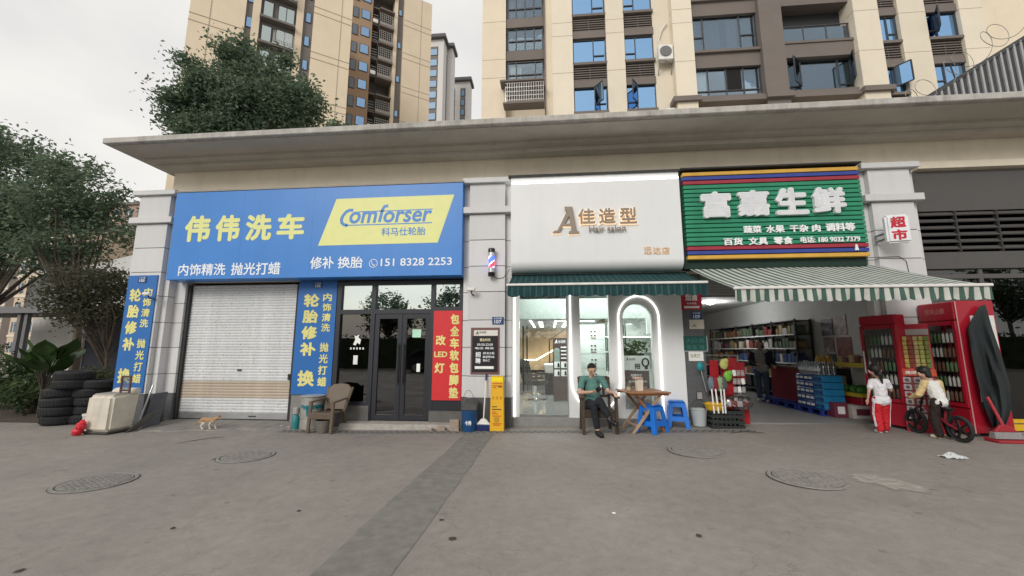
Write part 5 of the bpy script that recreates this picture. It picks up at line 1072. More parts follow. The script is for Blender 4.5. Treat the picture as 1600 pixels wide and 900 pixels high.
a = at(1150,640,yK-.15); t = thing('goods_bag', 'clear plastic bag of red and white packets on the crate', 'bag', (a.x,a.y,gzc+.29)); b = MB(); b.ball((0.02,0,.12),(.28,.16,.15),16,10); b.v = [(x+random.uniform(-.015,.015),y+random.uniform(-.015,.015),max(z,0)) for x,y,z in b.v]; b.build('film', MPC, t, False, smooth=True)
for i in range(4): b = MB(); b.cbox(-.15+.1*i,-.06,.10,.09,.05,.10); b.build('packet', MRD if i % 2 else MPP, t, False, bevel=.01)
# wire trolley behind
t = thing('wire_trolley', 'chrome wire trolley holding dark bottles by the dark pier', 'trolley', (3.35,.7,.1)); b = MB()
for z in (.9,1.12,1.3): b.tube([(3.05,.55,z),(3.75,.55,z),(3.75,.95,z),(3.05,.95,z)], .012, 6, True)
for x, y in ((3.05,.55),(3.75,.55),(3.75,.95),(3.05,.95)): b.cyl((x,y,.1),(x,y,1.3),.012)
b.build('wire_frame', MALU, t); part('tray', MALU, (3.06,3.74,.56,.94,.89,.9), parent=t)
for i in range(6):
    b = MB(); b.lathe([(.045,0),(.048,.02),(.048,.16),(.018,.22),(.018,.25)], n=12); o = b.build('bottle', M('bottle_navy', (.02,.03,.07), .25), smooth=True); o.location = (3.14+.1*i,.62,1.121-.22); tag(o, 'dark bottle standing in the chrome wire trolley', 'bottle', 'dark bottles in the wire trolley')

# ------------------------------------------------------------------ inside the supermarket
sr2 = thing('shelving_rack', 'tall black steel shelving along the supermarket wall', 'shelves', (6.5,5.8,.1)); xw = 6.70
ny = [3.0,4.1,5.2,6.3,7.4,8.5]
for y in ny: part('upright', MDK, (xw-.42,xw-.38,y-.025,y+.025,.1,2.2), parent=sr2); part('upright', MDK, (xw-.05,xw-.01,y-.025,y+.025,.1,2.2), parent=sr2)
for z in (.25,.68,1.08,1.46,1.82,2.17): part('shelf_board', MDK, (xw-.42,xw-.01,3.0,8.5,z-.02,z), parent=sr2)
for z in (.68,1.08,1.46,1.82): part('price_rail', MPP, (xw-.432,xw-.421,3.03,8.48,z-.03,z), parent=sr2)
gcols = {'red': (.24,.04,.04), 'white': (.50,.49,.46), 'brown': (.18,.09,.05), 'green': (.09,.12,.08), 'blue': (.05,.09,.20), 'yellow': (.36,.28,.12)}
names = list(gcols); gsrc = {}
for zi, z in enumerate((.68,1.08,1.46,1.82)):
    for bi in range(5):
        y = ny[bi]+.06; cn0 = random.choice(names)
        while y < ny[bi+1]-.14:
            cn = cn0 if random.random() < .6 else random.choice(names); wdt = random.choice((.12,.16,.2)); hgt = random.choice((.17,.22,.26)); key = (cn, wdt, hgt)
            if key not in gsrc:
                b = MB(); b.box(-.14,.14,0,wdt,0,hgt); gsrc[key] = o = b.build('packaged_goods', M('goods_'+cn, gcols[cn], .5, var=.35, scale=30, rnd=.25), bevel=.008)
            else: o = share(gsrc[key], 'packaged_goods', (0,0,0), None)
            o.location = (xw-.25,y,z); tag(o, f'{cn} packaged goods on the {("lowest stocked","second","third","top stocked")[zi]} board of the black shelving', 'goods', f'{cn} goods on the {("lowest","second","third","top")[zi]} shelf'); y += wdt+random.uniform(.006,.05)
cl = thing('ceiling_lamp', 'round lit ceiling lamp inside the supermarket', 'lamp', (5.1,5.2,2.85)); p = at(1113,479,5.2); b = MB(); b.lathe([(.10,0),(.12,.02),(.12,.05)], (5.1,5.2,2.84), n=20); b.build('housing', MWR, cl); b = MB(); b.lathe([(.09,-.006),(.09,0)], (5.1,5.2,2.84), n=20); b.build('lens', emit('lamp_white', (1,1,.97), 9), cl)
pl = bpy.data.lights.new('supermarket_lamp', 'POINT'); pl.energy = 38; pl.shadow_soft_size = .15; po = bpy.data.objects.new('supermarket_lamp', pl); C.objects.link(po); po.location = (5.1,5.2,2.7)
ct = thing('checkout_counter', 'dark red checkout counter inside the supermarket', 'counter', (6.0,2.6,.1)); MCN = M('counter_red', (.20,.02,.028), .4)
part('carcass', MCN, (5.75,6.35,2.0,3.3,.2,.98), parent=ct, bevel=.01); part('worktop', M('worktop_brown', (.16,.08,.06), .35), (5.70,6.38,1.97,3.34,.981,1.02), parent=ct, bevel=.006); part('end_panel', M('panel_tan', (.26,.20,.16), .7), (5.74,5.755,1.70,1.99,.2,.95), parent=ct); part('end_body', M('panel_tan', (.26,.20,.16), .7), (5.756,6.3,1.70,1.99,.2,.95), parent=ct)
t = thing('card_reader', 'grey payment terminal on the checkout counter', 'terminal', (5.9,2.1,1.02)); b = MB(); b.hexa([(5.85,2.0,1.02),(5.97,2.0,1.02),(5.97,2.1,1.02),(5.85,2.1,1.02)], [(5.87,2.05,1.17),(5.96,2.05,1.17),(5.96,2.09,1.17),(5.87,2.09,1.17)]); b.build('body', M('reader_grey', (.35,.38,.36), .4), t, bevel=.008)
rs = thing('red_display_rack', 'low red display rack against the rear of the supermarket', 'rack', (5.0,4.6,.1)); part('body', MCN, (4.75,5.35,4.5,4.9,.1,1.05), parent=rs)
for k in range(3): part('shelf_lip', M('lip_red', (.42,.06,.05), .5), (4.74,5.36,4.46,4.5,.25+.16*k,.29+.16*k), parent=rs)
for i, y in enumerate((1.28,2.15,3.02)):
    pt_ = thing('blue_pallet', ('blue plastic pallet under the drink cases','blue plastic pallet under the counter end panel','blue plastic pallet at the far end of the counter')[i], 'pallet', (5.62,y,.104), 0, 'blue pallets along the counter'); MPB = M('pallet_blue', (.015,.04,.24), .5)
    for z in (0,.10): part('deck', MPB, (5.42,5.95,y-.40,y+.40,.105+z,.125+z), parent=pt_)
    for dy in (-.36,0,.36):
        for dx in (5.45,5.68,5.92): part('block', MPB, (dx-.03,dx+.03,y+dy-.03,y+dy+.03,.125,.205), parent=pt_)
MCS = [M('case_blue', (.012,.055,.23), .35, var=.15), M('case_azure', (.02,.20,.42), .35, var=.15)]
for r_ in range(5):
    for c_, y in enumerate((1.0,1.30,1.60)):
        az = c_ == 0; t = thing('drink_case', f'{("azure","navy","dark navy")[c_]} drink case, {("bottom","second","third","fourth","top")[r_]} of its stack {("facing the maroon carton","in the middle of the pallet","beside the tan end panel")[c_]}', 'case', (5.68,y,.226+r_*.135), 0, 'azure drink cases' if az else 'navy drink cases')
        b = MB(); b.box(-.20,.20,-.145,.145,0,.128); b.build('wrap', MCS[0 if not az else 1], t, False, bevel=.012)
        for j in (-.07,.07): b = MB(); b.box(-.206,-.200,j-.05,j+.05,.04,.085); b.build('printed_label', MPP if not az else MCS[0], t, False)
for i, y in enumerate((1.12,1.46)):
    t = thing('water_pack', ('clear pack of water bottles stacked above the azure drink cases','clear pack of water bottles stacked above the navy drink cases')[i], 'water bottles', (5.66,y,.226+.68), 0)
    for a_ in range(4):
        for c_ in range(4):
            b = MB(); x, y2 = -.15+.1*a_, -.13+.085*c_; b.lathe([(.038,0),(.04,.02),(.036,.08),(.04,.12),(.038,.18),(.014,.235),(.014,.26)], (x,y2,0), n=10); b.build('bottle', glass('water_plastic', (.80,.86,.90), .16), t, False, smooth=True)
            if a_ == 0: b = MB(); b.lathe([(.041,.08),(.041,.13)], (x,y2,0), n=10); b.build('bottle_label', M('label_white', (.7,.74,.8), .5), t, False)
t = thing('oil_bottle', 'yellow cooking oil bottles on the shelf beside the water packs', 'oil', (6.2,1.75,1.0), 0)
for i in range(3): b = MB(); b.lathe([(.055,0),(.06,.02),(.06,.2),(.03,.27),(.02,.30)], (6.0+.11*i,1.75,1.0), n=12); b.build('bottle', M('oil_gold', (.50,.30,.04), .3), t, smooth=True)
part('low_shelf', M('room_dark', (.05,.05,.055), .9), (5.9,6.6,1.6,1.95,.1,1.0), parent=None); o = bpy.data.objects['low_shelf']; tag(o, 'low dark shelf holding yellow oil bottles', 'shelf')
for i, (x0, x1, y0, y1, h_, m_, lab) in enumerate(((5.55,5.80,.70,.95,.28,M('box_purple', (.16,.03,.06), .6),'maroon carton on the floor beside the fruit stand'),(5.82,6.18,.60,.92,.24,M('box_white', (.55,.52,.48), .7),'white and maroon carton on the floor before the fruit stand'))):
    t = thing('carton', lab, 'carton', ((x0+x1)/2,(y0+y1)/2,.104)); part('carton_body', m_, (x0,x1,y0,y1,.104,.104+h_), parent=t, bevel=.006); part('printed_panel', M('box_purple', (.16,.03,.06), .6) if i else MPP, (x0+.06,x1-.06,y0-.003,y0,.104+h_*.25,.104+h_*.75), parent=t)
t = thing('carton', 'brown carton standing on end beside the oil shelf', 'carton', (6.0,1.3,.6)); part('carton_body', M('card_brown', (.28,.19,.11), .8), (5.93,6.13,1.15,1.45,.5,.88), parent=t); part('carton_foot', M('case_navy', (.03,.06,.16), .6), (5.93,6.13,1.15,1.45,.104,.5), parent=t)
# fruit stand
fs_ = thing('fruit_stand', 'red two tier fruit stand with yellow edges beside the drinks fridge', 'stand', (6.35,1.0,.1)); MFR2 = M('stand_red', (.32,.012,.03), .45)
part('base', MFR2, (6.02,6.68,.62,1.45,.104,.50), parent=fs_, bevel=.01); part('lower_tray', M('edge_yellow', (.55,.42,.04), .5), (5.98,6.69,.60,1.47,.50,.57), parent=fs_); part('post', MPP, (6.45,6.68,1.40,1.45,.57,1.1), parent=fs_); part('post', MPP, (6.45,6.68,.62,.66,.57,1.1), parent=fs_); part('upper_tray', M('edge_yellow', (.55,.42,.04), .5), (6.15,6.69,.60,1.47,1.06,1.15), parent=fs_)
part('price_card', MPP, (6.012,6.019,.85,.92,.22,.34), parent=fs_)
for i in range(14):
    b = MB(); b.ball((0,0,.06),(.09,.08,.075),9,6); b.v = [(x+random.uniform(-.015,.015),y+random.uniform(-.015,.015),z) for x,y,z in b.v]; o = b.build('leaf_vegetable', M('veg_green', (.05,.16,.03), .6, var=.3, scale=20), smooth=True); o.location = (6.08+.15*(i % 4), .70+.2*(i//4), .57); tag(o, 'green leafy vegetable in the lower tray of the fruit stand', 'vegetable', 'vegetables on the lower tray')
for i in range(10): b = MB(); b.box(-.06,.06,-.06,.06,0,.1+.03*(i % 3)); o = b.build('snack_box', M('box_purple', (.16,.03,.06), .6) if i % 2 else M('goods_yellow', gcols['yellow'], .5), bevel=.01); o.location = (6.24+.16*(i//5), .70+.165*(i % 5), 1.15); tag(o, 'maroon snack box on the upper tray of the fruit stand' if i % 2 else 'ochre snack box on the upper tray of the fruit stand', 'box', 'snack boxes on the upper tray')
# posters on the supermarket side wall
for i, (y, z, w_, h_, c_, lab) in enumerate(((2.45,1.95,.40,.40,(.13,.13,.14),'dark photo poster at the top left of the wall posters'),(2.0,1.98,.40,.46,(.34,.26,.25),'pale face poster at the top of the wall posters'),(2.45,1.53,.36,.36,(.30,.25,.24),'pale brown poster in the middle of the wall posters'),(1.95,1.48,.46,.44,(.22,.07,.06),'red brown food poster in the middle of the wall posters'),(2.4,1.12,.32,.40,(.14,.14,.15),'dark photo poster at the foot of the wall posters'),(1.9,1.04,.40,.40,(.25,.06,.06),'dark red food poster at the foot of the wall posters'))):
    t = thing('wall_poster', lab, 'poster', (6.70,y,z)); part('sheet', M(f'poster_{i}', c_, .5, var=.5, scale=9), (6.705,6.72,y-w_/2,y+w_/2,z-h_/2,z+h_/2), parent=t)
# ------------------------------------------------------------------ drinks fridges
MFG = M('fridge_red', (.36,.012,.028), .3, var=.05, coat=.3)
def fridge(x, y0, y1, z0, h, dpt, label, header, rz=0):
    t = thing('drinks_fridge', label, 'fridge', (x,y0,z0), rz); L = y1-y0; hd_ = .30 if header else .16
    b = MB(); b.box(.02,dpt,0,L,.06,h); b.build('cabinet', MFG, t, False, bevel=.012)
    b = MB(); b.box(-.012,.02,.01,L-.01,h-hd_,h-.01); b.build('header_panel', MFG, t, False, bevel=.006)
    b = MB(); b.box(-.008,.02,.01,L-.01,.06,.42); b.build('lower_panel', MFG, t, False)
    b = MB()
    for q_ in ((.01,.055,.44,h-hd_-.02),(L-.055,L-.01,.44,h-hd_-.02)): b.box(-.02,.018,q_[0],q_[1],q_[2],q_[3])
    b.box(-.019,.018,.07,L-.07,.44,.50); b.box(-.019,.018,.07,L-.07,h-hd_-.08,h-hd_-.02); d = b.build('door', MFG, t, False)
    b = MB(); b.box(-.006,.0,.055,L-.055,.50,h-hd_-.08); b.build('pane', glass('fridge_glass', (.55,.58,.58), .10), d, False)
    b = MB(); b.cyl((-.04,L-.05,.9),(-.04,L-.05,1.3),.012); b.build('handle', MALU, d, False)
    b = MB(); b.box(.021,.03,.056,L-.056,.5,h-hd_-.08); b.build('interior', M('fridge_inside', (.14,.15,.15), .6), t, False)
    if header:
        tx = letters(None, header, 0, h-.20, L*.55, h-.10, 0, M('header_pink', (.50,.16,.17), .6), .03, .001); tx.parent = t; tx.rotation_euler = (0,0,-PI/2); tx.location = (-.0135,L-.14,0)
    for k in range(5):
        z = .52+k*(h-.65-hd_)/5+.0; b = MB(); b.box(-.001,.02,.08,L-.08,z-.012,z); b.build('rack', M('rack_pale', (.34,.34,.33), .4), t, False)
        for i in range(7):
            yy = .11+i*(L-.22)/6; b = MB(); b.lathe([(.026,0),(.028,.02),(.028,.12),(.01,.17),(.01,.20)], n=8); o = b.build('drink_bottle', M('bottle_'+('brown','white','green')[(k+i//3) % 3], ((.10,.05,.03),(.35,.36,.33),(.06,.12,.05))[(k+i//3) % 3], .3), smooth=True); o.location = Vector((x,y0,z0))+Matrix.Rotation(rz,3,'Z')@Vector((.008,yy,z)); tag(o, f'{("brown","white","green")[(k+i//3) % 3]} bottle on the {("lowest","second","third","fourth","top")[k]} rack of the red fridge {"with lettering" if header else "by the fruit stand"}', 'bottle', f'bottles on the {("lowest","second","third","fourth","top")[k]} rack of the {"lettered" if header else "plain"} fridge')
    for yy in (.06,L-.06): b = MB(); b.box(.05,.1,yy-.03,yy+.03,0,.062); b.build('foot', MDK, t, False); b = MB(); b.box(dpt-.1,dpt-.05,yy-.03,yy+.03,0,.062); b.build('foot', MDK, t, False)
    return t
f2 = fridge(6.45,-.97,-.33,.09,2.1,.58,'red drinks fridge with header lettering and a white side panel','农夫山泉')
f1 = fridge(5.90,-.53,.09,.09,1.93,.20,'red drinks fridge next to the fruit stand','',rad(14))
yf = -.97
b = MB(); b.prism([(6.62,.62),(7.0,.62),(7.0,1.95),(6.66,1.95)], yf-.006, yf-.001); b.build('side_panel', M('panel_white', (.66,.66,.64), .5), f2)
b = MB(); b.lathe([(.10,-.009),(.10,-.011),(.085,-.011),(.085,-.009)], (6.86,yf,1.0), n=20, axis='y', cap=False); b.build('round_logo', MRD, f2)
part('green_strip', M('strip_green', (.02,.13,.07), .5), (6.62,7.0,yf-.007,yf-.001,.52,.61), parent=f2); part('edge_trim', M('trim_pink', (.55,.28,.28), .4), (6.462,6.48,yf-.004,yf+.0,.15,2.18), parent=f2)
# black cloth hanging over the fridge side
n, m_ = 16, 24; vs_ = []
edge = ((0,(1531,478),(1540,476)),(.06,(1521,494),(1544,490)),(.14,(1511,513),(1550,512)),(.4,(1520,560),(1566,558)),(.7,(1532,610),(1579,604)),(.88,(1542,644),(1580,640)),(1,(1552,668),(1568,672)))
for j in range(m_+1):
    v = j/m_; k = max(i for i in range(len(edge)-1) if edge[i][0] <= v); e0, e1 = edge[k], edge[k+1]; f_ = (v-e0[0])/(e1[0]-e0[0]); pl_ = [e0[1][i]+(e1[1][i]-e0[1][i])*f_ for i in (0,1)]; pr_ = [e0[2][i]+(e1[2][i]-e0[2][i])*f_ for i in (0,1)]
    for i in range(n+1):
        u = i/n; yy = yf-.06-.06*v-.055*math.sin(u*8+v*3.5)*min(1,v*3)-.028*math.sin(u*19-v*6)*min(1,v*2); p_ = at(pl_[0]+(pr_[0]-pl_[0])*u, pl_[1]+(pr_[1]-pl_[1])*u, yy); vs_.append((p_.x,p_.y,p_.z))
o = MB().add(vs_, [(j*(n+1)+i,j*(n+1)+i+1,(j+1)*(n+1)+i+1,(j+1)*(n+1)+i) for j in range(m_) for i in range(n)]).build('black_cloth', M('cloth_black', (.020,.026,.028), .85, var=.2, scale=4), smooth=True); md = o.modifiers.new('thickness','SOLIDIFY'); md.thickness = .006; tag(o, 'black cloth draped down the side of the red fridge', 'cloth')
# snack rack between the fridges
sk = thing('snack_rack', 'tall red rack of hanging snack packets before the fridges', 'rack', (6.03,-.66,G(6)), rad(-38)); hR = 1.75
b = MB(); b.hexa([(-.21,0,.0),(.21,0,0),(.21,.06,0),(-.21,.06,0)], [(-.21,.20,hR),(.21,.20,hR),(.21,.26,hR),(-.21,.26,hR)]); b.build('back_panel', MFG, sk, False, bevel=.01)
b = MB(); b.box(-.22,.22,-.05,.2,0,.16); b.build('base', MFG, sk, False); b = MB(); b.box(-.22,.22,.04,.12,.88,1.0); b.build('middle_band', M('band_orange', (.50,.08,.03), .5), sk, False, bevel=.01); tx = letters(None, '美味小吃', -.15, .91, .15, .97, .04, MPP, .02, .002); tx.parent = sk
b = MB(); b.box(-.2,.2,.16,.2,1.56,1.66); b.build('header_strip', M('header_grey', (.36,.33,.31), .6), sk, False)
rotm = Matrix.Rotation(rad(-38),4,'Z'); base = Vector(sk.location)
for i in range(6):
    cc = ((.34,.03,.03),(.50,.40,.10),(.28,.06,.04),(.45,.36,.16),(.36,.40,.10),(.16,.24,.05))[i]
    t = thing('snack_strip', f'hanging strip of {("red","golden","dark red","ochre","lime","green")[i]} snack packets on the red rack', 'snacks', base+rotm@Vector((-.17+.065*i,.10,1.02)), rad(-38), 'snack strips on the rack')
    for k in range(7): b = MB(); b.box(-.028,.028,-.015,.012,k*.075,k*.075+.068); o = b.build('packet', M(f'snack_{i}', cc, .4, var=.5, scale=40), t, False, bevel=.008); o.location = (0,.006*k,0); o.rotation_euler = (.1,0,random.uniform(-.15,.15))
for r_ in range(6):
    for c_ in range(3):
        b = MB(); b.box(-.05,.05,-.012,.012,-.048,.048); o = b.build('snack_pack', M('snack_silver', (.42,.38,.38), .35, var=.3, scale=25), bevel=.01); o.location = base+rotm@Vector((-.14+.13*c_, -.02+.012*r_, .24+.115*r_)); o.rotation_euler = (-.1,0,rad(-38)); tag(o, f'silver snack pack in the {("bottom","second","third","fourth","fifth","top")[r_]} row of the lower red rack', 'snack pack', f'silver snack packs, {("bottom","second","third","fourth","fifth","top")[r_]} row')
        b = MB(); b.lathe([(.028,-.0135),(.028,-.0125)], n=12, axis='y'); q_ = b.build('printed_disc', M('disc_dark', (.09,.06,.07), .5), o, False)
# items by the right bay
t = thing('yellow_tray', 'yellow plastic tray on the floor behind the red broom', 'tray', (7.5,-.35,.1)); MTY = M('tray_yellow', (.66,.42,.02), .4)
part('tray_side', MTY, (7.2,8.1,-.5,-.46,.12,.22), parent=t); part('tray_side', MTY, (7.2,8.1,-.5,-.46,.24,.30), parent=t); part('tray_floor', MTY, (7.2,8.1,-.46,.0,.12,.15), parent=t); part('tray_side', MTY, (7.2,7.24,-.46,.0,.12,.28), parent=t)
p = gd(1578,692); t = thing('red_broom', 'red broom with grey bristles standing in a red dustpan', 'broom', (p.x,p.y+.05,G(p.x))); MRBm = M('broom_red', (.33,.02,.03), .4)
b = MB(); b.hexa([(-.17,-.05,.05),(.20,-.05,.05),(.20,.05,.05),(-.17,.05,.05)], [(-.16,-.03,.14),(.19,-.03,.14),(.19,.03,.14),(-.16,.03,.14)]); b.build('bristles', M('bristle_grey', (.24,.23,.23), .9, var=.25, scale=50), t, False)
b = MB(); b.hexa([(-.15,-.03,.14),(.18,-.03,.14),(.18,.03,.14),(-.15,.03,.14)], [(-.05,-.02,.24),(.05,-.02,.24),(.05,.02,.24),(-.05,.02,.24)]); b.build('broom_head', MRBm, t, False, bevel=.01)
b = MB(); b.cyl((0,0,.22),(-.03,.12,.62),.02); b.build('handle', MRBm, t, False); t = thing('red_dustpan', 'red dustpan on the paving under the broom', 'dustpan', (p.x+.02,p.y,G(p.x))); b = MB(); b.hexa([(-.22,-.07,0),(.26,-.07,0),(.26,.14,0),(-.22,.14,0)], [(-.22,-.07,.03),(.26,-.07,.03),(.26,.15,.055),(-.22,.15,.055)]); b.build('pan', MRBm, t, False, bevel=.008)
p = gd(1490,715); b = MB(); n = 9; vs_ = [(.13*(i/n-.5)*2+random.uniform(-.01,.01), .09*(j/n-.5)*2*(1-.5*abs(i/n-.5))+random.uniform(-.01,.01), max(.0,.06*math.exp(-((i/n-.45)**2+(j/n-.5)**2)*9)+random.uniform(-.012,.012))+.004) for j in range(n+1) for i in range(n+1)]
o = b.add(vs_, [(j*(n+1)+i,j*(n+1)+i+1,(j+1)*(n+1)+i+1,(j+1)*(n+1)+i) for j in range(n) for i in range(n)]).build('litter_bag', M('litter_plastic', (.56,.58,.59), .3)); o.location = (p.x,p.y,G(p.x)); tag(o, 'crumpled clear plastic bag littering the bare paving', 'litter')
# drops of gum and leaves on the paving
for i, (px, py, s, lab) in enumerate(((467,799,.035,'dark leaf scrap on the paving left of the dark strip'),(1092,838,.045,'round dark gum spot on the paving'),(706,843,.05,'brown dead leaf lying beside the dark strip'),(690,813,.03,'small brown leaf on the dark strip edge'),(270,826,.03,'little dark scrap on the bare paving below a manhole'),(960,803,.03,'white paper scrap on the paving'),(30,893,.045,'dark leaf near the left edge of the paving'))):
    p = gd(px,py); k = 9; b = MB(); b.add([(0,0,.012)]+[(s*.65*math.cos(2*PI*j/k)*random.uniform(.6,1.2),s*.7*math.sin(2*PI*j/k)*random.uniform(.6,1.2),.004+random.uniform(0,.006)) for j in range(k)], [(0,1+j,1+(j+1) % k) for j in range(k)]); o = b.build('litter_scrap', MPP if 'white' in lab else M('scrap_brown', (.06,.045,.035), .9)); o.location = (p.x,p.y,G(p.x)); tag(o, lab, 'litter')
# ------------------------------------------------------------------ people and cat
def blob(name, prims, vox, mat, parent=None, infl=0.0, it=2, shape=None):
    """one continuous skin over tapered limbs ('c' capsules) and ellipsoids ('e')"""
    b = MB()
    for q_ in prims:
        if q_[0] == 'e':
            _, c, r = q_[:3]; r = tuple(x+infl for x in r); b.ball(c, r, 16, 12)
        else:
            p0, p1, r0, r1 = q_; p0 = Vector(p0); p1 = Vector(p1); k = 5
            n = 12; d = (p1-p0)
            if d.length < 1e-5: continue
            dn = d.normalized(); u = Vector((0,0,1)) if abs(dn.z) < .9 else Vector((1,0,0)); x = dn.cross(u).normalized(); y = dn.cross(x)
            vs_ = []; ringz = [(-math.cos(PI/2*i/3), math.sin(PI/2*i/3), 0) for i in range(3)] + [(0,1,0),(0,1,1)] + [(math.sin(PI/2*i/3), math.cos(PI/2*i/3), 1) for i in range(1,4)]
            R0, R1 = r0+infl, r1+infl
            for dz, rr, end in ringz:
                R = R1 if end else R0; cpt = (p1 if end else p0) + dn*dz*R; rr = max(rr,.02)
                vs_ += [cpt + x*math.cos(2*PI*j/n)*R*rr + y*math.sin(2*PI*j/n)*R*rr for j in range(n)]
            kk = len(ringz); b.add(vs_, [(i*n+j,i*n+(j+1)%n,(i+1)*n+(j+1)%n,(i+1)*n+j) for i in range(kk-1) for j in range(n)]+[tuple(range(n))[::-1],tuple(range((kk-1)*n,kk*n))])
    o = b.build(name, mat, None)
    md = o.modifiers.new('skin', 'REMESH'); md.mode = 'VOXEL'; md.voxel_size = vox; md.use_smooth_shade = True
    me = bpy.data.meshes.new_from_object(o.evaluated_get(bpy.context.evaluated_depsgraph_get())); old = o.data; o.modifiers.clear(); o.data = me; bpy.data.meshes.remove(old)
    bm = bmesh.new(); bm.from_mesh(me)
    for _ in range(it): bmesh.ops.smooth_vert(bm, verts=bm.verts, factor=.5, use_axis_x=True, use_axis_y=True, use_axis_z=True)
    if shape: 
        for v in bm.verts: v.co = shape(v.co)
    bm.to_mesh(me); bm.free(); me.name = name
    me.materials.clear(); [me.materials.append(m_) for m_ in (mat if isinstance(mat,(list,tuple)) else [mat])]; me.shade_smooth(); o.parent = parent; return o
def V3(*a): return Vector(a)
def hand(w_, tip, nrm, s, curl=.35):
    """palm and five bent fingers from wrist w_ towards tip; nrm = palm normal"""
    w_ = Vector(w_); tip = Vector(tip); d = (tip-w_).normalized(); n = Vector(nrm).normalized(); side = d.cross(n).normalized(); P = []
    k = w_ + d*.085*s; P.append((w_+d*.01*s, k, .026*s, .030*s)); P.append((w_+side*.018*s+d*.03*s, k+side*.022*s, .016*s, .015*s)); P.append((w_-side*.018*s+d*.03*s, k-side*.022*s, .016*s, .015*s))
    for i, (o_, L) in enumerate(((-.030,.060),(-.010,.074),(.010,.080),(.030,.070))):
        a = k+side*o_*s; m_ = a+(d*math.cos(curl)+n*math.sin(curl))*L*.5*s; e = m_+(d*math.cos(curl*2.2)+n*math.sin(curl*2.2))*L*.5*s
        P += [(a,m_,.0095*s,.0085*s),(m_,e,.0085*s,.0075*s)]
    a = w_+d*.03*s-side*.028*s if False else w_+d*.03*s+side*.030*s; m_ = a+(d*.6+side*.7+n*.2).normalized()*.035*s; P += [(a,m_,.012*s,.010*s),(m_,m_+(d*.9+n*.4).normalized()*.03*s,.010*s,.008*s)]
    return P
SKIN = M('skin', (.52,.32,.23), .55, var=.06, scale=12); HAIR = M('hair_black', (.012,.010,.010), .5, var=.3, scale=40)
def person(label, J, loc, rz, sc, cl, face, vox=.012, hands=None, hair='short'):
    """J joints in metres for an adult of about 1.7 m; scaled by sc"""
    k = {a: Vector(b) for a, b in J.items()}; fat = cl.get('fat',1.0)
    pel, che, nec, hea = k['pel'], k['che'], k['nec'], k['hea']; f = Vector(face).normalized(); upv = (hea-nec).normalized(); sd_ = f.cross(upv).normalized(); up2 = sd_.cross(f)
    hs = cl.get('head',1.0)
    B = [(pel,che,.125*fat,.13*fat),(che,(che+nec)/2,.13*fat,.10*fat),(pel+sd_*.06,pel-sd_*.06,.12*fat,.12*fat),(k['shL'],k['shR'],.062*fat,.062*fat),((che+nec)/2,nec,.085,.06),(nec,hea-upv*.03,.052,.050)]
    HD = [('e',hea+up2*.02,(.078*hs,.088*hs,.098*hs)),(hea-up2*.03*hs,hea-up2*.075*hs+f*.035*hs,.064*hs,.042*hs),(hea+f*.086*hs-up2*.005,hea+f*.098*hs-up2*.022*hs,.010*hs,.014*hs)]
    for s in (-1,1): HD.append((hea+sd_*s*.080*hs-up2*.02*hs,hea+sd_*s*.084*hs+up2*.018*hs,.012*hs,.016*hs))
    arms = []; legs = []
    for s in 'LR':
        arms += [(k['sh'+s],k['el'+s],.050*fat,.040*fat),(k['el'+s],k['wr'+s],.040*fat,.026)]
        legs += [(k['hi'+s],k['kn'+s],.085*fat,.058*fat),(k['kn'+s],k['an'+s],.056*fat,.036)]
    feet = {s: [(k['an'+s],k['an'+s]+(k['to'+s]-k['an'+s])*.15-V3(0,0,.02),.036,.036),(k['an'+s]-V3(0,0,.045),k['to'+s],.034,.030)] for s in 'LR'}
    hp = []
    for s in 'LR': hp += hand(k['wr'+s], k['ha'+s], cl['palm'+s], cl.get('hand',1.0), cl.get('curl',.35))
    body = blob('person', B+HD+arms+legs+feet['L']+feet['R']+hp, vox, SKIN, None, 0, 2); body.location = loc; body.rotation_euler = (0,0,rz); body.scale = (sc,)*3; tag(body, label, 'person')
    # garments
    i0 = cl.get('ease',.010); slv = cl['sleeve']
    S = [(pel+(che-pel)*cl.get('hem',-.02),che,.128*fat,.132*fat)]+B[1:2]+[(k['shL'],k['shR'],.056*fat,.056*fat)]
    if cl.get('hem',-.02) < 0: S.append((pel+sd_*.06-(che-pel)*.05,pel-sd_*.06-(che-pel)*.05,.118*fat,.118*fat))
    hz_ = pel+(che-pel)*cl.get('hem',-.02); S.append((hz_+sd_*.075*fat,hz_-sd_*.075*fat,cl.get('hemr',.118)*fat,cl.get('hemr',.118)*fat)); CU = []
    for s in 'LR':
        e_ = k['sh'+s].lerp(k['el'+s], .62 if slv == 'short' else 1); slv and S.append((k['sh'+s],e_,.051*fat,.052*fat if slv == 'short' else .045*fat))
        if slv == 'short': CU.append((k['sh'+s].lerp(k['el'+s],.56),e_,.058*fat,.058*fat))
        if slv == 'long': S.append((k['el'+s],k['el'+s].lerp(k['wr'+s],.93),.046*fat,.036))
    blob('shirt', S, vox, cl['shirt'], body, i0, 2)
    T = [(pel+sd_*.06,pel-sd_*.06,.112*fat,.112*fat)]
    for s in 'LR':
        wid = cl.get('leg',1.0); T += [(k['hi'+s],k['kn'+s],.088*fat*(1+(wid-1)*.3),.064*fat*wid),(k['kn'+s],k['kn'+s].lerp(k['an'+s],cl.get('trlen',.9)),.063*fat*wid,.048*wid)]
    tr = blob('trousers', T, vox, cl['trousers'], body, .012, 2)
    for s in 'LR': 
        a = k['an'+s]; tt = k['to'+s]; blob('shoe', [(a-V3(0,0,.035),tt,.040,.037),(a-V3(0,0,.01),a-V3(0,0,.04),.040,.042)], vox*.8, cl['shoe'], body, .006, 1)
    H = [('e',hea+up2*.046*hs-f*.026*hs,(.086*hs,.090*hs,.084*hs)),(hea-f*.055*hs+up2*.02,hea-f*.06*hs-up2*.045*hs,.060*hs,.045*hs)]
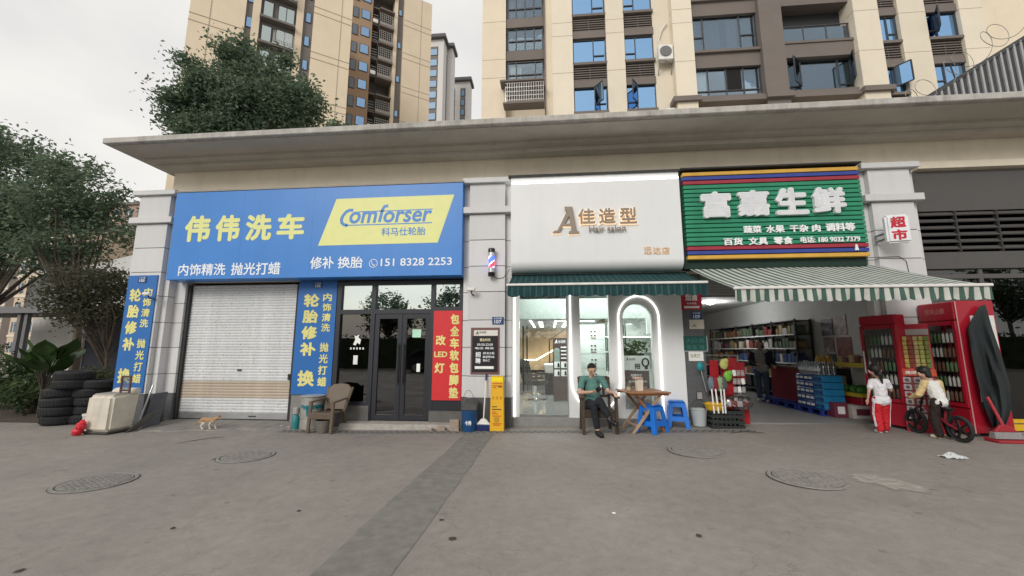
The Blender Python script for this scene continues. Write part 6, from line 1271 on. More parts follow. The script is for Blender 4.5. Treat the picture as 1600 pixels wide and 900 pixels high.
    if hair == 'pony': H += [(hea-f*.09*hs+up2*.0,hea-f*.13*hs-up2*.06*hs,.035*hs,.04*hs),(hea-f*.13*hs-up2*.06*hs,hea-f*.11*hs-up2*.21*hs,.035*hs,.012*hs)]
    if hair == 'bob': H += [(hea-f*.05+sd_*s*.05,hea-f*.05+sd_*s*.065-up2*.11,.05,.035) for s in (-1,1)]
    if hair == 'short': H += [(hea+up2*.105*hs+f*.02*hs+sd_*.04*s,hea+up2*.10*hs+f*.055*hs+sd_*.03*s,.025*hs,.018*hs) for s in (-1,0,1)]
    blob('hair', H, vox*.8, HAIR, body, 0, 1)
    for s in (-1,1):
        b = MB(); c = hea+f*.083*hs+sd_*s*.033*hs+up2*.008*hs; b.ball(c-f*.004,.008*hs,8,6); o = b.build('eye', M('eye_dark', (.02,.015,.012), .2), body, False)
        b = MB(); c2 = c+up2*.026*hs; b.bar(c2-sd_*.018*hs,c2+sd_*.018*hs,.010*hs,.005*hs); b.build('eyebrow', HAIR, body, False)
    b = MB(); c = hea+f*.088*hs-up2*.055*hs; b.bar(c-sd_*.022*hs,c+sd_*.022*hs,.010*hs,.008*hs); b.build('mouth', M('lips', (.36,.17,.13), .5), body, False)
    return body
# seated man with crossed legs
man = person('man in teal t-shirt sitting cross-legged with a phone', dict(pel=(-.02,.12,.50), che=(-.02,.19,.80), nec=(-.03,.17,1.00), hea=(-.035,.09,1.125), shL=(.165,.18,.945), shR=(-.205,.18,.945),
    elR=(-.29,.03,.70), wrR=(-.09,-.16,.735), haR=(.03,-.19,.76), elL=(.26,.06,.72), wrL=(.315,-.17,.715), haL=(.325,-.30,.70),
    hiR=(-.11,.08,.49), knR=(-.10,-.36,.53), anR=(-.035,-.38,.085), toR=(.0,-.54,.040), hiL=(.08,.08,.50), knL=(.015,-.36,.60), anL=(.16,-.46,.32), toL=(.25,-.56,.235)),
    (.80,-.62,G(.8)), rad(3), .93, dict(sleeve='short', shirt=M('tee_teal', (.10,.23,.205), .85, var=.12, scale=14, bump=.7, bscale=14), trousers=M('trousers_black', (.014,.016,.022), .85, var=.15, bump=.7, bscale=12), shoe=M('shoe_black', (.010,.010,.011), .35), palmL=(0,0,-1), palmR=(0,-.3,-1) if False else (0,.4,.9), trlen=.82, fat=1.0, hem=.02), (.12,-.86,-.5), .010)
wc.scale = (.93,)*3
b = MB(); b.cbox(0,0,0,.075,.010,.15); ph = b.build('phone', MBK2, bevel=.006); ph.location = Vector((.80,-.62,G(.8)))+Vector((.035,-.215,.79))*.93; ph.rotation_euler = (rad(-50),rad(65),0); tag(ph, 'black phone in the hand of the seated man', 'phone')
def stand(h=1.0, **kw):
    J = dict(pel=(0,0,.92), che=(0,.0,1.25), nec=(0,.01,1.45), hea=(0,-.02,1.58), shL=(.175,.01,1.38), shR=(-.175,.01,1.38), elL=(.22,.03,1.10), wrL=(.23,-.04,.86), haL=(.23,-.07,.74), elR=(-.22,.03,1.10), wrR=(-.23,-.04,.86), haR=(-.23,-.07,.74),
        hiL=(.09,0,.90), knL=(.10,-.02,.49), anL=(.10,.02,.09), toL=(.12,-.15,.04), hiR=(-.09,0,.90), knR=(-.10,-.02,.49), anR=(-.10,.02,.09), toR=(-.12,-.15,.04)); J.update(kw); return J
# shop woman
wm = person('woman in navy jacket and striped top standing behind the checkout counter', stand(elR=(-.26,.02,1.14), wrR=(-.08,-.20,1.02), haR=(.02,-.24,1.03), elL=(.27,.08,1.12), wrL=(.33,-.10,1.0), haL=(.36,-.2,.97)), (5.43,3.1,.104), rad(-38), .92,
    dict(sleeve='short', shirt=M('top_striped', (.30,.29,.28), .85, var=.3, scale=30), trousers=M('jeans', (.05,.08,.13), .85, var=.15), shoe=M('shoe_pale', (.45,.44,.42), .5), palmL=(0,0,-1), palmR=(0,.5,.5)), (-.2,-1,-.15), .012, hair='bob')
nv = M('jacket_navy', (.012,.016,.028), .85); ca = [((.12,.06,.98),(.13,.06,1.3),.10,.09),((-.12,.06,.98),(-.13,.06,1.3),.10,.09),((.0,.09,1.0),(0,.09,1.35),.11,.10),((.175,.02,1.38),(.27,.08,1.12),.066,.055),((.27,.08,1.12),(.325,-.08,1.005),.055,.045),((-.175,.02,1.38),(-.26,.02,1.14),.066,.055),((-.26,.02,1.14),(-.10,-.18,1.025),.055,.045)]
blob('jacket', ca, .012, nv, wm, .008, 2)
# girl from behind: local -y is forward, so turned to face the shop
gp = gd(1384,677)
gj = stand(anL=(.13,.04,.09), toL=(.15,-.13,.04), knL=(.11,-.03,.49), anR=(-.07,-.10,.09), toR=(-.06,-.27,.04), knR=(-.09,-.10,.50), elL=(.29,.06,1.12), wrL=(.31,-.0,.90), haL=(.31,-.04,.80), elR=(-.28,-.05,1.14), wrR=(-.26,-.22,1.10), haR=(-.25,-.3,1.09), hea=(.03,-.06,1.66), nec=(0,0,1.44))
MRT = M('track_red', (.52,.012,.022), .7, var=.12, bump=.8, bscale=11); MWT = M('tee_white', (.74,.73,.77), .85, var=.05, bump=.6, bscale=11)
girl = person('small girl in white t-shirt and red track trousers walking to the snack rack', gj, (gp.x,gp.y-.0,G(gp.x)), rad(170), .585, dict(sleeve='short', shirt=MWT, trousers=MRT, shoe=M('shoe_white', (.70,.68,.64), .5), palmL=(0,0,-1), palmR=(0,0,-1), leg=1.45, trlen=.96, head=1.62, fat=1.0, hem=-.16, hemr=.118, ease=.022), (-.1,-1,-.1), .014, hair='pony')
for sgn, kn, an in ((1,'knL','anL'),(-1,'knR','anR')):
    b = MB()
    for dx in (-.02,.03):
        pts = [Vector((sgn*.19,.02+dx,.86)), Vector(gj[kn])+Vector((sgn*.105,dx,.02)), Vector(gj[an])+Vector((sgn*.088,dx,.08))]; b.tube(pts, .011, 6)
    b.build('side_stripe', MWT, girl, False)
# boy on the balance bike from behind
rp, fp = gd(1507,692), gd(1437,677); bd = Vector((fp.x-rp.x, fp.y-rp.y, 0)); L = bd.length; bang = math.atan2(bd.y, bd.x); R = .185
bk = thing('balance_bike', 'black child balance bike with red frame between the boy and fridge', 'bike', (rp.x,rp.y+.03,G(rp.x)), bang); L = min(max(L,.62),.80)
def wheel(x):
    b = MB(); b.lathe([(R-.04,-.018),(R-.012,-.026),(R,-.012),(R,.012),(R-.012,.026),(R-.04,.018),(R-.04,-.018)], (x,0,R), n=32, axis='y', cap=False); wl_ = b.build('wheel', MRB, bk, False, smooth=True)
    b = MB(); b.lathe([(R-.038,-.014),(R-.055,-.012),(R-.055,.012),(R-.038,.014)], (x,0,R), n=32, axis='y', cap=False)
    for i in range(5): a = 2*PI*i/5; b.bar((x,0,R),(x+(R-.05)*math.cos(a),0,R+(R-.05)*math.sin(a)),.03,.02,(0,1,0))
    b.cyl((x,-.035,R),(x,.035,R),.03); b.build('rim', MBK2, wl_, False)
wheel(0); wheel(L)
MRF = M('bike_red', (.22,.02,.03), .35)
b = MB(); b.tube([(0,.045,R),(.12,.04,R+.04),(.26,.0,R+.10),(.50*L+.1,0,R+.17),(L-.16,0,R+.27)], .018, 8); b.tube([(0,-.045,R),(.12,-.04,R+.04),(.26,0,R+.10)], .016, 8); b.tube([(.2,0,R+.09),(.17,0,R+.24)], .016, 8); b.build('frame', MRF, bk, False, smooth=True)
b = MB(); b.ball((.15,0,R+.26),(.12,.06,.03),12,7); b.build('saddle', MBK2, bk, False, smooth=True)
b = MB(); b.tube([(L,.05,R),(L-.06,.05,R+.20),(L-.10,0,R+.24)], .013, 6); b.tube([(L,-.05,R),(L-.06,-.05,R+.20),(L-.10,0,R+.24)], .013, 6); b.tube([(L-.10,0,R+.22),(L-.17,0,R+.40)], .016, 8); b.build('fork', MBK2, bk, False)
b = MB(); b.tube([(L-.19,.21,R+.44),(L-.17,.08,R+.41),(L-.17,-.08,R+.41),(L-.19,-.21,R+.44)], .013, 8); b.build('handlebar', MBK2, bk, False)
for s in (-1,1): b = MB(); b.cyl((L-.187,s*.15,R+.428),(L-.19,s*.22,R+.443),.018); b.build('grip', M('grip_red', (.3,.03,.03), .6), bk, False)
mid = Vector((rp.x,rp.y+.03,G(rp.x)))+Vector((math.cos(bang),math.sin(bang),0))*(.24)
bj = stand(pel=(0,.02,.88), che=(.0,-.10,1.20), nec=(.02,-.17,1.40), hea=(.04,-.27,1.57), shL=(.18,-.14,1.33), shR=(-.18,-.14,1.33), elL=(.28,-.22,1.05), wrL=(.27,-.46,.96), haL=(.26,-.56,.95), elR=(-.27,-.2,1.06), wrR=(-.26,-.46,.96), haR=(-.26,-.56,.95), anL=(.16,.04,.09), toL=(.18,-.13,.04), anR=(-.16,.0,.09), toR=(-.18,-.17,.04), knL=(.14,-.05,.49), knR=(-.14,-.06,.49))
MSW = M('sweat_white', (.74,.735,.71), .85, var=.06, bump=.6, bscale=11)
boy = person('small boy in white and yellow jumper astride the balance bike', bj, mid, bang+PI/2, .60, dict(sleeve=None, shirt=MSW, trousers=M('trousers_darkbrown', (.022,.014,.013), .85, var=.2, bump=.8, bscale=11), shoe=M('shoe_cream', (.60,.54,.40), .6), palmL=(0,0,-1), palmR=(0,0,-1), leg=1.5, trlen=.97, head=1.55, fat=1.0, hem=.02, hemr=.095, ease=.022, curl=.9), (.05,-1,-.35), .014)
K = {a: Vector(c_) for a, c_ in bj.items()}; MYS = M('sleeve_yellow', (.66,.50,.25), .85, var=.08, bump=.6, bscale=12)
for s in 'LR': blob('sleeve', [(K['sh'+s].lerp(K['el'+s],-.08),K['el'+s],.062,.056),(K['el'+s],K['el'+s].lerp(K['wr'+s],.92),.056,.045)], .014, MYS, boy, .022, 2)
# ginger and white cat
cp = gd(323,673)
def cat_prims():
    P = [((-.10,0,.185),(.10,0,.18),.062,.055),((.10,0,.18),(.16,0,.20),.056,.045),((.16,0,.20),(.215,0,.235),.040,.034),('e',(.235,0,.245),(.045,.040,.038)),((.262,0,.235),(.28,0,.230),.020,.015)]
    for s in (-1,1):
        P += [((.245,s*.022,.275),(.240,s*.030,.302),.014,.004)]
        fx_ = .115+s*.035; P += [((.11,s*.032,.165),(fx_-.01,s*.034,.09),.026,.017),((fx_-.01,s*.034,.09),(fx_+.005,s*.034,.02),.015,.012),((fx_,s*.034,.014),(fx_+.028,s*.034,.012),.013,.012)]
        hx = -.115-s*.03; P += [((-.10,s*.034,.17),(hx+.035,s*.038,.115),.042,.026),((hx+.035,s*.038,.115),(hx-.025,s*.038,.075),.023,.015),((hx-.025,s*.038,.075),(hx-.0,s*.038,.018),.014,.011),((hx,s*.038,.014),(hx+.028,s*.038,.012),.013,.011)]
    P += [((-.155,0,.19),(-.20,0,.14),.018,.015),((-.20,0,.14),(-.25,0,.10),.015,.013),((-.25,0,.10),(-.31,.0,.095),.013,.010)]
    return P
MGI = M('fur_ginger', (.40,.235,.125), .9, var=.3, scale=24, bump=.3, bscale=120); MFW_ = M('fur_white', (.68,.63,.56), .9, var=.08, scale=20)
cat = blob('cat', cat_prims(), .0075, [MGI, MFW_], None, 0, 2)
for pg_ in cat.data.polygons:
    c = pg_.center; pg_.material_index = 1 if (c.z < .075 or (c.z < .155 and abs(c.x) < .2) or (c.x > .12 and c.z < .185) or (c.x > .25 and c.z < .245)) else 0
cat.scale = (.86,.95,.86); cat.location = (cp.x,cp.y,G(cp.x)+.03); cat.rotation_euler = (0,0,rad(4)); tag(cat, 'ginger and white cat walking past the roller shutter', 'cat')
for s in (-1,1): b = MB(); b.ball((.268,s*.020,.252),.006,6,5); b.build('eye', M('eye_dark', (.02,.015,.012), .2), cat, False)
# ------------------------------------------------------------------ trees and planting
def leaf_mat(name, col, col2):
    m = bpy.data.materials.new(name); m.use_nodes = True; n = m.node_tree.nodes; l = m.node_tree.links; b = n['Principled BSDF']; b.inputs['Roughness'].default_value = .55; b.inputs['Specular IOR Level'].default_value = .25
    g = n.new('ShaderNodeNewGeometry'); r = n.new('ShaderNodeValToRGB'); r.color_ramp.elements[0].color = (*col,1); r.color_ramp.elements[1].color = (*col2,1); l.new(g.outputs['Random Per Island'], r.inputs[0]); l.new(r.outputs[0], b.inputs['Base Color'])
    t = n.new('ShaderNodeBsdfTranslucent'); l.new(r.outputs[0], t.inputs[0]); x = n.new('ShaderNodeMixShader'); x.inputs[0].default_value = .38; l.new(b.outputs[0], x.inputs[1]); l.new(t.outputs[0], x.inputs[2]); l.new(x.outputs[0], n['Material Output'].inputs[0]); return m
LF1 = leaf_mat('leaf_green_hazed', (.070,.118,.082), (.185,.245,.150)); LF2 = leaf_mat('leaf_olive', (.055,.075,.04), (.13,.15,.07)); LF3 = leaf_mat('leaf_dark', (.035,.06,.03), (.085,.125,.05)); LF4 = leaf_mat('leaf_grass', (.05,.09,.025), (.13,.18,.06))  # first green is lifted and blued: haze put into the leaf colour
MBARK = M('bark', (.085,.068,.055), .9, var=.3, scale=10, bump=.5, bscale=25)
def leaves(name, cen, nrm_bias, size, mat, parent, aspect=.5):
    """cen (N,3) leaf centres; one small folded leaf each"""
    N = len(cen); d = RNG.normal(size=(N,3)); d[:,2] *= .6; d /= np.linalg.norm(d,axis=1,keepdims=True); u = RNG.normal(size=(N,3)); w_ = np.cross(d,u); w_ /= np.linalg.norm(w_,axis=1,keepdims=True); s = size*RNG.uniform(.6,1.25,(N,1))
    a = cen-d*s; c = cen+d*s; b1 = cen+w_*s*aspect; b2 = cen-w_*s*aspect; dn = np.cross(d,w_)*s*.25
    vv = np.stack([a,b1+dn,c,b2+dn],1).reshape(-1,3); off = Vector((0,0,0)); o = parent
    while o is not None: off += o.location; o = o.parent
    vv = vv-np.array(off)
    me = bpy.data.meshes.new(name); me.vertices.add(4*N); me.vertices.foreach_set('co', vv.ravel()); me.loops.add(4*N); me.loops.foreach_set('vertex_index', np.arange(4*N)); me.polygons.add(N); me.polygons.foreach_set('loop_start', np.arange(N)*4); me.polygons.foreach_set('loop_total', np.full(N,4)); me.update(); me.validate(); me.materials.append(mat)
    ob = bpy.data.objects.new(name, me); C.objects.link(ob); ob.parent = parent; return ob
def tree(label, base, lobes, nclump, per, leaf, mat, name='tree', trunk_r=.18, clump_r=.55, hub=None, cat='tree', group=None, flat=.7):
    t = thing(name, label, cat, base, 0, group); base = Vector(base); hub = Vector(hub) if hub else base+Vector((0,0,1.8))
    vol = np.array([a[1][0]*a[1][1]*a[1][2] for a in lobes]); pr = vol/vol.sum(); cl_ = []
    for i in range(nclump):
        c, r = lobes[RNG.choice(len(lobes),p=pr)]; d = RNG.normal(size=3); d /= np.linalg.norm(d); q_ = RNG.uniform(.25,1)**.45; cl_.append(np.array(c)+d*np.array(r)*q_)
    cl_ = np.array(cl_); pts = []
    for c in cl_:
        n = int(per*RNG.uniform(.5,1.5)); r = clump_r*RNG.uniform(.6,1.35); p = RNG.normal(size=(n,3))*r*.5; p[:,2] *= flat; pts.append(c+p)
    leaves('crown', np.concatenate(pts), 0, leaf, mat, t)
    b = MB(); b.tube([base-Vector((0,0,.1)), base.lerp(hub,.5)+Vector((.06,.03,0)), hub], [trunk_r,trunk_r*.8,trunk_r*.65], 9)
    for c in cl_[::max(1,len(cl_)//26)]:
        c = Vector(c); m_ = hub.lerp(c,.5)+Vector((RNG.normal()*.15,RNG.normal()*.15,.12)); b.tube([hub-Vector((0,0,RNG.uniform(0,.5))),m_,c], [trunk_r*.38,trunk_r*.2,trunk_r*.06], 6)
    b.build('trunk', MBARK, t, smooth=True); return t
def lob(px, py, Y, rx, ry, rz): p = at(px,py,Y); return ((p.x,p.y,p.z),(rx,ry,rz))
# tree rising behind the left end of the shops
p = at(385,150,8.5)
tree('bushy green tree rising behind the roof of the shops', (p.x,8.5,0), [lob(400,160,8.5,1.7,1.5,1.5),lob(310,180,8.5,1.35,1.4,1.0),lob(460,165,8.5,1.3,1.3,1.1),lob(375,90,8.5,.85,1,.8),lob(300,110,8.5,.7,.8,.5),lob(350,215,8.5,2.2,1.5,1.3),lob(335,150,8.5,1.2,1.2,1.0),lob(440,110,8.5,.8,.8,.7)], 430, 105, .098, LF1, trunk_r=.22, clump_r=.62, hub=(p.x,8.5,6.2))
p = at(533,192,2.0); tree('little sapling top showing above the roof edge', (p.x,2.0,5.685), [((p.x,2.0,p.z-.35),(.42,.35,.35))], 16, 24, .075, LF1, trunk_r=.03, clump_r=.22, hub=(p.x,2.0,p.z-.6))
# two street trees at the left
p = at(30,330,7.0); tree('large street tree with spreading crown beside the car park', (p.x-1,7.0,-.08), [lob(20,250,7,2.6,2.2,.7),lob(60,330,7,2.6,2.2,.9),lob(-40,330,7,2.8,2.4,1.6),lob(25,400,7,2.5,2.0,.7),lob(90,270,7,1.4,1.4,.5),lob(-20,220,7,2,2,.6)], 215, 90, .105, LF1, trunk_r=.24, clump_r=.75, hub=(p.x-.8,7.0,3.2))
p = at(160,340,4.2); tree('street tree with feathery crown next to the shop corner', (p.x-.2,4.2,-.08), [lob(130,275,4.2,1.0,1.2,.5),lob(165,300,4.2,.75,.9,.5),lob(110,330,4.2,1.4,1.2,.6),lob(165,365,4.2,.8,1.0,.4),lob(95,390,4.2,1.2,1.1,.4)], 112, 90, .075, LF1, trunk_r=.15, clump_r=.55, hub=(p.x-.3,4.2,2.4))
p = at(172,520,2.2); tree('dark leaved small tree with bare forked stems beside the corner pillar', (p.x,2.2,-.08), [lob(145,450,2.2,.95,.9,.6),lob(175,440,2.2,.6,.7,.6),lob(115,480,2.2,.7,.8,.45),lob(155,490,2.2,.8,.8,.4)], 105, 70, .052, leaf_mat('leaf_bronze', (.05,.055,.038), (.12,.12,.075)), trunk_r=.07, clump_r=.42, hub=(p.x,2.2,1.35))
p = at(996,560,.75); t = tree('leafy green plant in a white pot behind the arched salon window', (1.72,.75,.15), [((1.72,.75,1.38),(.22,.18,.22)),((1.80,.75,1.15),(.20,.18,.14)),((1.62,.75,1.2),(.14,.14,.14))], 26, 26, .055, LF3, 'potted_plant', .018, .13, (1.72,.75,.75), 'plant')
b = MB(); b.lathe([(.11,0),(.12,.01),(.15,.34),(.155,.345),(.14,.35),(.02,.33)], (1.72,.75,.15), 20); b.build('pot', MWR, t, smooth=True)
# hedge mass, grasses, big leaved plant
soil = struct(MB().add([(-40,-.35,-.07),(-9.0,-.25,-.07),(-9.0,1.2,-.06),(-9.6,7.5,-.06),(-40,7.5,-.06)], [(0,1,2,3,4)]).build('planting_bed', M('soil', (.075,.06,.045), .95, var=.3, scale=6, bump=.6, bscale=20)))
def bush(label, lobes, ncl, per, leaf, mat, base): return tree(label, base, lobes, ncl, per, leaf, mat, 'shrub', .03, .28, (base[0],base[1],.25), 'shrub')
p = at(145,600,.9); bush('low leafy shrub behind the tyre stacks', [((p.x,.9,.45),(.75,.4,.42)),((p.x+.4,.7,.55),(.5,.4,.4))], 60, 55, .05, LF2, (p.x,.9,-.06))
p = at(40,615,.3); bush('rounded green shrub between the grass and the tyres', [((p.x-.4,.8,.35),(.6,.4,.4))], 34, 50, .05, LF3, (p.x-.4,.8,-.06))
p = at(-40,600,1.0); bush('wide dark shrub at the edge of the planting', [((p.x-.5,1.2,.7),(1.6,.7,.8))], 70, 60, .06, LF3, (p.x-.5,1.2,-.06))
def grass_clump(label, x, y, h, n):
    b = MB()
    for i in range(n):
        a = RNG.uniform(0,2*PI); L = h*RNG.uniform(.6,1.1); out_ = L*RNG.uniform(.35,.85); wdt = RNG.uniform(.010,.018); r0 = RNG.uniform(0,.1); d = Vector((math.cos(a),math.sin(a),0)); s = Vector((-d.y,d.x,0)); pts = []
        for k in range(6): v = k/5; pts.append(Vector((x,y,-.06))+d*(r0+out_*v**1.6)+Vector((0,0,L*(1.25*v-.75*v*v*v))))
        vs_ = []
        for k, q_ in enumerate(pts): w2 = wdt*(1-.85*(k/5)**2); vs_ += [q_-s*w2,q_+s*w2]
        b.add(vs_, [(2*k,2*k+1,2*k+3,2*k+2) for k in range(5)])
    tag(b.build('grass_clump', LF4, smooth=True), label, 'grass', 'arching grass clumps')
p = gd(15,650); grass_clump('big clump of long arching grass beside the six high tyre stack', p.x+.25, p.y+.45, 1.15, 170)
grass_clump('clump of long arching grass in front of the street tree', p.x-1.1, p.y+1.0, 1.2, 150); grass_clump('clump of long grass between shrub and tyre stacks', p.x+.9, p.y+1.2, .85, 90)
# big leaved plant: every leaf its own piece
p = at(72,575,.25); pl_t = thing('big_leaf_plant', 'plant with large rounded dark leaves behind the tyre stacks', 'plant', (p.x,.25,-.06)); MBLF = M('big_leaf', (.055,.105,.035), .4, var=.25, scale=8, rnd=.3)
n, m_ = 6, 5; vs_ = []
for i in range(n+1):
    v = i/n; wd_ = .17*math.sin(PI*min(1,v*.93+.07))**.7
    for j in range(m_): u = j/(m_-1)-.5; vs_.append((u*2*wd_, .10*v*v+.22*abs(u)*wd_*2, .44*v+.012*math.sin(v*9+u*6)))
lf0 = MB().add(vs_, [(i*m_+j,i*m_+j+1,(i+1)*m_+j+1,(i+1)*m_+j) for i in range(n) for j in range(m_-1)]).build('leaf', MBLF, pl_t, False, smooth=True)
b = MB(); stem_top = .92
for i in range(22):
    a = i*2.4+RNG.uniform(-.3,.3); el = RNG.uniform(.15,1.15); r0 = .10+.12*RNG.uniform(); zz = stem_top+.38*RNG.uniform(0,1); o = lf0 if i == 0 else share(lf0, 'leaf', (0,0,0), pl_t)
    o.location = (r0*math.cos(a),r0*math.sin(a),zz); o.rotation_euler = (-el,0,a-PI/2); o.scale = (RNG.uniform(1.0,1.45),)*3; b.tube([(0,0,.5),(r0*.5*math.cos(a),r0*.5*math.sin(a),zz*.8),(r0*math.cos(a),r0*math.sin(a),zz)], .01, 5)
b.tube([(0,0,0),(0,0,.6)], .03, 6); b.build('stem', MBARK, pl_t, False)
# ------------------------------------------------------------------ white gatehouse and far blocks on the left
MWW = M('white_wall', (.62,.62,.61), .8, var=.06, scale=1, stain=.1)
gh = thing('gatehouse', 'white gatehouse with grey flat canopy beyond the planting', 'building', (-18,8,0)); yG_ = 8.0
a, c = at(44,438,yG_), at(210,398,yG_); b = MB(); b.prism([(a.x,fz(44,485,yG_)),(c.x+1.5,fz(44,485,yG_)),(c.x+1.5,c.z),(c.x,c.z),(a.x,a.z)], yG_, yG_+.3); b.build('parapet_wall', MWW, gh)
zc = fz(60,487,yG_); part('canopy', M('canopy_grey', (.16,.16,.165), .7), (-30,c.x+1.5,yG_-2.0,yG_+.1,zc-.25,zc), parent=gh); part('wall', MWW, (fx(45,540,yG_+1),fx(128,540,yG_+1),yG_+1,yG_+1.2,-.1,zc-.2), parent=gh); part('doorway', M('door_navy', (.02,.022,.035), .6), (fx(128,540,yG_+1),c.x+1.6,yG_+1.1,yG_+1.3,-.1,zc-.2), parent=gh)
for px in (25,36): x = fx(px,540,yG_-1.8); b = MB(); b.bar((x,yG_-1.8,-.1),(x+.0,yG_-1.8,zc-.2),.14); b.build('post', M('canopy_grey', (.16,.16,.165), .7), gh)
GLF = M('far_glass', (.10,.13,.16), .25, spec=.6)
def far_block(label, x0, x1, y, h, wall, floors, cols, dep=10):
    t = thing('apartment_block', label, 'building', ((x0+x1)/2,y,0)); part('wall', wall, (x0,x1,y,y+dep,-.1,h), parent=t); part('roof', MTT, (x0-.4,x1+.4,y-.4,y+dep,h,h+.6), parent=t); fh = h/floors; cw_ = (x1-x0)/cols; w0 = None; f0 = None
    for f in range(floors):
        part('floor_band', MTB2, (x0-.1,x1+.1,y-.12,y,f*fh,f*fh+.35), parent=t)
        for k in range(cols):
            xa = x0+cw_*(k+.2); za = f*fh+.9
            if w0 is None:
                w0 = part('window', GLF, (xa,xa+cw_*.6,y-.05,y+.05,za,za+fh*.5), parent=t); part('window_frame', MPP, (xa+cw_*.28,xa+cw_*.32,y-.08,y-.05,za,za+fh*.5), parent=w0); L0 = (k,f)
            else:
                o = share(w0, 'window', ((k-L0[0])*cw_,0,(f-L0[1])*fh), t); share(w0.children[0], 'window_frame', (0,0,0), o)
    return t
MFB = M('far_brick', (.34,.25,.20), .9, var=.06); MFC = M('far_cream', (.55,.45,.35), .9, var=.06)
q_ = at(60,330,60); far_block('cream and brown apartment block far behind the street trees', at(35,400,60).x, at(120,400,60).x, 60, at(70,345,60).z, MFC, 7, 6); far_block('brown apartment block far behind the gatehouse', at(125,400,75).x, at(300,400,75).x, 75, at(160,322,75).z, MFB, 9, 9); far_block('tall pale apartment block at the far edge of the car park', at(-90,400,70).x, at(22,400,70).x, 70, at(0,330,70).z, M('far_grey', (.42,.38,.35), .9), 9, 7)

# ------------------------------------------------------------------ left apartment tower (front and rear wings)
U = Vector((.82,.57,0)).normalized(); UA = math.atan2(U.y,U.x)
MTS = M('tower_sand', (.69,.585,.44), .85, var=.05, scale=.3, stain=.06); MGS = M('tower_greystrip', (.17,.155,.145), .85); MTAN = M('tower_tan', (.30,.205,.135), .85, var=.06)
GLT = glass('tower_blue_glass', (.05,.08,.12), .62, rtint=(.38,.60,.90)); GLM = glass('tower_mint_glass', (.30,.36,.35), .5, rtint=(.8,.92,.9))
def wing(label, P, ztop):
    return thing('apartment_tower', label, 'building', (P[0],P[1],0), UA)
def wp(t, name, mat, x0, x1, y0, y1, z0, z1, parent=None): b = MB(); b.box(x0,x1,y0,y1,z0,z1); return b.build(name, mat, parent or t, False)
t1 = wing('sand coloured tower with caged balconies behind the bushy tree', (-27.3,30.7), 46); ZA = 47
wp(t1,'wall',MTS,-10.1,5.0,.6,14,0,ZA); wp(t1,'wall_panel',MTS,-10.1,-5.5,0,.6,0,ZA); wp(t1,'wall_panel',MTS,-4.9,-4.2,0,.6,0,ZA); wp(t1,'wall_panel',MTS,-.8,-.1,0,.6,0,ZA); wp(t1,'wall_panel',MTS,.9,5.0,0,.6,0,ZA)
wp(t1,'grey_strip',MGS,-5.5,-4.9,.25,.6,0,ZA); wp(t1,'grey_strip',MGS,-.1,.9,.25,.6,0,ZA); wp(t1,'groove',MGROOVE,-8.46,-8.40,-.03,.0,0,ZA); wp(t1,'groove',MGROOVE,3.8,3.86,-.03,0,0,ZA)
for z in (22.6,23.4,28.4,29.2,34.2,35.0,40,40.8):
    wp(t1,'groove',MGROOVE,.88,5.01,-.03,.01,z,z+.07); wp(t1,'groove',MGROOVE,-10.12,-5.49,-.03,.01,z,z+.07)
for k in range(8):
    z = 20.6+3*k
    for x in (-5.42,.12):
        f = wp(t1,'window',MFR,x,x+.56,.18,.26,z,z+1.25); wp(t1,'pane',GLT,x+.06,x+.50,.165,.181,z+.07,z+1.18,f)
    zb = 22.2+3*k     # balcony bay
    s_ = wp(t1,'balcony_slab',MGS,-4.2,-.8,-.5,.6,zb-.25,zb); wp(t1,'balcony_back',MGS,-4.2,-.8,.35,.58,zb,zb+2.75)
    f = wp(t1,'window',MFR,-2.6,-.95,.2,.36,zb+.3,zb+2.3); wp(t1,'pane',GLM,-2.52,-1.82,.18,.21,zb+.36,zb+2.22,f); wp(t1,'pane',GLM,-1.74,-1.03,.18,.21,zb+.36,zb+2.22,f); f = wp(t1,'window',MFR,-4.0,-3.0,.2,.36,zb+.3,zb+2.3); wp(t1,'pane',GLM,-3.92,-3.08,.18,.21,zb+.36,zb+2.22,f)
    if k % 2 == 0 or k > 5:
        b = MB(); MCG = M('cage_steel', (.55,.55,.53), .4, .6)
        for i in range(14): x = -2.8+.15*i; b.bar((x,-.55,zb),(x,-.55,zb+1.5),.03)
        for i in range(6): b.bar((-2.8,-.55,zb+.05+.29*i),(-.85,-.55,zb+.05+.29*i),.03)
        for i in range(5): b.bar((-2.8,-.55+.2*i,zb),(-2.8,-.55+.2*i,zb+1.5),.03)
        b.box(-2.85,-.82,-.58,-.5,zb-.04,zb+.05); b.build('cage', MCG, s_, False)
t2 = wing('rear wing of the sand coloured tower with cluttered dark balconies', (-28.5,45.3), 60); ZR = 60
wp(t2,'wall',MTS,-1.4,11.4,3.0,16,0,ZR); wp(t2,'wall_panel',MTAN,-1.4,1.9,.2,3.0,0,ZR); wp(t2,'wall_panel',MTS,6.75,11.4,0,3.0,0,ZR); wp(t2,'wall_panel',MTS,5.2,5.75,.0,3.0,0,ZR); wp(t2,'grey_strip',MGS,5.75,6.75,.5,3.0,0,ZR); wp(t2,'groove',MGROOVE,9.6,9.67,-.03,.0,0,ZR)
for z in (36,42,48,54): wp(t2,'groove',MGROOVE,6.74,11.41,-.03,.01,z,z+.08); wp(t2,'groove',MGROOVE,6.74,11.41,-.03,.01,z+1.0,z+1.08)
MBD_ = M('balcony_shade', (.055,.050,.047), .9, var=.3, scale=2); wp(t2,'balcony_shade_block',MBD_,1.9,5.2,1.6,3.0,0,ZR)  # solid block, the shade inside the balconies put into its dark colour
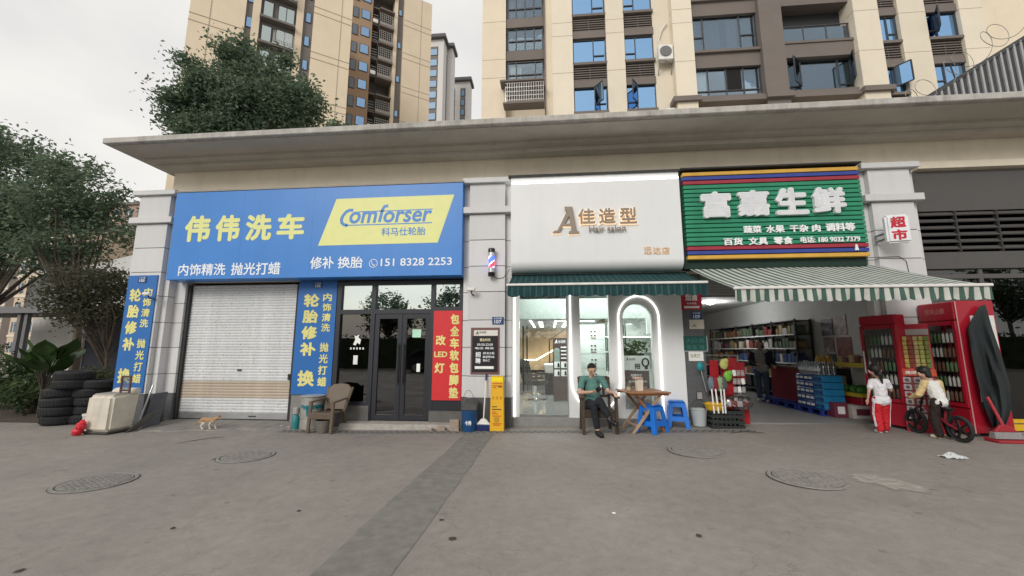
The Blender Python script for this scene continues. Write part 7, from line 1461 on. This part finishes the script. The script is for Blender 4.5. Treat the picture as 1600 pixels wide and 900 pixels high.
for k in range(10):
    z = 31.6+3*k
    f = wp(t2,'window',MFR,.25,1.55,.12,.22,z,z+1.55); wp(t2,'pane',GLT,.33,1.47,.10,.125,z+.08,z+1.47,f); f = wp(t2,'window',MFR,-1.0,-.15,.12,.22,z-.3,z+1.5); wp(t2,'pane',GLF,-.92,-.23,.10,.125,z-.2,z+1.4,f)
    if k % 2 == 0: f = wp(t2,'window',MFR,5.95,6.5,.42,.5,z+.2,z+1.3); wp(t2,'pane',GLT,6.02,6.43,.40,.425,z+.28,z+1.22,f)
    s_ = wp(t2,'balcony_slab',MTT,2.9,5.2,-.4,1.6,z-.55,z-.3); wp(t2,'balcony_slab',MTT,1.9,2.9,.5,1.6,z-.1,z+.1)
    if k % 5 != 3:
        b = MB(); MCG2 = M('cage_grey', (.36,.35,.33), .5, .4)
        for i in range(8): x = 2.95+.31*i; b.bar((x,-.42,z-.3),(x,-.42,z+1.7),.045)
        for i in range(6): b.bar((2.95,-.42,z-.2+.36*i),(5.15,-.42,z-.2+.36*i),.05)
        b.build('cage', MCG2, s_, False); b = MB()
        for i in range(4): MB().bar((1.95,.45,z+.25+.45*i),(2.85,.45,z+.25+.45*i),.05).build('rail', MCG2, s_, False)
        pass; wp(t2,'parapet',M('parapet_pale', (.40,.36,.32), .8),3.0,5.1,-.38,-.3,z-.3,z+.15,s_)
    if k % 3 == 1: wp(t2,'outdoor_unit',MWR,2.0,2.75,.2,.5,z+.15,z+.75)
# towers further off
GLN = M('distant_blue_pane', (.17,.30,.46), .35, spec=.3)
def slim(label, x0, x1, y, h, steps):
    t = thing('apartment_tower', label, 'building', ((x0+x1)/2,y,0)); part('wall', M('distant_hazed', (.60,.585,.57), .9), (x0,x1,y,y+3,0,h), parent=t); part('roof', M('roof_slate', (.10,.10,.105), .8), (x0-.6,x1+.6,y-1.0,y+3.5,h,h+.9), parent=t)  # wall colour greyed to carry the haze of distance
    for (a, c_) in steps:
        part('window_strip', MGS, (a,c_,y-.02,y+.1,20,h-2), parent=t); z = h-4.6
        while z > 34: f = part('window', MFR, (a+.15,c_-.15,y-.12,y-.02,z,z+1.9), parent=t); part('pane', GLN, (a+.3,c_-.3,y-.14,y-.125,z+.12,z+1.78), parent=f); z -= 3
    return t
x = lambda px, y: at(px,110,y).x
slim('distant pale tower with blue windows beside the sand coloured tower', x(655,84), x(692.5,84), 84, at(680,62,84).z, [(x(668,84),x(684,84))]); slim('distant pale tower with dark slate eaves between the larger towers', x(688,88), x(706.5,88), 88, at(700,76,88).z, [(x(690.5,88),x(698.5,88))]); slim('lowest distant pale tower seen in the gap between towers', x(700,98), x(734.5,98), 98, at(722,128,98).z, [(x(703,98),x(712,98)),(x(720,98),x(728,98))])

# ------------------------------------------------------------------ roof fence and razor wire at the right
P0, P1 = Vector((8.15,.6,6.75)), Vector((10.2,.6,8.0)); fe = thing('roof_fence', 'sloping grey slatted fence on the roof at the right', 'fence', (9,.6,5.7)); MFE = M('fence_grey', (.05,.053,.057), .6); MFL = M('fence_slat', (.34,.345,.35), .5)
b = MB(); b.bar(P0-Vector((.4,0,.24)),P1+Vector((.5,0,.3)),.06,.08); b.build('top_rail', MFE, fe); b = MB(); b.bar((8.6,.6,5.75),(11.0,.6,7.0),.06,.06); b.build('bottom_rail', MFE, fe)
for i in range(20):
    xx = 7.9+.14*i; zt2 = 6.75+(xx-8.15)*.61; zb2 = max(5.7, 5.75+(xx-8.6)*.52)
    if zt2 > zb2+.05: b = MB(); b.box(xx-.02,xx+.02,.57,.63,zb2,zt2); b.build('slat', MFL, fe); b = MB(); b.box(xx+.02,xx+.12,.60,.61,zb2,zt2); b.build('infill_panel', MFE, fe)
rw = thing('razor_wire', 'coiled razor wire strung above the sloping roof fence', 'wire', (8.6,.6,6.7)); b = MB(); pts = []
for i in range(150):
    v = i/150; c = Vector((6.9,.3,5.95)).lerp(Vector((10.3,.9,8.55)), v); a = 2*PI*v*7; r_ = .26+.05*math.sin(i*.3); pts.append(c+Vector((r_*math.cos(a)*.9,.12*math.sin(a*.5),r_*math.sin(a))))
b.tube(pts, .007, 4); b.build('coil', M('wire_steel', (.22,.22,.22), .5, .6), rw); b = MB(); b.bar((7.05,.3,5.68),(7.05,.3,6.05),.03); b.bar((8.7,.6,6.8),(8.6,.6,7.4),.02); b.build('support', MFE, rw)
# ------------------------------------------------------------------ street trees and a parked car across the road, seen mirrored in the glass
for i, (xx, yy, h) in enumerate(((-9,-30,8),(-1.5,-33,9.5),(5,-29,7.5),(-17,-34,9),(13,-32,9),(26,-27,10),(37,-28,11),(50,-30,12))):
    tree(('roadside tree mirrored in the left shopfront pane','broad roadside tree mirrored in the glass doors','roadside tree mirrored in the right transom pane','roadside tree standing far along the road','roadside tree opposite the supermarket','roadside tree mirrored in the dark right hand glazing','tall roadside tree mirrored behind the red fridge','tall roadside tree far along the added hedge')[i], (xx,yy,-.08), [((xx,yy,h*.62),(2.6,2.2,h*.28)),((xx+1.2,yy,h*.5),(1.8,1.6,1.4)),((xx-1.4,yy,h*.52),(1.8,1.6,1.3))], 70, 40, .2, LF1, trunk_r=.2, clump_r=.9, hub=(xx,yy,h*.35), group='trees across the road')

hd = thing('added_hedge', 'unseen clipped hedge added across the road, mirrored dark in the shop glass', 'hedge', (-2,-24,-.08)); pts = RNG.uniform((-26,-25,-.05),(75,-23.2,2.6),(16000,3)); leaves('foliage', pts, 0, .16, LF3, hd); part('added_hedge_core', M('added_hedge_core', (.05,.075,.04), .9), (-26,75,-24.7,-23.5,-.08,2.3), parent=hd)  # hedge added out of view to darken what the shop glass reflects
def car(x, y, label, col):
    t = thing('parked_car', label, 'car', (x,y,-.08), 0, 'cars parked across the road'); mc = M('car_'+col[0], col[1], .25, .2, coat=.8)
    low = [(-2.2,.35),(2.15,.35),(2.25,.62),(2.15,.85),(1.2,.98),(-2.0,1.0),(-2.25,.8)]; up_ = [(1.25,.97),(.45,1.48),(-1.2,1.5),(-1.95,1.0)]
    b = MB(); b.prism(low, -.88, .88); b.build('body', mc, t, False, bevel=.05, seg=2); b = MB(); b.prism(up_, -.74, .74); b.build('cabin', M('car_glass', (.02,.025,.03), .08), t, False, bevel=.05); b = MB(); b.box(-1.15,.42,-.72,.72,1.47,1.53); b.build('roof', mc, t, False, bevel=.02)
    for wx in (-1.4,1.4):
        for wy in (-.82,.82):
            b = MB(); b.lathe([(.32,-.1),(.33,0),(.32,.1)], (wx,wy,.33), n=20, axis='y'); w0_ = b.build('wheel', MRB, t, False); b = MB(); b.lathe([(.2,-.11),(.2,.11)], (wx,wy,.33), n=16, axis='y'); b.build('rim', MALU, w0_, False)
    for wy in (-.6,.6): b = MB(); b.box(2.15,2.22,wy-.18,wy+.18,.62,.76); b.build('headlight', MPP, t, False, bevel=.02)
car(-7.5,-19.5,'dark grey car parked across the road mirrored in the glass doors',('grey',(.05,.055,.06))); car(-2.2,-19.8,'silver car parked across the road mirrored in the glass doors',('silver',(.35,.36,.37))); car(3.4,-19.6,'black car parked across the road opposite the salon',('black',(.012,.012,.014)))
